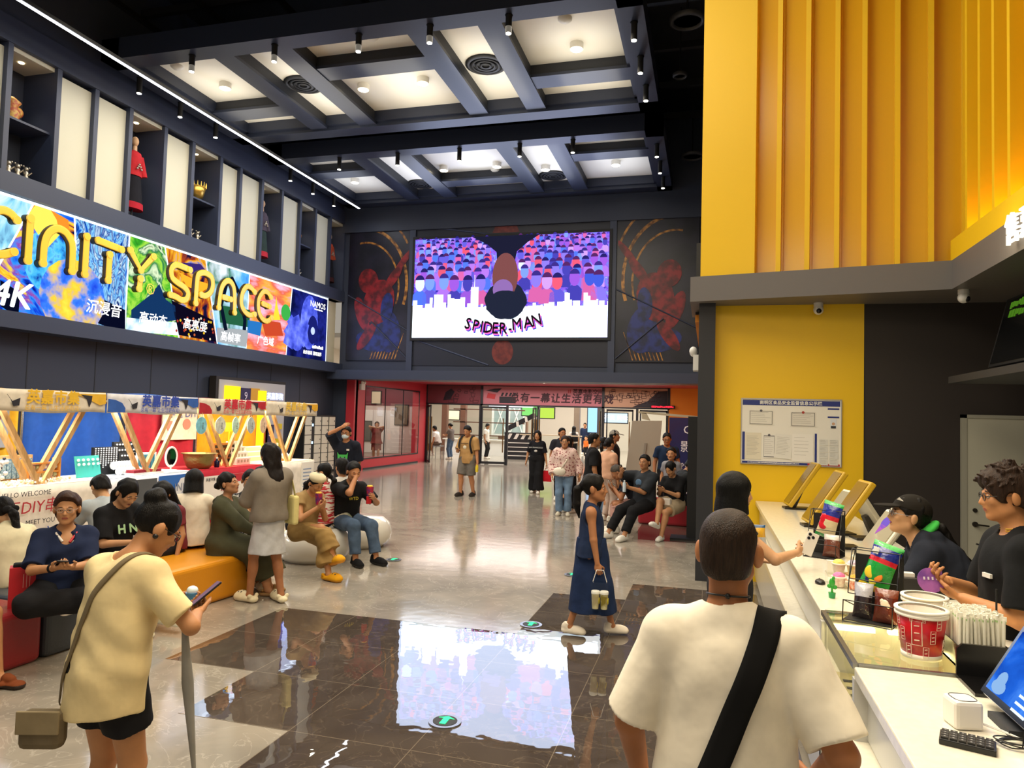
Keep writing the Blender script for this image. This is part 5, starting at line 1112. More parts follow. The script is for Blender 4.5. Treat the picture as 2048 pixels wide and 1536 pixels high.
t=thing('jewellery_tray','shallow tray with red compartments on the blue stall','tray',sp_(8.9,-.1)); M(paint('#e6e2dc')).bb((-.08,-.3,0),(.08,.3,.03)).obj('base',t); m=M(paint('#9a2030')); [m.bb((-.07,-.28+.112*k,.03),(.07,-.19+.112*k,.07)) for k in range(5)]; m.obj('compartments',t)
t=thing('watch_strap_rack','white rack of blue cords beside the round mirror','rack',sp_(9.15,-.3)); M(paint('#ecebe6')).bb((-.08,-.2,0),(.0,-.17,.3)).bb((-.08,.17,0),(.0,.2,.3)).bb((-.06,-.2,.26),(-.02,.2,.3)).obj('frame',t); m=M(plastic('#3f8aa0')); [m.bb((-.02,-.15+.05*k,.02),(-.005,-.12+.05*k,.27)) for k in range(7)]; m.obj('cords',t)
t=thing('necklace_stand','black tiered stand of earrings behind the white rack','stand',sp_(9.0,-.55)); m=M(black); [m.bb((-.04+.05*k,-.24,0),(.0+.05*k,.24,.46-.08*k)) for k in range(3)]; m.obj('tier',t); m=M(plastic('#eef0f2')); [m.sph((.02+.05*(k//8),-.2+.055*(k%8),.42-.08*(k//8)),.014,6,4) for k in range(24)]; m.obj('earrings',t)
t=thing('round_mirror','round white framed table mirror on the blue stall','mirror',sp_(9.55,-.2)); M(paint('#e8e6e0')).cyl((0,0,0),(0,0,.02),.09,n=20).cyl((0,0,.02),(0,0,.1),.012).obj('stand',t); m=M(paint('#e8e6e0')); m.tube([(0,.12*math.cos(a),.22+.15*math.sin(a)) for a in np.linspace(0,2*PI,25)],.018,8); m.obj('rim',t); M(mat('mirror','#6a7a88',rough=.05,metal=1)).prism([(.115*math.cos(a),.145*math.sin(a)) for a in np.linspace(0,2*PI,25)[:-1]],.012,T(0.006,0,.22)@Rz(90)).obj('glass',t)
t=thing('flat_card','white price sheet lying on the blue stall','sheet',sp_(9.45,-.05)); M(paint('#eef0ee')).bb((-.1,-.25,0),(.08,.22,.006)).obj('sheet',t)
t=thing('brass_basin','large embossed brass basin on the red stall','basin',sp_(10.2,-.2)); bz=mat('old_brass','#8a7a45',rough=.38,metal=.7,bump=.6,bscale=24); M(bz).lathe([(.16,0),(.2,.04),(.24,.16),(.255,.24),(.285,.245),(.285,.255),(.245,.255),(.23,.17),(.18,.05),(.0,.03)],n=32).obj('bowl',t)
t=thing('ink_bottle','small dark blue glass bottle beside the brass basin','bottle',sp_(10.55,-.12)); M(plastic('#14183a',.1)).lathe([(.04,0),(.045,.02),(.045,.1),(.02,.12),(.02,.14)],n=14).obj('body',t); M(paint('#d8d4cc')).cyl((0,0,.14),(0,0,.17),.022).obj('cap',t)
t=thing('tag_stand','orange wooden stand with two yellow price tags and dark charms','stand',sp_(10.95,-.3)); M(mat('orange_wood2','#b8742e',rough=.5)).bb((-.06,-.26,0),(-.02,.26,.4)).obj('board',t); 
for s_ in (-1,1): m=M(plastic('#f2d21c')); m.cyl((0,s_*.13,.35),(0,s_*.13,.6),.01); m.box((0,s_*.14,.68),(.01,.24,.16)); m.obj('price_tag',t)
m=M(plastic('#2a2018')); [m.bb((-.01,-.22+.09*(k%6),.06+.085*(k//6)),(.015,-.17+.09*(k%6),.11+.085*(k//6))) for k in range(24)]; m.obj('charms',t)
t=thing('tiered_display','white tiered rack of small printed cards on the red stall','rack',sp_(11.35,-.35)); 
for k in range(4): m=M(paint('#efece2')); m.bb((-.06+.06*k,-.2,0),(-.0+.06*k,.2,.42-.1*k)); m.use(paint('#b0a890')); [m.bb((.001+.06*k,-.17+.09*j,.34-.1*k),(.004+.06*k,-.12+.09*j,.39-.1*k)) for j in range(4)]; m.obj('tier',t)
t=thing('card_display','white slanted card display on the farthest stall','display',sp_(12.0,-.35)); t.rotation_euler=(0,R(-20),0); m=M(paint('#f0ede0')); m.bb((-.01,-.26,0),(.01,.26,.32)); m.use(paint('#c9b98a')); [m.bb((.011,-.23,.03+.1*k),(.014,.23,.1+.1*k)) for k in range(3)]; m.obj('board',t)
t=thing('menu_card','white standing menu card on the farthest stall','card',sp_(12.4,-.25)); M(paint('#e6efe6')).bb((-.01,-.13,0),(.01,.13,.36)).obj('card',t)
t=thing('paper_flowers','bunch of crumpled white paper on the farthest stall','flowers',sp_(12.75,-.2)); m=M(paint('#e4e8e4')); [m.sph((random.uniform(-.08,.08),random.uniform(-.14,.14),random.uniform(.03,.13)),.04,6,4) for k in range(16)]; m.obj('petals',t)
for k,(y,c,r_,l) in enumerate(((9.85,'#7fc4d4','r','round blue painted fan hung at the left of the red banner'),(10.32,'#cdd0c2','s','scalloped pale painted fan, second on the red banner'),(10.72,'#bfe0cf','s','small green painted fan, middle of the red banner'),(11.15,'#b6c2bf','s','grey painted fan hung fourth on the red banner'),(11.52,'#dfc0a4','s','peach painted fan hung at the right of the red banner'))):
    t=thing('painted_fan',l,'fan',(SX+.1,y,1.87),0,'fans on the red stall'); n=28; w_=(.125,.13,.09,.11,.10)[k]; pts=[(w_*(1+(.04*math.cos(5*a) if r_=='s' else 0))*math.cos(a),-.19+(.14)*(1+(.05*math.cos(4*a) if r_=='s' else 0))*math.sin(a)) for a in np.linspace(0,2*PI,n+1)[:-1]]
    M(mat('fan'+c,c,rough=.6,noise=.15,nscale=12)).prism(pts,.012,T(0,0,0)@Rz(90)).obj('leaf',t); M(wood).cyl((0,0,-.05),(0,0,.02),.006).obj('string',t); m=M(paint('#6a6a66')); [m.bb((.0,.02+.0*j,-.16-.03*j),(.003,.04,-.145-.03*j)) for j in range(4)]; m.obj('inscription',t)
# ---------------------------------------------------------------- benches
def bench(name,label,pts,col,h=.42):
    m=M(mat('vinyl'+col,col,rough=.4,bump=.08,bscale=60)); n=len(pts); m.add([(x,y,.0) for x,y in pts]+[(x,y,h) for x,y in pts],[tuple(range(n))[::-1],tuple(range(n,2*n))]+[(i,(i+1)%n,n+(i+1)%n,n+i) for i in range(n)])
    o=m.obj(name,None,bev=.05); o.modifiers['bevel'].segments=4; return tag(o,label,'bench')
bench('lobby_bench','red padded bench block at the left edge with a paper bag on it',[(-4.9,3.2),(-4.88,4.42),(-5.75,4.5),(-5.75,3.2)],'#8f2226')
bench('lobby_bench','charcoal grey padded bench block next to the red one',[(-4.88,4.44),(-4.86,5.5),(-5.8,5.55),(-5.76,4.52)],'#3a3f47')
bench('lobby_bench','orange padded bench block under the woman in an olive dress',[(-4.84,5.55),(-4.72,6.85),(-5.6,6.95),(-5.8,5.6)],'#e0941a')
st=M(mat('white_gloss','#e6e2d8',rough=.15,coat=.5)); st.lathe([(.38,0),(.47,.08),(.5,.2),(.46,.34),(.36,.42),(0,.44)],n=40); tag(st.obj('pebble_stool',None,(-5.05,8.6,0)),'white glossy round pebble stool under the woman in khaki','stool')
st=M(mat('white_gloss','#e6e2d8',rough=.15,coat=.5)); st.lathe([(.38,0),(.47,.08),(.5,.2),(.46,.34),(.36,.42),(0,.44)],n=40); tag(st.obj('pebble_stool',None,(-5.0,9.75,0)),'white pebble stool under the man eating popcorn','stool')
bench('lobby_sofa','red padded bench at the far right with three people on it',[(-1.28,13.9),(-.3,13.85),(-.25,14.7),(-1.3,14.75)],'#a51f2c',.44)
# ---------------------------------------------------------------- counter
quartz=mat('white_quartz','#ece6d2',rough=.18,noise=.03,nscale=30,coat=.3); qd=mat('quartz_grey','#c9c8c2',rough=.2); CZ=1.0
ct=thing('snack_counter','long white stone snack counter with a stepped front','counter',(.57,0,0))
m=M(quartz); m.bb((0,4.06,.95),(.95,9.46,CZ)); m.bb((0,-2,.95),(1.05,3.16,CZ)); m.bb((.55,3.16,.95),(1.05,4.06,CZ)); m.obj('worktop',ct,bev=.006)
m=M(qd); m.bb((.05,4.06,.72),(.1,9.46,.95)); m.bb((.05,-2,.72),(.1,3.16,.95)); m.bb((0,4.02,.0),(.9,4.06,.95)); m.bb((0,3.16,.0),(.9,3.2,.95)); m.obj('upper_front',ct)
m=M(quartz); m.bb((-.06,4.02,.66),(.12,9.46,.71)); m.bb((-.06,-2,.66),(.12,3.2,.71)); m.obj('ledge',ct,bev=.005)
m=M(qd); m.bb((.0,4.02,.08),(.05,9.46,.66)); m.bb((.0,-2,.08),(.05,3.2,.66)); m.use(dark).bb((.05,-2,0),(.1,9.46,.1)); m.obj('lower_front',ct)
m=M(qd); m.bb((.85,-2,0),(.9,9.46,.95)); m.obj('back_board',ct)
ws=thing('food_warmer','glass topped food warmer built into the counter and lit yellow','warmer',(.57,3.2,0)); 
M(glass()).bb((.02,.0,CZ-.012),(.55,.82,CZ)).obj('top_glass',ws); M(glass()).bb((.015,.0,.2),(.025,.82,CZ-.012)).obj('front_glass',ws)
m=M(mat('warm_tray','#b0a47e',rough=.3)); m.bb((.03,.02,.70),(.54,.80,.71)); m.bb((.53,.02,.1),(.55,.80,.96)); m.bb((.03,.02,.1),(.54,.8,.12)); m.use(dark)
for i in range(6):
    for j in range(3): m.bb((.08+.15*j,.16+.1*i,.711),(.19+.15*j,.19+.1*i,.713))
m.obj('tray',ws)
M(steel).bb((.0,-.01,CZ-.02),(.02,.84,CZ+.004)).bb((.02,.82,CZ-.02),(.56,.85,CZ+.004)).bb((.02,-.02,CZ-.02),(.56,.0,CZ+.004)).obj('rim',ws)
M(glow('#ffe6a0',5)).bb((.3,.76,.93),(.5,.8,.95)).bb((.04,.76,.93),(.24,.8,.95)).obj('lamp',ws)
for y in (3.4,3.75): point('warmer_lamp',(.9,y,.90),2.0,(1,.78,.3),.03)
pcn=mat('popcorn','#f3dc9a',rough=.7); kk=M(pcn)
for i in range(240): kk.sph((random.uniform(.05,.5),random.uniform(.05,.78),.13+random.uniform(0,.06)),random.uniform(.012,.02),6,4)
kk2=kk.obj('popcorn_heap',None,(.57,3.2,0)); tag(kk2,'heap of popcorn at the bottom of the lit warmer','popcorn',kind='stuff')
# popcorn buckets
def bucket(p,label,h,r0,r1,col='#c01620'):
    t=thing('popcorn_bucket',label,'bucket',p); M(mat('bucket_red',col,rough=.28,coat=.3)).lathe([(r0,.012),(r1,h-.02)],n=36,cap=False).obj('body',t,solid=.003)
    M(paint('#f4efe4')).lathe([(r0-.004,0),(r0+.004,.0),(r0+.005,.02),(r0,.022)],n=36,cap=False).lathe([(r1+.001,h-.03),(r1+.008,h-.028),(r1+.008,h-.018),(r1-.004,h-.014)],n=36,cap=False).lathe([(r1,h-.010),(r1+.010,h-.008),(r1+.010,h),(r1-.006,h)],n=36,cap=False).lathe([(r0-.005,.006),(r1-.005,h-.01)],n=36,cap=False).obj('rim',t)
    M(paint('#f4efe4')).cyl((0,0,.006),(0,0,.01),r0-.004,n=30).obj('bottom',t)
    wm=M(paint('#f6e6d0')); rr=random.Random(4)
    for a,z,sc_ in ((205,.5,1),(245,.56,1.9),(285,.5,1),(222,.18,1),(268,.16,1),(300,.78,1),(190,.8,1),(330,.3,1),(160,.4,1),(232,.85,.5),(262,.86,.5)):
        def q(u,v): 
            zz=h*z+v; rad=r0+(r1-r0)*zz/h+.004; an=R(a)+u/rad; return (rad*math.cos(an),rad*math.sin(an),zz)
        w_,hh=.010*sc_,.026*sc_; wm.tube([q(u,v) for u,v in ((-w_,-hh),(w_,-hh),(w_,hh),(-w_,hh),(-w_,-hh))],.0012*sc_**.5,4)
        for k in (-.6,0,.6): wm.tube([q(-w_*.5,hh*k),q(w_*.5,hh*k+.002)],.0018*sc_**.5,4)
    wm.obj('printed_mark',t); return t
bucket((.87,3.40,CZ),'big open red popcorn bucket standing on the warmer glass',.20,.072,.093)
bucket((.98,3.78,CZ),'smaller red popcorn bucket behind the big one',.175,.075,.09)
# straws: paper wrapped, in a clear black box
bx=thing('straw_box','black open box packed with paper wrapped straws','box',(1.06,3.42,CZ)); m=M(mat('smoke_acrylic','#1b1a18',rough=.15)); m.bb((-.09,-.13,0),(.1,.1,.01)); m.bb((-.09,-.13,0),(-.085,.1,.09)); m.bb((.095,-.13,0),(.1,.1,.09)); m.bb((-.09,-.135,0),(.1,-.13,.09)); m.bb((-.09,.1,0),(.1,.105,.09)); m.obj('shell',bx)
s0=None; sw_=paint('#f1eee0'); sg_=paint('#a9c98a')
for i in range(11):
    for j in range(12):
        x=.985+.0150*i; y=3.305+.0165*j; jit=random.uniform(-.004,.004); hgt=.19+random.uniform(-.012,.012)
        if s0 is None:
            s0=thing('drinking_straw','white paper wrapped straw packed in the black box','straw',(x,y,CZ+.012),0,'wrapped straws in the black box'); M(sw_).cyl((0,0,0),(0,0,.19),.0062,n=7).obj('wrapper',s0); m=M(sg_); m.bb((-.008,-.002,.176),(.008,.002,.184)); m.use(sw_); m.bb((-.009,-.0015,.184),(.009,.0015,.202)); m.obj('crimped_tip',s0)
        else: c_=clone(s0,(x+jit,y+jit,CZ+.012),random.uniform(0,180)); c_.rotation_euler=(random.uniform(-.05,.05),random.uniform(-.05,.05),random.uniform(0,3.1))
bh=thing('menu_holder','black plastic holder with a rounded top in front of the straws','holder',(1.02,3.16,CZ)); m=M(mat('gloss_black','#0c0b0b',rough=.2)); pts=[(-.09,0),(.12,0),(.12,.10),(.10,.13),(-.07,.13),(-.09,.11)]; m.prism(pts,.012,T(0,0,0)); m.bb((-.09,-.20,0),(.12,.0,.012)); m.obj('body',bh)
cu=thing('white_cube_scanner','small white cube shaped payment scanner with a dark line on its top','scanner',(.80,2.66,CZ)); cu.rotation_euler=(0,0,R(12)); M(paint('#ece8e0',.35)).box((0,0,.045),(.088,.088,.09)).obj('body',cu,bev=.012); m=M(plastic('#22242a')); m.tube([(.034*math.copysign(abs(math.cos(a))**.5,math.cos(a)),.034*math.copysign(abs(math.sin(a))**.5,math.sin(a)),.0905) for a in np.linspace(0,2*PI,29)],.0012,4); m.obj('outline',cu)
kp=thing('number_keypad','small black number keypad on the near end of the counter','keypad',(.765,2.50,CZ)); kp.rotation_euler=(0,0,R(-18)); M(plastic('#121213')).box((0,0,.009),(.145,.085,.018)).obj('body',kp,bev=.003); m=M(plastic('#1d1d1f',.5)); 
for i in range(6):
    for j in range(4): m.box((-.058+.0228*i,-.028+.019*j,.0205),(.019,.016,.006))
m.obj('keys',kp); m=M(paint('#9a9a9a')); [m.box((-.058+.0228*i,-.028+.019*j,.0238),(.005,.005,.0006)) for i in range(6) for j in range(4)]; m.obj('key_print',kp)
cb=thing('cable','tangle of black and white cables beside the keypad','cable',(.9,2.53,CZ)); m=M(plastic('#101012'));
for k in range(4): m.tube([(.03+.05*math.cos(a)*(1+.1*k)-.03*a/6,.0+.03*math.sin(a)+.006*k,.006+.012*abs(math.sin(a*.5+k))) for a in np.linspace(0,7,24)],.0022,5)
m.tube([(.02,0,.004),(.03,.01,.05),(.035,.0,.055),(.06,-.02,.01),(.2,-.03,.005)],.0022,5); m.use(plastic('#e6e4de')); m.tube([(-.06,.13,.02),(0,.10,.012),(.05,.05,.006),(.10,-.01,.006),(.2,-.05,.006)],.0022,5); m.tube([(-.06,.12,.02),(.03,.06,.01),(.12,.02,.006),(.2,0,.006)],.0022,5); m.obj('wire',cb)
pq=gz(1962,1388,1.03); mo=thing('pos_monitor','large tilted monitor with a blue screen at the right edge','monitor',(pq.x,pq.y-.21,CZ)); mo.rotation_euler=(0,0,R(-88))
mt_=T(0,0,.03)@Rx(-30); fr=M(mat('silver_rim','#c9ccd2',rough=.3,metal=.6)); fr.T=mt_; fr.box((.0,.015,.15),(.42,.025,.28)); fr.obj('rim',mo,bev=.01); b=M(plastic('#0d0f18',.15)); b.T=mt_; b.box((0,0,.15),(.405,.012,.268)); b.obj('bezel',mo)
s_=M(glownoise('pos_blue',['#0f2f8c','#1f5fd0','#4a8cf0','#8a6ae0'],4,1.0,dist=1)); s_.T=mt_; s_.box((0,-.007,.152),(.365,.002,.228)); s_.use(glow('#8fb8e8',.9)); s_.T=mt_@T(0,-.0085,0); s_.prism([(-.12+.03*math.cos(a),.09+.03*math.sin(a)) for a in np.linspace(0,6.28,16)[:-1]],.0005); s_.prism([(-.115+.045*math.cos(a),.065+.025*math.sin(a)) for a in np.linspace(0,6.28,16)[:-1]],.0005); s_.obj('screen',mo); 
sp2=M(dark); sp2.bb((-.08,-.02,0),(.08,.16,.02)); sp2.cyl((0,.08,.02),(0,.09,.12),.03); sp2.obj('stand',mo)
for k in range(3): text(('爆米花','可乐','小食')[k] if 0 else '▬▬▬',.03,glow('#d8ecff',1.2),mt_@T(.06,-.009,.09-.025*k),parent=mo)
# chip bags in wire racks
def pillow(name,label,loc,w_,h_,zones,rot,bul=.035,group=None,txt=None,deco=None):
    t=thing(name,label,'snack bag',loc,0,group); t.rotation_euler=rot
    m=M()
    for (v0,v1,c) in zones:
        m.use(mat('foil'+c,c,rough=.22,spec=.6,bump=.35,bscale=26,coat=.3))
        for sd in (-1,1):
            fn=lambda u,v,sd=sd:((u-.5)*w_*(1-.10*math.sin(PI*(v0+(v1-v0)*v))),sd*bul*(max(0,math.sin(PI*u))**.6*max(0,math.sin(PI*(v0+(v1-v0)*v)))**.5+.02)*-1,(v0+(v1-v0)*v)*h_)
            m.grid((lambda u,v,f=fn:f(u,v)) if sd>0 else (lambda u,v,f=fn:f(1-u,v)),12,max(3,int(14*(v1-v0))))
    m.obj('bag',t); 
    if deco:
        for (u,v,r_,c) in deco:
            d=M(mat('foil'+c,c,rough=.22,spec=.6)); d.sph(((u-.5)*w_,-bul*(math.sin(PI*u)**.6*math.sin(PI*v)**.5)+.004,v*h_),(r_,.006,r_*1.1),12,8); d.obj('print_patch',t)
    if txt: text(txt[0],txt[1],paint('#f2f2ee'),T(txt[2],-bul-.004,txt[3]),parent=t,bold=.002)
    return t
def rack(p,label,rz):
    t=thing('wire_rack',label,'rack',p,rz); m=M(plastic('#111111')); w_=.11
    for x in (-w_,w_):
        m.tube([(x,.10,0),(x,.10,.33),(x,-.02,.19),(x,-.04,.12)],.0028,5); m.tube([(x,.10,.33),(x,.03,.33),(x,-.02,.19)],.0028,5); m.tube([(x,-.12,.10),(x,-.13,0),(x,.10,0)],.0028,5); m.tube([(x,-.12,.10),(x,.10,.03)],.0028,5)
    for y,z in ((-.12,.10),(-.13,0),(.1,0),(.10,.33),(-.02,.19),(-.04,.12),(.03,.33)): m.tube([(-w_,y,z),(w_,y,z)],.0028,5)
    m.obj('wire_frame',t); q=M(mat('mesh_black','#1a1a1a',rough=.5)); q.bb((-w_,-.12,.004),(w_,.1,.007)); q.bb((-w_,.09,.0),(w_,.096,.3)); q.obj('shelf_plate',t); return t
rack((.80,3.95,CZ),'black wire snack rack holding a green chip bag',-25)
pillow('chip_bag','big green and blue chip bag in the upper tier of the near rack','' or (.80,4.0,CZ+.13),.15,.25,[(0,.12,'#e6c21e'),(.12,.58,'#1f9a3a'),(.58,.68,'#d02030'),(.68,.9,'#1c2a8c'),(.9,1,'#2fae4a')],(R(-16),R(14),R(-35)),.05,txt=('薯',.035,-.03,.195),deco=[(.35,.35,.03,'#f0cf3a'),(.62,.3,.022,'#f08a2a'),(.5,.2,.02,'#e8d84a'),(.33,.2,.016,'#2a2a6a')])
pillow('chocolate_bag','brown chocolate snack bag on the lower tier of the near rack',(.83,3.86,CZ+.01),.11,.16,[(0,.75,'#5a2414'),(.75,1,'#7a3a20')],(R(-14),0,R(-25)),.03,deco=[(.5,.55,.02,'#e8d8c0'),(.62,.5,.012,'#e8d8c0'),(.4,.62,.012,'#e8d8c0')])
pillow('chocolate_bag','silver and dark wrapped bag beside the brown one in the near rack',(.74,3.92,CZ+.01),.09,.17,[(0,.6,'#2a2024'),(.6,1,'#b8b8c4')],(R(-14),0,R(-25)),.03)
rack((.83,5.72,CZ),'black wire snack rack farther along the counter, with a red bag',-25)
pillow('chip_bag','red and blue chip bag in the upper tier of the far rack',(.83,5.76,CZ+.13),.15,.27,[(0,.1,'#1f8a3a'),(.1,.5,'#d8c8a0'),(.5,.62,'#d02030'),(.62,.9,'#1c2a8c'),(.9,1,'#2fae4a')],(R(-10),R(12),R(-35)),.05,deco=[(.4,.35,.035,'#d02030'),(.4,.5,.035,'#d02030')])
pillow('chocolate_bag','dark chocolate snack bag on the lower tier of the far rack',(.86,5.64,CZ+.01),.12,.16,[(0,.75,'#6a3a2a'),(.75,1,'#c8c0b8')],(R(-14),0,R(-25)),.03)
# leaning displays
def tablet(p,label,w_,h_,tilt,rz,face,back,th=.05,img=False,name='self_order_screen'):
    t=thing(name,label,'screen',p,rz); mm=T(0,0,.05)@Rx(-tilt)
    b=M(back); b.T=mm; b.box((0,th/2,h_/2),(w_,th,h_)); b.obj('casing',t,bev=.012); f=M(face); f.T=mm; f.box((0,-.003,h_/2),(w_-.04,.006,h_-.05)); f.obj('screen',t)
    s_=M(plastic('#26231f',.4)); s_.bb((-.09,-.02,0),(.09,.26,.02)); s_.box((0,.12,.11),(.08,.05,.2),Rx(-tilt+10)); s_.obj('stand',t)
    if img:
        g=M(glow('#8a6ad8',.8)); g.T=mm; g.prism([(-.02+.05*math.cos(a),h_*.75+.05*math.sin(a)) for a in np.linspace(0,6.28,16)[:-1]],.001,T(0,-.008,0)); g.use(glow('#c86ad0',.8)); g.prism([(-.06,h_*.7),(.02,h_*.68),(-.05,h_*.5)],.001,T(0,-.008,0)); g.obj('advert',t)
    return t
reflf=mat('painted_wall_reflection','#86681a',rough=.15,spec=.6); goldb=mat('gold_case','#c09a20',rough=.35); wcase=paint('#ece6d0',.35)  # dark screens: the yellow wall's reflection is painted into the face colour
for k,(px,py,l) in enumerate(((1556,1012,'gold framed order screen farthest along the counter'),(1592,1048,'gold framed order screen, middle of the three'),(1628,1092,'gold framed order screen nearest the snack rack'))):
    p=gz(px,py,CZ); tablet((p.x+.06,p.y-.35*(2-k)*.3,CZ),l,.30,.58,33,-84,reflf,goldb,.05)
pale=mat('pale_screen','#a49c84',rough=.1,spec=.6)
tablet((1.0,5.35,CZ),'white framed customer screen with a purple advert near the cap wearer',.30,.42,36,-76,pale,wcase,.04,True,'customer_screen'); tablet((1.47,5.25,CZ),'white backed staff screen leaning towards the cap wearer',.36,.44,33,100,plastic('#1a1d22',.15),paint('#bdb7a4',.35),.04,False,'staff_screen')
tablet((.98,6.9,CZ),'white framed customer screen behind the far snack rack',.30,.42,36,-76,pale,wcase,.04,False,'customer_screen'); tablet((1.45,6.75,CZ),'white backed staff screen beside the gold order screens',.34,.40,33,100,plastic('#1a1d22',.15),paint('#bdb7a4',.35),.04,False,'staff_screen')
kb=thing('cash_register_keyboard','black register keyboard in front of the cap wearer','keyboard',(1.22,4.72,CZ)); kb.rotation_euler=(0,0,R(-75)); M(plastic('#141416')).box((0,0,.02),(.34,.2,.04)).obj('body',kb,bev=.004); m=M(plastic('#232326')); [m.box((-.14+.04*i,-.06+.04*j,.044),(.033,.033,.008)) for i in range(8) for j in range(4)]; m.obj('keys',kb)
M_=thing('receipt_printer','black receipt printer beside the register keyboard','printer',(1.08,4.55,CZ)); M(plastic('#1b1a1a')).box((0,0,.06),(.14,.16,.12)).obj('body',M_,bev=.01); M(paint('#e8e4da')).box((0,-.02,.13),(.08,.05,.02)).obj('paper',M_)
# ice cream cup models on a clear stand, toy plant, small items
def cup(p,l,c,c2):
    t=thing('ice_cream_cup',l,'ice cream cup',p,0,'model ice cream cups'); M(mat('cup'+c2,c2,rough=.4,col2='#f0e4cc',nscale=30)).lathe([(.028,0),(.038,.055)],n=22).obj('cup',t); M(paint('#f4ecd8')).lathe([(.038,.05),(.042,.052),(.042,.06),(.036,.06)],n=22).obj('rim',t); M(mat('scoop'+c,c,rough=.6,bump=.6,bscale=60)).sph((0,0,.058),(.036,.036,.026)).obj('ice_cream',t)
cr=thing('cup_stand','clear stepped stand under the model ice cream cups','stand',(.80,4.70,CZ)); M(glass()).bb((-.10,-.10,.0),(.10,.10,.004)).bb((-.10,.0,.06),(.10,.12,.064)).bb((-.1,0,0),(-.096,.12,.06)).bb((.096,0,0),(.1,.12,.06)).obj('shelf',cr)
for x,y,z,l,c,c2 in ((.755,4.66,.005,'model cup of pink ice cream in front left','#f07ab0','#d8b4a0'),(.835,4.62,.005,'model cup of orange ice cream in front','#f0a42a','#d8643a'),(.77,4.76,.065,'model cup of yellow ice cream on the upper step','#f0dc6a','#e0d0b8'),(.85,4.76,.065,'model cup of lilac ice cream on the upper step','#d8c4d8','#d8c070'),(.88,4.68,.005,'model cup of brown ice cream behind the lilac one','#c88a5a','#e8dcc8')): cup((x,y,CZ+z),l,c,c2)
t=thing('card_block','white upright card box behind the ice cream cups','box',(.78,4.98,CZ)); M(paint('#ece8dc')).box((0,0,.05),(.09,.04,.10)).obj('box',t)
t=thing('mouse','small black computer mouse beside the ice cream cups','mouse',(.66,4.72,CZ)); m=M(plastic('#121212')); m.sph((0,0,.008),(.03,.05,.02)); m.obj('shell',t); m=M(plastic('#2a2a2a')); m.cyl((0,.02,.024),(0,.03,.025),.004); m.obj('wheel',t)
t=thing('toy_plant','tiny green toy plant in a green pot on the counter edge','toy',tuple(gz(1664,1196,CZ))); M(plastic('#1f9a50')).lathe([(.016,0),(.02,.03)],n=16).obj('pot',t); m=M(plastic('#3aa83a')); m.cyl((0,0,.03),(0,0,.07),.006); m.sph((0,0,.085),(.016,.010,.025)); m.sph((.015,0,.06),(.012,.006,.012)); m.sph((-.014,0,.065),(.012,.006,.012)); m.sph((.006,-.008,.11),(.008,.006,.012)); m.obj('leaves',t)
t=thing('poster_clip','thin black metal sign rod standing behind the straws','rod',(1.22,3.62,CZ)); M(black).cyl((0,0,0),(0,0,.26),.004).cyl((0,0,0),(0,0,.008),.04).obj('rod',t)
pillow('chip_bag','chip bag held behind the man in white by the bob haired woman',tuple(gz(1519,1088,1.12)),.10,.13,[(0,.35,'#c8d0d8'),(.35,.85,'#e8b43a'),(.85,1,'#2a5a8c')],(R(-10),0,R(20)),.03)
# notice board
nb=thing('notice_board','white food safety notice board with a blue heading on the yellow wall','notice board',(.97,CY-.03,1.865)); W2,H2_=.575,.40
M(paint('#e9e6dc',.5)).bb((-W2,-.005,-H2_),(W2,.0,H2_)).obj('board',nb); M(mat('alu_frame','#b8b4ac',rough=.35,metal=.8)).bb((-W2-.01,-.015,-H2_-.01),(-W2,.0,H2_+.01)).bb((W2,-.015,-H2_-.01),(W2+.01,0,H2_+.01)).bb((-W2,-.015,H2_),(W2,0,H2_+.012)).bb((-W2,-.015,-H2_-.012),(W2,0,-H2_)).obj('frame',nb)
bl=M(paint('#22317c')); bl.bb((-W2+.01,-.007,.325),(W2-.01,-.005,.39)); bl.bb((-W2+.01,-.007,-.36),(-W2+.04,-.005,-.01)); bl.bb((.28,-.007,-.36),(.305,-.005,-.01)); bl.bb((-W2+.01,-.007,-.40),(.2,-.005,-.375)); bl.bb((.425,-.007,.285),(.555,-.005,.305)); bl.bb((.425,-.007,.185),(.555,-.005,.205)); bl.use(paint('#b02030')).bb((.2,-.007,-.40),(W2-.01,-.005,-.375)); bl.obj('heading_bar',nb)
text('南明区食品安全监督信息公示栏',.052,paint('#f2f2ee'),T(0,-.008,.356),parent=nb,bold=.001); bars(T(-.2,-.008,-.388),.6,.012,7,paint('#f2f2ee'),'small_print',nb); text('投诉举报电话',.018,paint('#f2f2ee'),T(.38,-.008,-.388),parent=nb)
def sheet(x0,z0,x1,z1,c,l,rot=0,lines=7,frame=False,dx=.008):
    p=thing('certificate_sheet',l,'paper',(.97+(x0+x1)/2,CY-.03-dx,1.865+(z0+z1)/2)); p.rotation_euler=(0,R(rot),0); w_,h_=(x1-x0)/2,(z1-z0)/2; M(paint(c)).bb((-w_,-.001,-h_),(w_,.001,h_)).obj('sheet',p); g=M(paint('#8a8680')); 
    for k in range(lines): zz=h_*.75-k*(1.5*h_/lines); g.bb((-w_*.8,-.0016,zz-.0022),(w_*random.uniform(.2,.8),-.001,zz))
    if frame: g.use(paint('#4a4844')); [g.bb(a,b) for a,b in (((-w_*.92,-.002,h_*.86),(w_*.92,-.001,h_*.92)),((-w_*.92,-.002,-h_*.92),(w_*.92,-.001,-h_*.86)),((-w_*.92,-.002,-h_*.9),(-w_*.88,-.001,h_*.9)),((w_*.88,-.002,-h_*.9),(w_*.92,-.001,h_*.9)))]; g.use(paint('#a83a30' if 'red' in l else '#5a5a60')).cyl((0,-.003,h_*.95),(0,-.001,h_*.95),.016)
    g.obj('print',p)
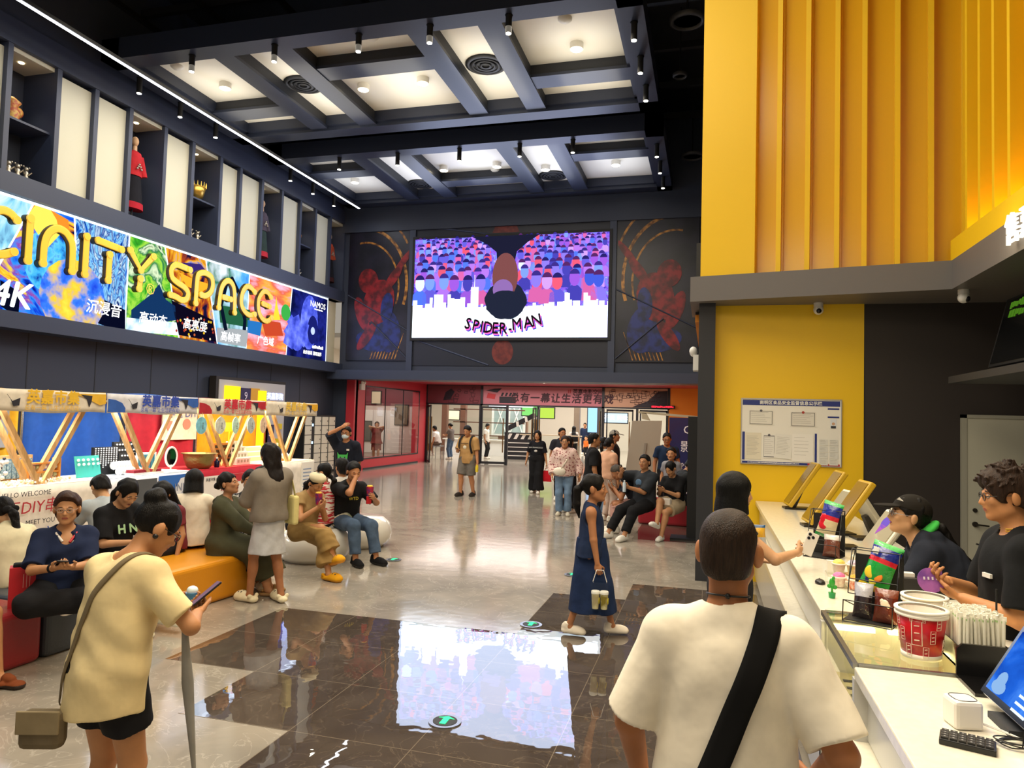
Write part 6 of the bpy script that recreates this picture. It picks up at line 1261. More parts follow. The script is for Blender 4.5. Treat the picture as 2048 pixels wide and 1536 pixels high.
sheet(-.49,.08,-.2,.26,'#e2dfd4','framed licence at the upper left of the notice board',0,6,True); sheet(0,.07,.29,.25,'#dedad0','licence with a red seal at the upper middle of the notice board',0,6,True); sheet(-.53,-.35,-.34,-.02,'#e0d9c4','cream list sheet at the lower left of the notice board',0,16); sheet(-.315,-.33,-.18,-.04,'#e2e0da','small form with a stamp beside the cream list',0,9,True); sheet(-.18,-.33,.02,-.03,'#e4e2da','tilted form overlapping the middle of the notice board',4,12,False,.011); sheet(.02,-.36,.265,-.02,'#ece9e2','blank looking sheet at the lower middle of the notice board',0,6,False,.012)
for i in range(8): sheet(.33+.115*(i%2),-.09-.08*(i//2)-.06,.43+.115*(i%2),-.09-.08*(i//2)+.01+.05*0,'#d6d6d0','%s small health card %s column on the notice board'%(('top','second','third','bottom')[i//2],('left','right')[i%2]),0,3)
ph=M(paint('#d8dfe6')); ph.bb((.455,-.008,.06),(.525,-.006,.17)); ph.use(paint('#2c3038')).bb((.462,-.009,.06),(.518,-.007,.09)); ph.use(paint('#caa080')).cyl((.49,-.009,.115),(.49,-.007,.115),.018); ph.obj('photo',nb)
# door, handle, cameras, menu screens, fire extinguisher, sign over the counter
dr=thing('door_2','plain grey green staff door with a lever handle','door',(3.25,CY-.02,0)); dr['kind']='structure'; M(paint('#b7b5a4',.5)).bb((-.36,-.03,0),(.6,.0,2.09)).obj('leaf',dr); M(paint('#9c9a8c',.5)).bb((-.42,-.04,0),(-.36,.0,2.13)).bb((-.42,-.04,2.09),(.6,0,2.13)).obj('frame',dr); m=M(mat('dark_metal','#4a4640',rough=.3,metal=.8)); m.cyl((-.28,-.03,.87),(-.28,-.05,.87),.03,n=18).cyl((-.28,-.05,.87),(-.28,-.08,.87),.012); m.cyl((-.28,-.08,.87),(-.15,-.08,.86),.010); m.cyl((-.28,-.03,1.03),(-.28,-.045,1.03),.024,n=18); m.obj('handle',dr)
fe=thing('fire_extinguisher','red fire extinguisher on the floor beside the staff door','fire extinguisher',tuple(gz(1972,1205,.35)-Vector((0,0,.35)))); M(mat('red_gloss','#a01418',rough=.25)).lathe([(.07,0),(.075,.02),(.075,.4),(.05,.47),(.02,.5)],n=20).obj('cylinder',fe); m=M(black); m.cyl((0,0,.5),(0,0,.55),.02); m.box((-.02,0,.57),(.12,.02,.015),Ry(15)); m.tube([(.02,0,.53),(.1,0,.5),(.11,0,.3),(.09,0,.15)],.01,6); m.obj('valve_and_hose',fe); fe.location.z=.30
struct(M(dark).bb((fe.location.x-.3,fe.location.y-.2,0),(fe.location.x+.4,fe.location.y+.3,.30)).obj('platform'),'low dark platform behind the counter')
def dome(p,l,rz):
    t=thing('security_camera',l,'camera',p,rz); M(paint('#d8d6d0',.4)).cyl((0,0,0),(0,0,-.05),.055,n=20).obj('base',t); M(paint('#e4e2dc',.3)).sph((0,0,-.085),.06).obj('housing',t); m=M(plastic('#101114',.1)); m.sph((0,-.035,-.10),.034); m.obj('lens',t)
p=gz(1637,606,3.45); dome((p.x,p.y,3.45),'white dome camera under the canopy above the notice board',0); p=gz(1921,583,3.45); dome((p.x,p.y-.1,3.45),'white dome camera under the corner of the canopy',40)
tv=thing('menu_screen','bank of dark menu screens hung under the canopy behind the counter','screen',(2.85,6.4,2.95)); q=M(black); q.T=Ry(14); q.bb((0,-2.4,-.36),(.06,2.0,.36)); q.obj('frame',tv); q=M(mat('tv_glass','#0b0d0f',rough=.15)); q.T=Ry(14)
for k in range(3): q.bb((-.006,-2.35+1.45*k,-.33),(0,-.95+1.45*k,.33))
q.obj('screen_glass',tv)
for k,(y,z,s_) in enumerate(((1.6,.17,0),(1.15,.2,0),(1.62,.27,0))): bars(Ry(14)@T(-.01,y,z)@Rz(-90),.4,.08,5+k,glow('#4a7a1c',.8),'menu_print',tv)
q=M(glow('#1c5a34',.35)); q.T=Ry(14); q.bb((-.012,.55,-.3),(-.008,.95,.3)); q.obj('green_panel',tv)
sh=M(paint('#23262c')); sh.bb((2.4,4.0,2.43),(3.4,8.4,2.5)); tag(sh.obj('screen_shelf'),'dark shelf running below the menu screens','shelf')
sn=thing('shop_sign','glowing white characters on the canopy edge above the counter','sign',(2.44,7.0,3.6))
for k,(s_,px) in enumerate((('售',2022),('嘉',2052),('英',2085))):
    p=gx(px,485-15*k,2.40); text(s_,.28,glow('#fff2d8',1.5),T(-.03,p.y-7.0,.02)@Rz(-90),parent=sn,depth=.03)
point('sign_glow',(2.25,6.9,3.6),3,(1,.85,.55),.1)
# phone of the bob haired woman is placed with her; leaning board and far right group furniture
lb=thing('leaning_board','large grey beige board leaning in its stand at the far right','board',tuple(gz(1262,1010))); Yb=lb.location.y
def LB(px,py): p=gy(px,py,Yb); return (p.x-lb.location.x,p.z)
m=M(paint('#a2988a',.5)); m.prism([LB(*p) for p in ((1314,955),(1249,957),(1264.5,841.5),(1323.7,841.5))],.07); m.obj('board',lb,bev=.01); m=M(paint('#8a8278',.5)); m.prism([LB(*p) for p in ((1290,915),(1286,915),(1289,886),(1294,886))],.03,T(0,-.03,0)); m.obj('handle',lb); m=M(paint('#8a8074')); m.prism([LB(*p) for p in ((1310,1012),(1255,1012),(1252,955),(1312,955))],.2,T(0,.05,0)); m.obj('stand',lb)
jb=thing('boom_arm','long beige boom arm reaching over the leaning board','arm',(lb.location.x,Yb+.4,0)); 
def JB(px,py): p=gy(px,py,Yb+.4); return (p.x-lb.location.x,p.z)
m=M(paint('#b0a68e',.5)); m.prism([JB(*p) for p in ((1276,822),(1404,833),(1404,838),(1276,826))],.12); m.prism([JB(*p) for p in ((1283,826),(1292,826),(1300,841),(1284,838))],.1); m.obj('arm',jb,bev=.005); m=M(paint('#9a9182')); m.prism([JB(*p) for p in ((1322,890),(1326,889),(1345,926),(1341,928))],.06); m.prism([JB(*p) for p in ((1318,892),(1321,890),(1343,1012),(1339,1012))],.06); m.obj('support_post',jb)
rb=thing('roll_up_banner','dark blue roll-up banner with white lettering beside the dark post','banner',(gy(1378,900,16.8).x,16.8,0)); g=M(mat('banner_blue','#101a5a',rough=.5,col2='#26104a',nscale=1.2)); g.bb((-.45,0,.05),(.5,.01,2.05)); g.obj('print',rb); M(steel).bb((-.48,-.08,0),(.52,.1,.06)).obj('base',rb); wtx=paint('#e8e8f4')
for s_,x,z,sz in (('CINITY',.28,1.77,.26),('TO IN',.14,1.55,.10),('影行五',.22,1.38,.28),('04  21',-.02,.98,.12),('10  25',-.02,.80,.12),('2024',-.26,.90,.12)): text(s_,sz,wtx,T(x,-.006,z),parent=rb)
g=M(wtx); [g.bb((-.38,-.004,.55-.07*k),(.2 if k%2 else .35,-.001,.58-.07*k)) for k in range(6)]; g.obj('small_print',rb)
bt=thing('brochure_table','small wooden topped table with a black frame by the dark post','table',tuple(gz(1400,1075))); g=M(wood); g.bb((-.12,-.25,.83),(.45,.25,.88)); g.obj('tabletop',bt); g=M(black); [g.bb((x-.03,y-.03,0),(x+.03,y+.03,.83)) for x in (-.08,.4) for y in (-.2,.2)]; g.obj('leg',bt)
pp=thing('paper_stack','stack of pale printed papers standing on the brochure table','papers',(bt.location.x+.05,bt.location.y-.05,.88)); M(paint('#d8d4d8')).box((0,0,.11),(.2,.12,.22)).obj('stack',pp); g=M(paint('#8a86a8')); [g.box((-.02,-.062,.04+.05*k),(.12,.004,.02)) for k in range(4)]; g.obj('print',pp)
bp=thing('queue_gate_post','tall black gate post on a flat black base plate','post',tuple(gz(1380,1078))); M(black).bb((-.06,-.05,0),(.12,.05,2.05)).obj('post',bp); M(black).bb((-.32,-.2,0),(.2,.2,.03)).obj('base_plate',bp); 
# ---------------------------------------------------------------- people
def who(label,head=None,feet=None,xy=None,rz=0,zh=None,**k):
    """head=(px,py): put the head centre on that line of sight at its own height; feet: standing spot on the floor"""
    hd_=k.pop('look',(0,0,0))
    if feet: p=gz(*feet); loc=(p.x,p.y)
    elif xy: loc=xy
    else: loc=(0,0)
    J=person(label,loc,rz,head=hd_,**k)
    if head:
        hc=wpt(J,J['HC']); p=gz(head[0],head[1],hc.z); dx=p.x-hc.x; dy=p.y-hc.y
        J['root'].location.x+=dx; J['root'].location.y+=dy; J['W']=Matrix.Translation((loc[0]+dx,loc[1]+dy,0))@Rz(rz)
    return J
def held(J,name,label,cat,group=None):
    o=thing(name,label,cat,tuple(J['W'].translation),0,group); o.rotation_euler=(0,0,J['W'].to_euler().z); return o
def phone(J,side,label,col='#15161a',tilt=None,off=(0,0,0),scr=None,cams=False):
    pc=Vector(J['palm%d'%side]); f,n,sd=[Vector(v) for v in J['hdir%d'%side]]; c=pc+n*.026+f*.03+Vector(off)
    o=thing('smartphone',label,'phone',wpt(J,c)); 
    z=f.copy() if tilt is None else Vector(tilt); z.normalize(); y=n-z*n.dot(z); y.normalize(); x=y.cross(z)
    m3=(J['W'].to_3x3()@Matrix((x,y,z)).transposed()); o.rotation_euler=m3.to_euler()
    M(plastic(col,.25)).box((0,0,.02),(.074,.009,.152)).obj('body',o,bev=.004); M(glow(scr,.9) if scr else plastic('#08090c',.08)).box((0,.005,.02),(.068,.001,.146)).obj('screen',o)
    if cams: m=M(plastic('#0a0a0c',.1)); [m.cyl((x_,-.0045,z_),(x_,-.0075,z_),.010,n=16) for x_,z_ in ((-.02,.078),(-.02,.052),(.004,.065))]; m.obj('camera_lens',o)
    return o
def popcup(J,side,label,c1='#5a2a78',c2='#c02030',r=.045,h=.13,up=.02):
    pc=Vector(J['palm%d'%side]); n=Vector(J['hdir%d'%side][1]); o=thing('popcorn_cup',label,'cup',wpt(J,pc+n*.05+Vector((0,0,-.05+up))))
    M(mat('cup'+c1,c1,rough=.3,col2=c2,nscale=22)).lathe([(r*.72,0),(r,h)],n=20).obj('cup',o); m=M(mat('popcorn_y','#f0c84a',rough=.7)); 
    for i in range(16): m.sph((r*.6*math.cos(i*2.4)*(i/16)**.5*1.1,r*.6*math.sin(i*2.4)*(i/16)**.5*1.1,h+.006),.014,6,4)
    m.obj('popcorn',o); return o
from mathutils.bvhtree import BVHTree
def strap(o,pts,m,w_,name='strap',nrm=None,wrap=None,lift=.006):
    """a flat band through pts; wrap=J lays it on that person's shirt where it runs close to it"""
    q=M(m); n0=[Vector(n) for n in (nrm or [(0,-1,0)]*len(pts))]
    if len(pts)>3: nrm=smooth([tuple(n) for n in n0],6); pts=smooth([tuple(p) for p in pts],6)
    else: nrm=n0; pts=[Vector(p) for p in pts]
    if wrap:
        me=wrap['shirt_me']; co=[v.co.copy() for v in me.vertices]; bv=BVHTree.FromPolygons(co,[tuple(p.vertices) for p in me.polygons])
        for k,p in enumerate(pts):
            l,n,_,d=bv.find_nearest(p)
            if d<.10: pts[k]=l+n*lift; nrm[k]=n
        for _ in range(2): nrm=[(nrm[max(0,k-1)]+nrm[k]*2+nrm[min(len(nrm)-1,k+1)]).normalized() for k in range(len(nrm))]; pts=[pts[k] if k in(0,len(pts)-1) else (pts[k-1]+pts[k]*2+pts[k+1])/4 for k in range(len(pts))]
    vs=[]
    for k,p in enumerate(pts):
        d=(pts[min(k+1,len(pts)-1)]-pts[max(k-1,0)]).normalized(); a=d.cross(nrm[k]).normalized(); b=nrm[k]*.004
        for u in (-.5,-.25,0,.25,.5): vs.append(p+a*w_*u+b*(1-2*abs(u)))
    n=len(pts); q.add(vs,[(k*5+j,k*5+j+1,k*5+j+6,k*5+j+5) for k in range(n-1) for j in range(4)],True)
    return q.obj(name,o,solid=.004)
UP=Vector((0,0,1)); IN=lambda s: ((0,0,1),(0,0,1))
cream_t=cloth('#e3cf9c'); white_t=cloth('#efe6d2'); blk=cloth('#17171a'); blk2=cloth('#202024'); jean=cloth('#4c5f78',noise=.15); jean2=cloth('#6d87a4',noise=.15); navyc=cloth('#1d2744'); grayc=cloth('#7d7a74'); khaki=cloth('#a3875a'); olive=cloth('#4c4c38')
# --- foreground
J=who('person from behind in a cream T-shirt and black shorts reading a phone',head=(328,1052),rz=-10,H=1.60,sex='f',lean=2,hunch=17,look=(-20,-24,0),hair='topbun',vox=.006,LH=(-.05,.34,1.10),RH=(.17,.32,1.10),RE=(1,-.25,-.6),LE=(-1,-.3,-.6),hn=((.3,-.3,1),(-.3,-.3,1)),top=dict(m=cream_t,sleeve=.8,hem=-.15,e=.028,nr=.095,drop=.0,flare=.005,wr=.018,wf=24),bottom=dict(m=blk,len=.55,e=.02,waist=0),skin='#b98358',glasses='#141014',shoes=('sneaker','#e8e2d4','#efe9dc'))
phone(J,1,'black phone with a lit screen held by the person in cream',scr='#8a6a78',tilt=(.25,.55,.45),off=(.0,.03,.03))
o=held(J,'clear_cup','clear blue cup held next to the phone of the person in cream','cup'); pc=Vector(J['palm-1'])+Vector((.03,.05,.0)); m=M(mat('blue_cup','#4a90c0',rough=.15,col2='#1a4a8a',nscale=14)); m.lathe([(.022,-.08),(.03,.05),(.03,.052)],c=pc,n=18).obj('cup',o); M(mat('cup_ice','#d8ecf6',rough=.3)).sph(tuple(pc+Vector((0,0,.06))),(.026,.026,.022)).obj('foam',o)
o=held(J,'crossbody_bag','taupe crossbody bag hanging at the hip of the person in cream','bag'); tp=J['tp']; bagm=cloth('#6b5f4a',noise=.1)
a=Vector(tp(.10,.03,.525)); pts=[Vector(tp(.085,.06,.53)),Vector(tp(.105,-.06,.515)),Vector(tp(.07,-.165,.42)),Vector(tp(.0,-.187,.26)),Vector(tp(-.09,-.20,.08)),Vector(tp(-.16,-.20,-.06)),Vector(tp(-.215,-.17,-.15))]
strap(o,pts,cloth('#776a52',bump=.1),.026,wrap=J,nrm=[(0,0,1),(0,-.6,.8),(0,-1,.3),(0,-1,0),(-.1,-1,0),(-.3,-1,0),(-.6,-1,0)])
b=M(bagm); bc=pts[-1]; b.T=T(*(bc+Vector((.105,-.03,-.05))))@Rz(28); b.box((0,0,0),(.17,.08,.15)); b.obj('bag_body',o,bev=.03); b=M(cloth('#8a7c60')); b.T=T(*(bc+Vector((.105,-.03,-.03))))@Rz(28); b.box((0,-.044,.02),(.165,.012,.09)); b.obj('flap',o,bev=.004)
o=held(J,'folded_umbrella','long grey folded umbrella hanging beside the person in cream','umbrella'); e=Vector(J['EL'][1]); m=M(cloth('#8c8a84')); m.tube([e+Vector((-.06,.02,-.02)),e+Vector((-.05,.04,-.25)),e+Vector((-.01,.06,-.62))],[.012,.024,.008],10); m.obj('canopy',o); M(dark).cyl(tuple(e+Vector((-.01,.06,-.62))),tuple(e+Vector((-.005,.062,-.68))),.005).obj('tip',o)
o=held(J,'ear_stud','dark round earring of the person in cream','earring'); m=M(plastic('#101014')); m.sph(tuple(Vector(J['hp'](.086,-.012,-.04))),.012); m.obj('stud',o)

J=who('man seen from behind in a white T-shirt with a black bag strap',head=(1463,1097),rz=-2,H=1.70,sex='m',lean=2,hunch=3,hair='buzz',hcol='#2a1d14',vox=.0055,girth=1.0,neckl=.128,look=(-8,2,0),RH=(.24,.10,.93),RE=(.5,-.9,.0),LH=(-.25,.12,.84),LE=(-.7,-.7,-.1),top=dict(m=white_t,sleeve=.9,hem=-.12,e=.027,nr=.068,flare=.02,wr=.010,wf=22),bottom=dict(m=blk,len=1.9),skin='#a96f47',shoes=('sneaker','#222226','#d8d4c8'))
tp=J['tp']; o=held(J,'shoulder_bag_strap','wide black bag strap across the back of the man in white','strap')
pts=[tp(.12,.10,.47),tp(.125,.03,.535),tp(.115,-.07,.522),tp(.095,-.125,.45),tp(.06,-.152,.35),tp(.02,-.160,.25),tp(-.03,-.165,.13),tp(-.085,-.172,0),tp(-.16,-.15,-.12)]
strap(o,pts,cloth('#0f0f10',bump=.1),.072,wrap=J,lift=.008,nrm=[(0,.6,.8),(0,.1,1),(0,-.7,.7),(0,-1,.25),(0,-1,.1),(0,-1,0),(0,-1,0),(-.1,-1,0),(-.7,-1,0)])
b=M(blk2); b.box(tuple(Vector(tp(-.24,-.10,-.20))),(.1,.2,.2)); b.obj('bag',o,bev=.02)
o=held(J,'neck_cord','thin black braided cord around the neck of the man in white','necklace'); n0=Vector(J['neck0'])*.40+Vector(J['neck1'])*.60; m=M(plastic('#0c0b0b')); m.tube([n0+Vector((.060*math.cos(a),.060*math.sin(a),-.010*math.sin(a))) for a in np.linspace(0,2*PI,33)],.0032,6); m.sph(tuple(n0+Vector((0,-.063,.010))),.008); m.obj('cord',o)

J=who('woman with a black bob and dark top holding a phone at the counter',head=(1474,984),rz=-68,H=1.63,sex='f',hair='bob',hcol='#050505',vox=.006,RH=(.14,.40,1.17),RE=(.8,-.5,-.5),LH=(-.16,.30,1.06),hn=((0,0,1),(-.9,.2,.3)),look=(-8,-4,0),curl=(.4,.75),top=dict(m=cloth('#29292c'),sleeve=.35,e=.014,nr=.072,hem=-.1),bottom=dict(m=blk,len=1.9),skin='#c99a72')
o=phone(J,1,'white phone with three lenses held up by the woman with a black bob',col='#dcd6cc',cams=True); o.rotation_euler=(R(-12),R(22),R(2)); o.location=wpt(J,J['palm1'])+Vector((.055,.005,.035))
o=held(J,'lace_collar','narrow white lace collar of the bob haired woman','collar'); m=M(paint('#e6ded0')); n0=Vector(J['neck0']); m.tube([n0+Vector((.070*math.cos(a),.070*math.sin(a),.018)) for a in np.linspace(0,2*PI,29)],.008,6); m.obj('lace',o)

J=who('counter clerk in a black cap and navy hoodie leaning over the register',head=(1818,1030),rz=82,H=1.66,sex='f',lean=26,hunch=20,hair='lowpony',hat=('cap','#1b1712'),vox=.006,look=(6,34,0),LH=(-.14,.62,1.00),RH=(.16,.60,1.00),top=dict(m=cloth('#20242f'),sleeve=1.55,e=.03,nr=.07,hood=True,hem=-.08),bottom=dict(m=blk,len=1.95),skin='#c4956c',glasses='#8a8a90',LF=(-.1,-.1,.085),RF=(.1,-.2,.085))
tp=J['tp']; o=held(J,'hood_lining','bright green lining of the clerk hood','hood'); m=M(cloth('#3fb04a')); m.sph(tuple(tp(0,-.115,.50)),(.085,.075,.03),14,8,Matrix(J['Rc'].tolist()).to_4x4()); m.obj('lining',o)
o=held(J,'name_badge','white name badge on the chest of the capped clerk','badge'); m=M(paint('#e0dcd0')); m.box(tuple(tp(-.085,.135,.30)),(.06,.02,.018),Matrix(J['Rc'].tolist()).to_4x4()); m.obj('plate',o)
o=held(J,'cap_logo','small white mark on the front of the black cap','logo'); hp=J['hp']; m=M(paint('#f0eee8')); m.prism([(-.018,0),(.02,.004),(.006,.02)],.003,Matrix.Translation(hp(-.058,.072,.088))@Matrix(J['Rh'].tolist()).to_4x4()@Rz(55)@Rx(-25)); m.obj('mark',o)

J=who('tall young clerk in a black polo at the right edge holding a purple paper',head=(2012,990),rz=86,H=1.80,sex='m',hair='spiky',hcol='#2c1d14',vox=.0055,look=(0,-6,0),LH=(-.06,.21,1.08),RH=(.06,.25,1.13),LE=(-.7,-.5,-.6),RE=(.7,-.5,-.6),hn=((.4,0,1),(-.6,.2,.8)),curl=(.6,.6),top=dict(m=cloth('#121315'),sleeve=.85,e=.022,nr=.066,hem=-.1),bottom=dict(m=blk,len=1.9),skin='#bd8355',glasses='#16161a')
o=thing('purple_paper','purple round edged leaflet held by the tall clerk','leaflet',wpt(J,(Vector(J['palm-1'])+Vector(J['palm1']))/2+Vector((-.02,.07,.03)))); o.rotation_euler=(R(-15),0,R(12)); m=M(mat('leaflet','#7a4a9c',rough=.4,col2='#b06ab8',nscale=10)); m.prism([(.062*math.cos(a)-.01,.06*math.sin(a)) for a in np.linspace(.5*PI,1.75*PI,18)]+[(.05,-.03),(.05,.05)],.003); m.obj('sheet',o); m=M(paint('#e8dce8')); [m.box((-.04+.02*k,-.002,.01),(.008,.002,.014)) for k in range(4)]; m.obj('print',o)
o=held(J,'collar_trim','yellow striped collar edge on the black polo of the tall clerk','collar'); n0=Vector(J['neck0']); m=M(paint('#d8b02a')); [m.tube([n0+Vector((.072*math.cos(a),.074*math.sin(a),.030+.010*k-.012*math.sin(a))) for a in np.linspace(-1.3*PI,.3*PI,20)],.0022,5) for k in (0,1)]; m.obj('stripe',o)
o=held(J,'name_badge','white name badge on the black polo of the tall clerk','badge'); m=M(paint('#e4e2dc')); m.box(tuple(J['tp'](-.09,.128,.30)),(.055,.012,.02),Rz(20)); m.obj('plate',o)

# --- seated row on the left
J=who('person at the left edge with bare legs and brown shoes holding a popcorn cup',xy=(-5.22,3.84),rz=-92,H=1.72,seat=.42,hair='short',vox=.01,LF=(-.10,.50,.085),RF=(.10,.56,.085),RH=(.12,.50,.72),hn=(None,(0,0,1)),curl=(.3,.6),top=dict(m=white_t,hem=-.06),bottom=dict(m=cloth('#8a8474'),len=.85),skin='#b98358',shoes=('sandal','#7a4022','#2a1c14'))
popcup(J,1,'purple popcorn cup at the left edge of the picture')
J=who('woman in a cream ribbed top with a low ponytail turned away, far left',head=(22,1022),rz=75,H=1.6,sex='f',seat=.36,lean=6,hunch=24,look=(0,-20,0),hair='lowpony',vox=.009,LH=(-.1,.4,.75),RH=(.1,.4,.75),top=dict(m=cloth('#d8cfae'),sleeve=.75,hem=-.05),bottom=dict(m=blk2,len=1.9),skin='#c4956c')
o=held(J,'hair_bow','black ribbon bow on the ponytail of the woman in cream','ribbon'); m=M(blk); hp=J['hp']; m.sph(tuple(hp(-.035,-.125,-.045)),(.035,.012,.03)); m.sph(tuple(hp(.035,-.125,-.045)),(.035,.012,.03)); m.sph(tuple(hp(0,-.12,-.045)),.014); m.obj('bow',o)
J=who('woman with short brown hair and glasses in a navy polo looking at the camera',head=(148,1016),rz=-128,H=1.62,sex='f',girth=1.1,seat=.42,look=(-12,-2,0),hair='medium',hcol='#3a2418',vox=.0075,LH=(-.02,.40,.80),RH=(.10,.38,.80),hn=((.3,0,1),(-.3,0,1)),curl=(.5,.6),glasses='#9a9088',LF=(.13,.20,.50),RF=(-.13,.26,.50),LKp=(-1,.5,.1),RKp=(1,.5,.1),foot_yaw=(70,-70),top=dict(m=navyc,sleeve=.9,hem=-.05,e=.024,nr=.068,drop=.015),bottom=dict(m=blk,len=1.95,e=.03),skin='#c08c62')
phone(J,1,'dark phone in the hands of the woman in a navy polo',tilt=(0,.9,.35))
o=held(J,'polo_collar','red and white striped collar of the navy polo','collar'); tp=J['tp']; m=M(paint('#c02a38')); m.tube([tp(-.075,.0,.50),tp(-.07,.07,.465),tp(-.02,.118,.40)],.009,6); m.use(paint('#e6e0d8')); m.tube([tp(-.088,.0,.49),tp(-.084,.075,.45),tp(-.034,.122,.385)],.006,6); m.tube([tp(.075,.0,.50),tp(.07,.07,.465),tp(.03,.118,.41)],.010,6); m.obj('stripe',o)
o=held(J,'wristband','dark band on the wrist of the woman in a navy polo','watch'); m=M(blk); w=Vector(J['WR'][1]); d=(w-Vector(J['EL'][1])).normalized(); m.cyl(tuple(w-d*.03),tuple(w-d*.015),.033,n=16); m.obj('band',o)
J=who('man in a light grey shirt with cropped hair facing the stalls',head=(212,973),rz=70,H=1.72,seat=.38,lean=6,hunch=18,look=(0,-22,0),hair='crop',vox=.01,LH=(-.1,.4,.8),RH=(.1,.4,.8),top=dict(m=cloth('#a9b2b8'),hem=-.05),bottom=dict(m=blk2,len=1.9),skin='#c4946a')
J=who('woman in a black lettered T-shirt and jeans bent over her phone',head=(266,984),rz=-100,H=1.66,sex='f',seat=.47,lean=2,hunch=12,look=(0,-28,0),hair='lowpony',vox=.009,LH=(-.06,.42,.78),RH=(.10,.40,.78),hn=((.3,0,1),(-.3,0,1)),LF=(-.05,.78,.085),RF=(.14,.62,.085),top=dict(m=blk,sleeve=.9,hem=-.05,e=.026),bottom=dict(m=jean2,len=1.9,e=.024,bell=.02),skin='#c4926a',shoes=('sneaker','#e4dcc0','#ece6d4'))
tp=J['tp']; text('H N',.11,paint('#a8cfa0'),Matrix.Translation(tp(0,.172,.33))@Rz(180)@Rx(-12),parent=J['root'],name='shirt_print',bold=.004); phone(J,1,'dark phone held low by the woman in the lettered T-shirt',tilt=(0,.9,.35))
J=who('girl with parted dark hair hidden behind the lettered T-shirt woman',head=(336,986),rz=170,H=1.5,sex='f',seat=.40,hunch=14,look=(0,-22,0),hair='long',vox=.012,top=dict(m=cloth('#7a3038')),bottom=dict(m=blk2,len=1.9),skin='#bd8a62')
J=who('person with short black hair in a white T-shirt seated facing away',head=(398,962),rz=35,H=1.62,sex='f',seat=.42,hunch=8,look=(0,-12,0),hair='bob',hcol='#0a0808',vox=.009,RH=(.16,.34,.8),LH=(-.12,.4,.8),top=dict(m=cloth('#e9dcc6'),sleeve=.8,hem=-.06,e=.03,flare=.02),bottom=dict(m=blk,len=1.9),skin='#c4926a')
J=who('woman in a long olive hooded dress gazing up to the right',head=(466,966),rz=-72,H=1.62,sex='f',girth=1.08,seat=.43,hunch=6,look=(-4,14,0),hair='bun',vox=.0075,LH=(-.04,.44,.70),RH=(.08,.44,.68),LF=(-.08,.50,.085),RF=(.12,.55,.085),top=dict(m=olive,sleeve=1.6,e=.028,hood=True,skirt=.20,hem=-.4,wr=.012,wf=22),skin='#b98560',shoes=('sandal','#9a7a50','#8a6a48'))
o=held(J,'tissue','white tissue in the lap of the woman in olive','tissue'); m=M(paint('#ece8e0')); m.grid(lambda u,v:(.02+.1*u,.46+.09*v,.66+.02*math.sin(u*9+v*7)),8,8); m.obj('sheet',o,solid=.002)
J=who('woman in a black and white floral dress beside the olive dress',head=(508,960),rz=-138,H=1.6,sex='f',girth=1.05,seat=.43,hair='bun',vox=.0085,look=(-8,-4,0),LH=(.02,.36,.86),RH=(.12,.34,.84),top=dict(m=mat('floral_dark','#15151c',rough=.8,col2='#d8d4cc',nscale=24,ramp=(.54,.58)),sleeve=.7,e=.02,skirt=.22,hem=-.4,nr=.08,drop=.09),skin='#bd8a62',shoes=('clog','#d8d0bc','#d8d0bc'))
o=held(J,'orange_pouch','small orange pouch in the hands of the woman in a floral dress','pouch'); m=M(cloth('#c87a1c')); m.sph(tuple((Vector(J['palm-1'])+Vector(J['palm1']))/2+Vector((.05,.06,-.08))),(.05,.05,.09)); m.obj('pouch',o)
J=who('long haired girl standing in a grey top and white denim skirt',feet=(550,1199),rz=62,H=1.63,sex='f',girth=.95,hair='long',hcol='#140d0b',vox=.007,look=(0,-14,0),LF=(-.12,.12,.085),RF=(.13,-.08,.085),RH=(.12,.26,.93),LH=(-.10,.34,1.02),top=dict(m=cloth('#857c70'),sleeve=1.25,hem=-.03,e=.045,wr=.012,wf=20),bottom=dict(m=cloth('#c9cbcf',noise=.08),skirt=.50,flare=.02),skin='#a9714d',shoes=('clog','#e6dcba','#eee6cc'),foot_yaw=(14,-10))
o=held(J,'shoulder_bag','pale yellow tote hanging from the shoulder of the long haired girl','bag'); sh=Vector(J['SH'][1]); m=M(cloth('#e0d490',noise=.04)); m.box(tuple(sh+Vector((.085,-.02,-.34))),(.07,.24,.30)); m.obj('bag_body',o,bev=.025); strap(o,[sh+Vector((.085,.08,-.2)),sh+Vector((.05,.04,.02)),sh+Vector((.02,0,.072)),sh+Vector((.05,-.05,.02)),sh+Vector((.085,-.10,-.2))],cloth('#d2c684'),.03,'handle',nrm=[(1,0,0),(1,0,.5),(0,0,1),(1,0,.5),(1,0,0)])
J=who('woman with tied hair and a white top behind the long haired girl',head=(531,952),rz=120,H=1.6,sex='f',seat=.43,hair='pony',vox=.012,top=dict(m=cloth('#dcd4c8')),bottom=dict(m=jean,len=1.9),skin='#c4956c',look=(0,-10,0))
J=who('woman in a cream beret and khaki clothes eating popcorn with crossed legs',head=(640,966),rz=-112,H=1.6,sex='f',seat=.42,lean=8,hunch=12,look=(4,-20,0),hair='lowpony',hat=('beret','#d9ceae'),vox=.0085,LH=(-.04,.34,.86),RH=(.08,.38,.88),hn=((.5,0,.8),(-.5,.2,.8)),curl=(.5,.6),LF=(.03,.58,.085),RF=(-.02,.60,.27),RKp=(.0,.8,1.2),top=dict(m=khaki,sleeve=.35,hem=-.06,e=.024),bottom=dict(m=cloth('#9a7c4a'),len=1.75,e=.04,bell=.03,wr=.012),skin='#c08a60',shoes=('clog','#e0a01c','#d8941a'),pitchf=(0,18))
popcup(J,1,'patterned popcorn cup held by the woman in a beret')
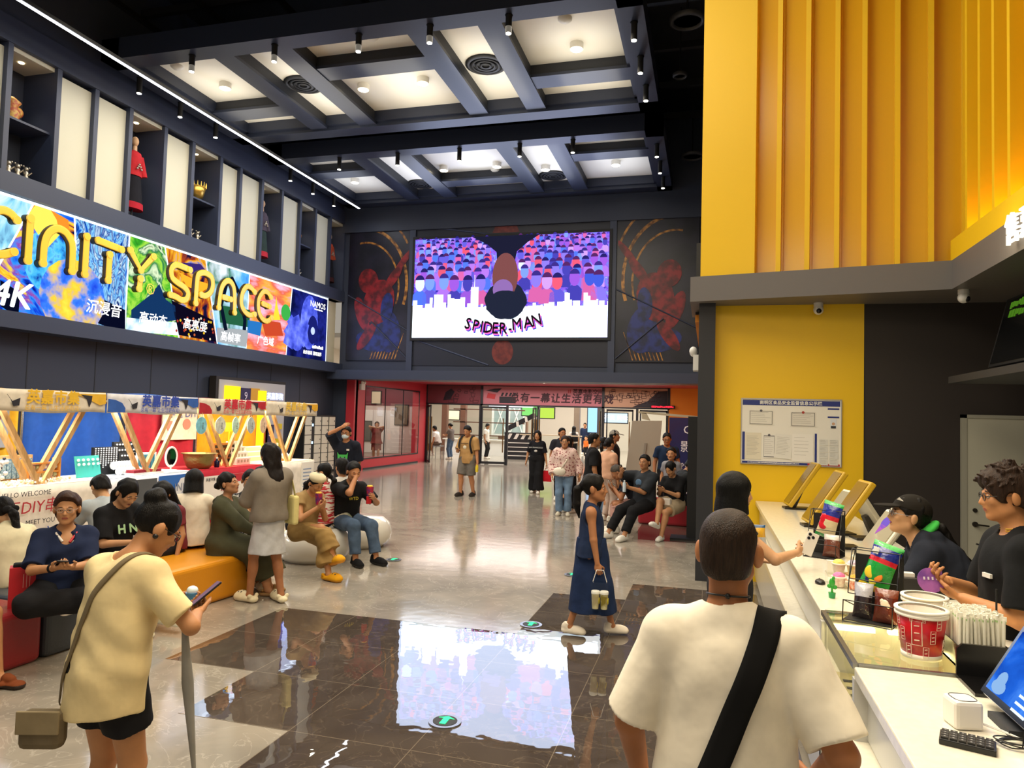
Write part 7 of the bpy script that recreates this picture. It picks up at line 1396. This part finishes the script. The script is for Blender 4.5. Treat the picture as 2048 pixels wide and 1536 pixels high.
J=who('woman in a red and white striped top behind the beret',head=(654,944),rz=95,H=1.62,sex='f',seat=.43,hair='lowpony',vox=.012,top=dict(m=mat('stripes','#b52a34',rough=.8,col2='#e4d8cc',nscale=6,stretch=(1,1,9),ramp=(.49,.51))),bottom=dict(m=blk2,len=1.9),skin='#c08a60')
J=who('person in a white jacket seated behind the man in a black T-shirt',head=(690,934),rz=60,H=1.66,seat=.43,hair='medium',vox=.012,top=dict(m=cloth('#dedad2'),sleeve=1.8,e=.03),bottom=dict(m=blk2,len=1.9),skin='#c08a60')
J=who('man in a black T-shirt eating popcorn from a purple cup',head=(714,943),rz=-122,H=1.74,seat=.42,lean=8,hunch=8,look=(-6,-8,0),hair='short',vox=.0085,RH=(.03,.27,1.08),RE=(.7,.2,-.9),LH=(-.16,.42,.82),hn=((.8,0,.3),(-.2,-1,.2)),curl=(.6,.8),LF=(-.16,.52,.085),RF=(.10,.46,.085),top=dict(m=blk,sleeve=.85,hem=-.05,e=.022),bottom=dict(m=jean,len=1.85,e=.02),skin='#b9815a',shoes=('sneaker','#141416','#222226'))
popcup(J,-1,'purple popcorn cup on the knee of the man in black',r=.05,h=.16); text('WTD',.06,paint('#d8c83a'),Matrix.Translation(J['tp'](.0,.135,.33))@Rz(180),parent=J['root'],name='shirt_print')
o=held(J,'snack_pack','red snack pack beside the purple popcorn cup','snack bag'); m=M(mat('foil#c01620','#c01620',rough=.25)); m.box(tuple(Vector(J['palm-1'])+Vector((.07,.0,-.03))),(.07,.03,.10)); m.obj('pack',o,bev=.008)
o=thing('shopping_bag','green and clear plastic shopping bag on the lap by the beret woman','bag',tuple(gz(692,1035,.55))); m=M(mat('bag_green','#4f6a44',rough=.5,col2='#d8d0bc',nscale=4)); m.lathe([(.02,-.12),(.13,-.09),(.15,.02),(.08,.12),(.03,.17)],n=16,sx=1.1,sy=.6); m.obj('bag_body',o)
J=who('masked man in a black T-shirt with a green cat holding his forehead',head=(696,866),rz=-172,H=1.73,hair='short',mask=True,glasses='#141416',vox=.0095,RH=(.03,.17,1.66),RE=(1,.2,-.2),hn=(None,(-.6,-.7,-.1)),look=(0,-4,0),top=dict(m=cloth('#161a26'),sleeve=1.0,hem=-.14,e=.035),bottom=dict(m=blk,len=1.95),skin='#b9815a')
m=M(paint('#3fae4c')); m.T=Matrix.Translation(J['tp'](0,.157,.20)); m.prism([(-.09,.0),(-.10,.12),(-.07,.075),(.07,.075),(.10,.12),(.09,.0),(.06,-.06),(.07,-.16),(-.07,-.16),(-.06,-.06)],.004); m.use(blk); m.sph((-.04,.006,.02),(.012,.004,.018)); m.sph((.04,.006,.02),(.012,.004,.018)); m.obj('shirt_print',J['root'])
m=M(paint('#e0dcd4')); m.box(tuple(J['tp'](-.09,.150,.36)),(.05,.012,.03)); m.obj('name_tag',J['root'])

# --- the middle: girl, walkers and the far groups
J=who('girl with a long ponytail in a denim vest and long skirt walking right',feet=(1190,1262),rz=-84,H=1.43,sex='c',hscale=1.10,girth=.84,hair='pony',hcol='#0c0908',vox=.0065,LF=(-.06,.24,.085),RF=(.06,-.22,.085),RH=(.23,.10,.66),hn=(None,(-1,0,0)),curl=(.3,.75),top=dict(m=cloth('#22304f',noise=.1),sleeve=0,hem=-.05,e=.026,nr=.06,drop=.08,flare=.03),bottom=dict(m=cloth('#1f2f52',noise=.12),skirt=.22,flare=.05,sq=.82,tw=.152,bw=.185,wr=.01,wf=18),skin='#ad7650',shoes=('sneaker','#e6dccb','#eee6d6'))
o=held(J,'clear_drink_bag','clear bag with two iced drinks carried by the walking girl','bag'); pc=Vector(J['palm1'])+Vector((.035,.02,-.06)); 
M(glass()).box(tuple(pc+Vector((0,.0,-.17))),(.10,.16,.24)).obj('bag_film',o); m=M(plastic('#e6e2da')); m.tube([pc+Vector((0,-.06,-.05)),pc+Vector((0,-.03,.05)),pc+Vector((0,.03,.05)),pc+Vector((0,.06,-.05))],.004,5); m.obj('handle',o)
for k,(y,c,l) in enumerate(((-.036,'#b8a880','clear cup of pale drink at the back of the carried bag'),(.04,'#8a7a2a','clear cup of yellow green drink in front of the carried bag'))):
    c_=thing('drink_cup',l,'cup',wpt(J,pc+Vector((0,y,-.285)))); M(mat('drink'+c,c,rough=.12,col2='#d8cfa0',nscale=14)).lathe([(.028,0),(.036,.13)],n=20).obj('cup',c_); M(paint('#efece4')).lathe([(.038,.13),(.038,.15),(.034,.155)],n=20).obj('lid',c_); m=M(paint('#d8c41e')); m.sph((.034,.0,.07),(.006,.022,.03)); m.obj('label',c_)
J=who('man in a tan T-shirt and grey shorts with a backpack walking towards us',feet=(940,991),rz=168,H=1.75,girth=1.12,hair='short',vox=.012,RH=(.10,.30,1.08),hn=(None,(-.3,0,1)),LH=(-.30,.05,.80),look=(0,-20,0),LF=(-.12,-.10,.085),RF=(.12,.08,.085),top=dict(m=cloth('#b08a58'),sleeve=.85,hem=-.12,e=.03),bottom=dict(m=cloth('#6d6862'),len=.95,e=.03),skin='#b9815a',shoes=('sneaker','#2a2420','#3a342e'))
phone(J,1,'dark phone in the hand of the man with a backpack',tilt=(0,.9,.4)); bars(Matrix.Translation(J['tp'](0,.172,.35))@Rz(180),.2,.03,6,paint('#4a3420'),'shirt_print',J['root']); m=M(paint('#d8d0b8')); m.sph(tuple(J['tp'](0,.152,.26)),(.05,.012,.045)); m.obj('shirt_badge',J['root'])
o=held(J,'backpack','dark backpack worn by the man in a tan T-shirt','backpack'); tp=J['tp']; m=M(blk2); m.box(tuple(tp(0,-.22,.25)),(.3,.16,.42)); m.obj('pack',o,bev=.04)
for s_ in (-1,1): strap(o,[tp(s_*.13,-.15,.45),tp(s_*.135,0,.535),tp(s_*.14,.12,.46),tp(s_*.15,.165,.32),tp(s_*.18,.12,.12)],blk2,.05,'shoulder_strap',nrm=[(0,-1,.5),(0,0,1),(0,1,.6),(0,1,0),(s_,1,0)])
o=held(J,'drink_bottle','small yellow labelled drink in the left hand of the backpack man','bottle'); p=Vector(J['palm-1'])+Vector((0,.03,-.12)); m=M(mat('drinkb','#d8c030',rough=.3)); m.lathe([(.035,-.06),(.038,.08),(.02,.12)],c=p,n=14); m.obj('body',o)
J=who('long haired woman in a black lettered T-shirt and wide black trousers',feet=(1078,985),rz=178,H=1.64,sex='f',hair='long',hcol='#100b0a',vox=.012,LH=(-.28,.02,.78),RH=(.30,.0,.85),top=dict(m=cloth('#15161c'),sleeve=.85,hem=-.02,e=.026),bottom=dict(m=blk,len=1.95,e=.045,bell=.04),skin='#c08a62',shoes=('sneaker','#d8d4ca','#e8e4da'),LF=(-.09,.10,.085),RF=(.09,-.08,.085))
text('SAN FRANCISCO',.05,paint('#d8d8d8'),Matrix.Translation(J['tp'](0,.16,.33))@Rz(180),parent=J['root'],name='shirt_print'); m=M(paint('#c8c4c0')); m.sph(tuple(J['tp'](0,.152,.24)),(.045,.012,.03)); m.obj('shirt_badge',J['root'])
o=held(J,'red_bag','bright red tote carried by the long haired woman in black','bag'); p=Vector(J['palm-1']); m=M(cloth('#c01a28')); m.prism([(-.13,-.42),(.13,-.42),(.08,-.14),(-.08,-.14)],.08,T(p.x,p.y-.04,p.z)); m.tube([p+Vector((-.06,0,-.15)),p+Vector((0,0,-.02)),p+Vector((.06,0,-.15))],.008,5); m.obj('bag_body',o)
J=who('woman in a pink floral blouse and jeans with a white waist bag',feet=(1133,1029),rz=184,H=1.62,sex='f',girth=1.12,hair='lowpony',hcol='#2a1a12',vox=.011,glasses='#7a6a60',LH=(-.34,.08,.86),RH=(.24,.14,.86),top=dict(m=mat('floral_pink','#d8bdb4',rough=.8,col2='#8a3f48',nscale=30,ramp=(.56,.60)),sleeve=1.9,hem=-.06,e=.05,wr=.012),bottom=dict(m=jean2,len=1.95,e=.01,bell=.02),skin='#c08a62',shoes=('sneaker','#c8c0ae','#d8d2c4'))
o=held(J,'waist_bag','white quilted waist bag on the woman in a floral blouse','bag'); tp=J['tp']; m=M(paint('#e6dfcf')); m.sph(tuple(tp(.08,.19,.04)),(.13,.05,.085)); m.obj('bag_body',o); strap(o,[tp(-.12,.10,.42),tp(-.05,.20,.25),tp(.05,.22,.08)],paint('#d8d0be'),.025,nrm=[(0,1,0)]*3)
J=who('older man in dark clothes walking behind the floral blouse',head=(1127,866),rz=190,H=1.76,hair='crop',vox=.014,top=dict(m=cloth('#22242c'),e=.03),bottom=dict(m=blk,len=1.95),skin='#a9714d',look=(25,0,0))
J=who('long haired woman in black turned away behind the floral blouse',head=(1142,884),rz=-20,H=1.6,sex='f',hair='long',vox=.014,top=dict(m=blk,sleeve=1.5),bottom=dict(m=blk2,len=1.95),skin='#c08a62')
J=who('woman with a small backpack walking away in the far mall',feet=(1150,922),rz=10,H=1.64,sex='f',hair='long',vox=.02,top=dict(m=cloth('#d8ccc4')),bottom=dict(m=blk,len=1.9),skin='#c08a62',face=False)
o=held(J,'backpack','small dark backpack on the woman walking away','backpack'); m=M(blk2); m.box(tuple(J['tp'](.06,-.2,.22)),(.28,.14,.34)); m.obj('pack',o,bev=.04)
J=who('uniformed guard in dark blue standing far inside the mall',feet=(1172,908),rz=180,H=1.78,hair='short',vox=.022,top=dict(m=cloth('#1f2a44'),sleeve=1.8),bottom=dict(m=cloth('#1a2236'),len=1.95),skin='#a9714d',face=False)
J=who('small child in an orange top near the guard in the mall',feet=(1175,915),rz=170,H=1.05,hscale=1.2,sex='c',hair='short',vox=.02,top=dict(m=cloth('#d86a2a')),bottom=dict(m=blk,len=1.9),skin='#c08a62',face=False)
J=who('man in a black T-shirt with a lanyard facing right in the queue',head=(1192,880),rz=-72,H=1.73,hair='crop',vox=.012,glasses='#222222',top=dict(m=blk,sleeve=.8,hem=-.1,e=.03),bottom=dict(m=blk2,len=1.95),skin='#b07a52')
strap(J['root'],[J['tp'](-.06,.04,.5),J['tp'](-.03,.135,.38),J['tp'](0,.15,.25)],paint('#6a5a9a'),.02,'lanyard',nrm=[(0,1,0)]*3)
J=who('person from behind in a long white T-shirt with a printed back',feet=(1209,1033),rz=8,H=1.62,sex='f',girth=1.05,hair='lowpony',vox=.012,look=(-20,-8,0),top=dict(m=cloth('#e6e0d4'),sleeve=.95,hem=-.22,e=.04),bottom=dict(m=jean2,len=1.95,e=.03,bell=.02),skin='#c08a62',shoes=('sneaker','#b8b0a0','#d8d4c8'))
m=M(paint('#4a4040')); [m.sph(tuple(J['tp'](x,-.170,z)),(r_,.012,r_*1.2)) for x,z,r_ in ((-.05,.30,.035),(.03,.28,.045),(.06,.34,.02),(-.01,.22,.03))]; m.use(paint('#8a5a4a')); m.sph(tuple(J['tp'](.03,-.176,.29)),(.022,.012,.03)); m.obj('shirt_print',J['root'])
J=who('woman in a peach top with a light backpack strap behind the white T-shirt',head=(1222,888),rz=-40,H=1.62,sex='f',hair='bun',vox=.013,top=dict(m=cloth('#d8a88a')),bottom=dict(m=cloth('#d0b8a8'),len=1.9),skin='#c08a62')
J=who('man in a grey baseball cap facing the leaning board',head=(1232,872),rz=-88,H=1.75,hair='short',hat=('cap','#8a847c'),vox=.013,top=dict(m=blk2),bottom=dict(m=blk,len=1.9),skin='#a9714d')
J=who('grey haired man bent forward over a phone at the far right bench',head=(1237,944),rz=102,H=1.7,seat=.42,lean=24,hunch=18,hair='crop',hcol='#4a443e',vox=.011,look=(0,-14,0),LH=(-.08,.44,.78),RH=(.06,.46,.74),hn=((.4,0,.9),(-.4,0,.9)),top=dict(m=cloth('#1f222c'),hem=-.05),bottom=dict(m=cloth('#c0948a'),len=1.6),skin='#a9714d')
phone(J,-1,'phone with a pale case held by the grey haired man',col='#b8b4ac',tilt=(0,.8,.5))
J=who('young man in a dark printed T-shirt seated on the red bench with a bottle',head=(1292,924),rz=143,H=1.78,girth=1.12,seat=.46,hair='short',vox=.0105,look=(14,0,0),LH=(.02,.34,.80),RH=(.12,.42,1.04),hn=((.6,0,.6),(-.6,-.2,.6)),LF=(-.14,.60,.085),RF=(.18,.62,.085),top=dict(m=cloth('#2c3036'),sleeve=.95,hem=-.05,e=.026),bottom=dict(m=blk,len=1.85,e=.02),skin='#b07c56',shoes=('sneaker','#e6e2d8','#efece4'))
phone(J,1,'dark phone raised by the young man on the red bench',tilt=(.2,.3,.9)); m=M(paint('#4a6a8a')); m.sph(tuple(J['tp'](0,.145,.33)),(.07,.012,.06)); m.use(paint('#8a3030')); m.sph(tuple(J['tp'](0,.145,.24)),(.06,.012,.025)); m.obj('shirt_print',J['root'])
o=held(J,'water_bottle','clear water bottle in the lap of the young man on the bench','bottle'); p=Vector(J['palm-1'])+Vector((0,.05,-.03)); m=M(mat('clear_plastic','#c8d8e4',rough=.15)); m.lathe([(.028,-.05),(.03,.08),(.012,.12)],c=p,n=14); m.obj('body',o); M(paint('#e4e8ee')).cyl(tuple(p+Vector((0,0,.12))),tuple(p+Vector((0,0,.14))),.014).obj('cap',o)
J=who('woman in a black T-shirt and beige shorts with crossed legs on the red bench',head=(1344,937),rz=152,H=1.62,sex='f',girth=1.08,seat=.46,hunch=10,hair='bun',vox=.0105,look=(0,-24,0),LH=(-.04,.36,.84),RH=(.06,.36,.84),hn=((.4,0,1),(-.4,0,1)),LF=(-.06,.50,.085),RF=(-.02,.58,.30),RKp=(0,.7,1.2),top=dict(m=blk,sleeve=.8,hem=-.05),bottom=dict(m=cloth('#a8977c'),len=.75,e=.03),skin='#bd8a62',shoes=('sneaker','#e6e2d8','#efece4'),pitchf=(0,20))
phone(J,1,'dark red phone held by the woman with crossed legs',col='#5a2020',tilt=(0,.8,.5))
o=held(J,'white_shoulder_bag','small white bag in the lap of the woman with crossed legs','bag'); m=M(paint('#e0d8cc')); m.box(tuple(Vector(J['P'])+Vector((-.02,.28,.06))),(.18,.08,.12)); m.obj('bag_body',o,bev=.02)
J=who('man in a dark shirt writing at the brochure table beside the dark post',head=(1386,930),rz=-70,H=1.74,seat=.46,lean=12,hunch=14,hair='short',vox=.012,look=(0,-20,0),RH=(.08,.42,.92),LH=(-.08,.42,.92),top=dict(m=cloth('#26282a'),sleeve=1.4),bottom=dict(m=blk,len=.9),skin='#b07c56')
J=who('man with glasses in a dark blue shirt behind the boom arm',head=(1336,878),rz=185,H=1.74,hair='short',glasses='#111111',vox=.013,look=(0,-12,0),top=dict(m=cloth('#1a2a44')),bottom=dict(m=blk,len=1.9),skin='#a9714d')
J=who('child peering out beside the blue roll-up banner',head=(1345,908),rz=170,H=1.42,hscale=1.1,sex='c',hair='short',vox=.013,top=dict(m=cloth('#8a8a90')),bottom=dict(m=blk,len=1.9),skin='#c08a62')
p=gx(757,872,-12.9); J=who('woman in a dark red dress taking a photo behind the red wall window',xy=(p.x,p.y),rz=-160,H=1.64,sex='f',girth=1.05,hair='medium',hcol='#3a1814',vox=.014,RH=(.05,.24,1.44),LH=(-.05,.24,1.44),top=dict(m=cloth('#7a2f2c'),skirt=.75,hem=-.4,e=.03),skin='#b07a5a',face=False)
st=M(paint('#d8d8d8')); 
p=gz(872,917); J=who('man in a white T-shirt sitting on a stool far inside the mall',xy=(p.x+.2,p.y),rz=85,H=1.72,seat=.62,lean=14,hunch=8,hair='short',vox=.02,top=dict(m=cloth('#e4e2dc')),bottom=dict(m=cloth('#6a5a50'),len=.95),skin='#a9714d',face=False,LF=(-.1,.35,.2),RF=(.1,.3,.2))
o=thing('bar_stool','grey metal stool under the man in white inside the mall','stool',(p.x+.2,p.y,0)); M(paint('#8a8a88')).bb((-.2,-.2,.56),(.2,.2,.60)).obj('seat',o); m=M(steel); [m.cyl((a*.17,b*.17,.56),(a*.2,b*.2,0),.015) for a in(-1,1) for b in (-1,1)]; m.obj('leg_frame',o)
J=who('woman in a grey top and jeans looking at her phone inside the mall',feet=(905,918),rz=75,H=1.64,sex='f',hair='bun',vox=.02,RH=(.1,.35,1.1),LH=(-.1,.35,1.1),top=dict(m=cloth('#6a625e')),bottom=dict(m=jean,len=1.95,e=.02),skin='#b07c56',face=False,look=(0,-20,0))
J=who('boy in a white shirt and black trousers by the glass railing',feet=(976,917),rz=-95,H=1.66,sex='c',hair='short',vox=.02,top=dict(m=cloth('#e8e2d8'),hem=-.12),bottom=dict(m=blk,len=1.95),skin='#b07c56',face=False,look=(0,-18,0))
# paper bag on the red bench and a stray of bright floor scraps
t=thing('paper_bag','red paper gift bag with pale print on the grey bench end','bag',(-4.97,4.36,.42)); t.rotation_euler=(0,0,R(48)); M(mat('red_card','#c4202c',rough=.45)).box((0,0,.15),(.26,.12,.30)).obj('bag_body',t); m=M(blk); m.box((-.02,0,.31),(.18,.08,.03)); m.obj('dark_contents',t,bev=.01); m=M(paint('#e0a8a0')); m.cyl((.04,-.0605,.1),(.04,-.062,.1),.014); [m.box((-.04+.02*k,-.0608,.2),(.004,.001,.10)) for k in range(3)]; m.box((.135,0,.12),(.002,.06,.1)); m.obj('print',t)
# ---------------------------------------------------------------- nest printed marks under the part they sit on
def kid(o,*names):
    for c in o.children:
        if c.name.split('.')[0] in names: return c
for o in list(COL.objects):
    n=o.name.split('.')[0]; pr=o.parent
    if not pr or pr.parent: continue
    tgt=None
    if n in ('shirt_print','name_tag','lanyard','shirt_badge'): tgt=kid(pr,'shirt')
    elif n=='lettering':
        if pr.name.startswith('market_stall'): tgt=kid(pr,'banner') if o.data.vertices[0].co.z>1.5 else (kid(pr,'poster') or kid(pr,'front_cloth'))
        elif pr.name.startswith('lightbox') and o.data.materials[0].name.startswith('glow'): tgt=kid(pr,'picture')
        elif pr.name.startswith(('chip','chocolate')): tgt=kid(pr,'bag')
        elif pr.name.startswith('led_screen'): tgt=kid(pr,'picture')
        elif pr.name.startswith('entrance_header'): tgt=kid(pr,'middle_panel')
        else: tgt=kid(pr,'print','board','screen','box','panel','face','craft_poster')
    elif n in ('key_print',): tgt=kid(pr,'keys')
    elif n in ('picture_detail',): tgt=kid(pr,'picture')
    elif n in ('print_patch',): tgt=kid(pr,'bag')
    elif n=='advert': tgt=kid(pr,'screen')
    if tgt and tgt is not o: o.parent=tgt
for d in [o for o in COL.objects if o.parent and o.parent.name=='locker' and o.name.split('.')[0]=='door']:
    c=sum((Vector(v.co) for v in d.data.vertices),Vector())/len(d.data.vertices)
    M(plastic('#3a3a3c')).bb((.02,c.y+.11,c.z-.02),(.026,c.y+.15,c.z+.02)).obj('lock',d)
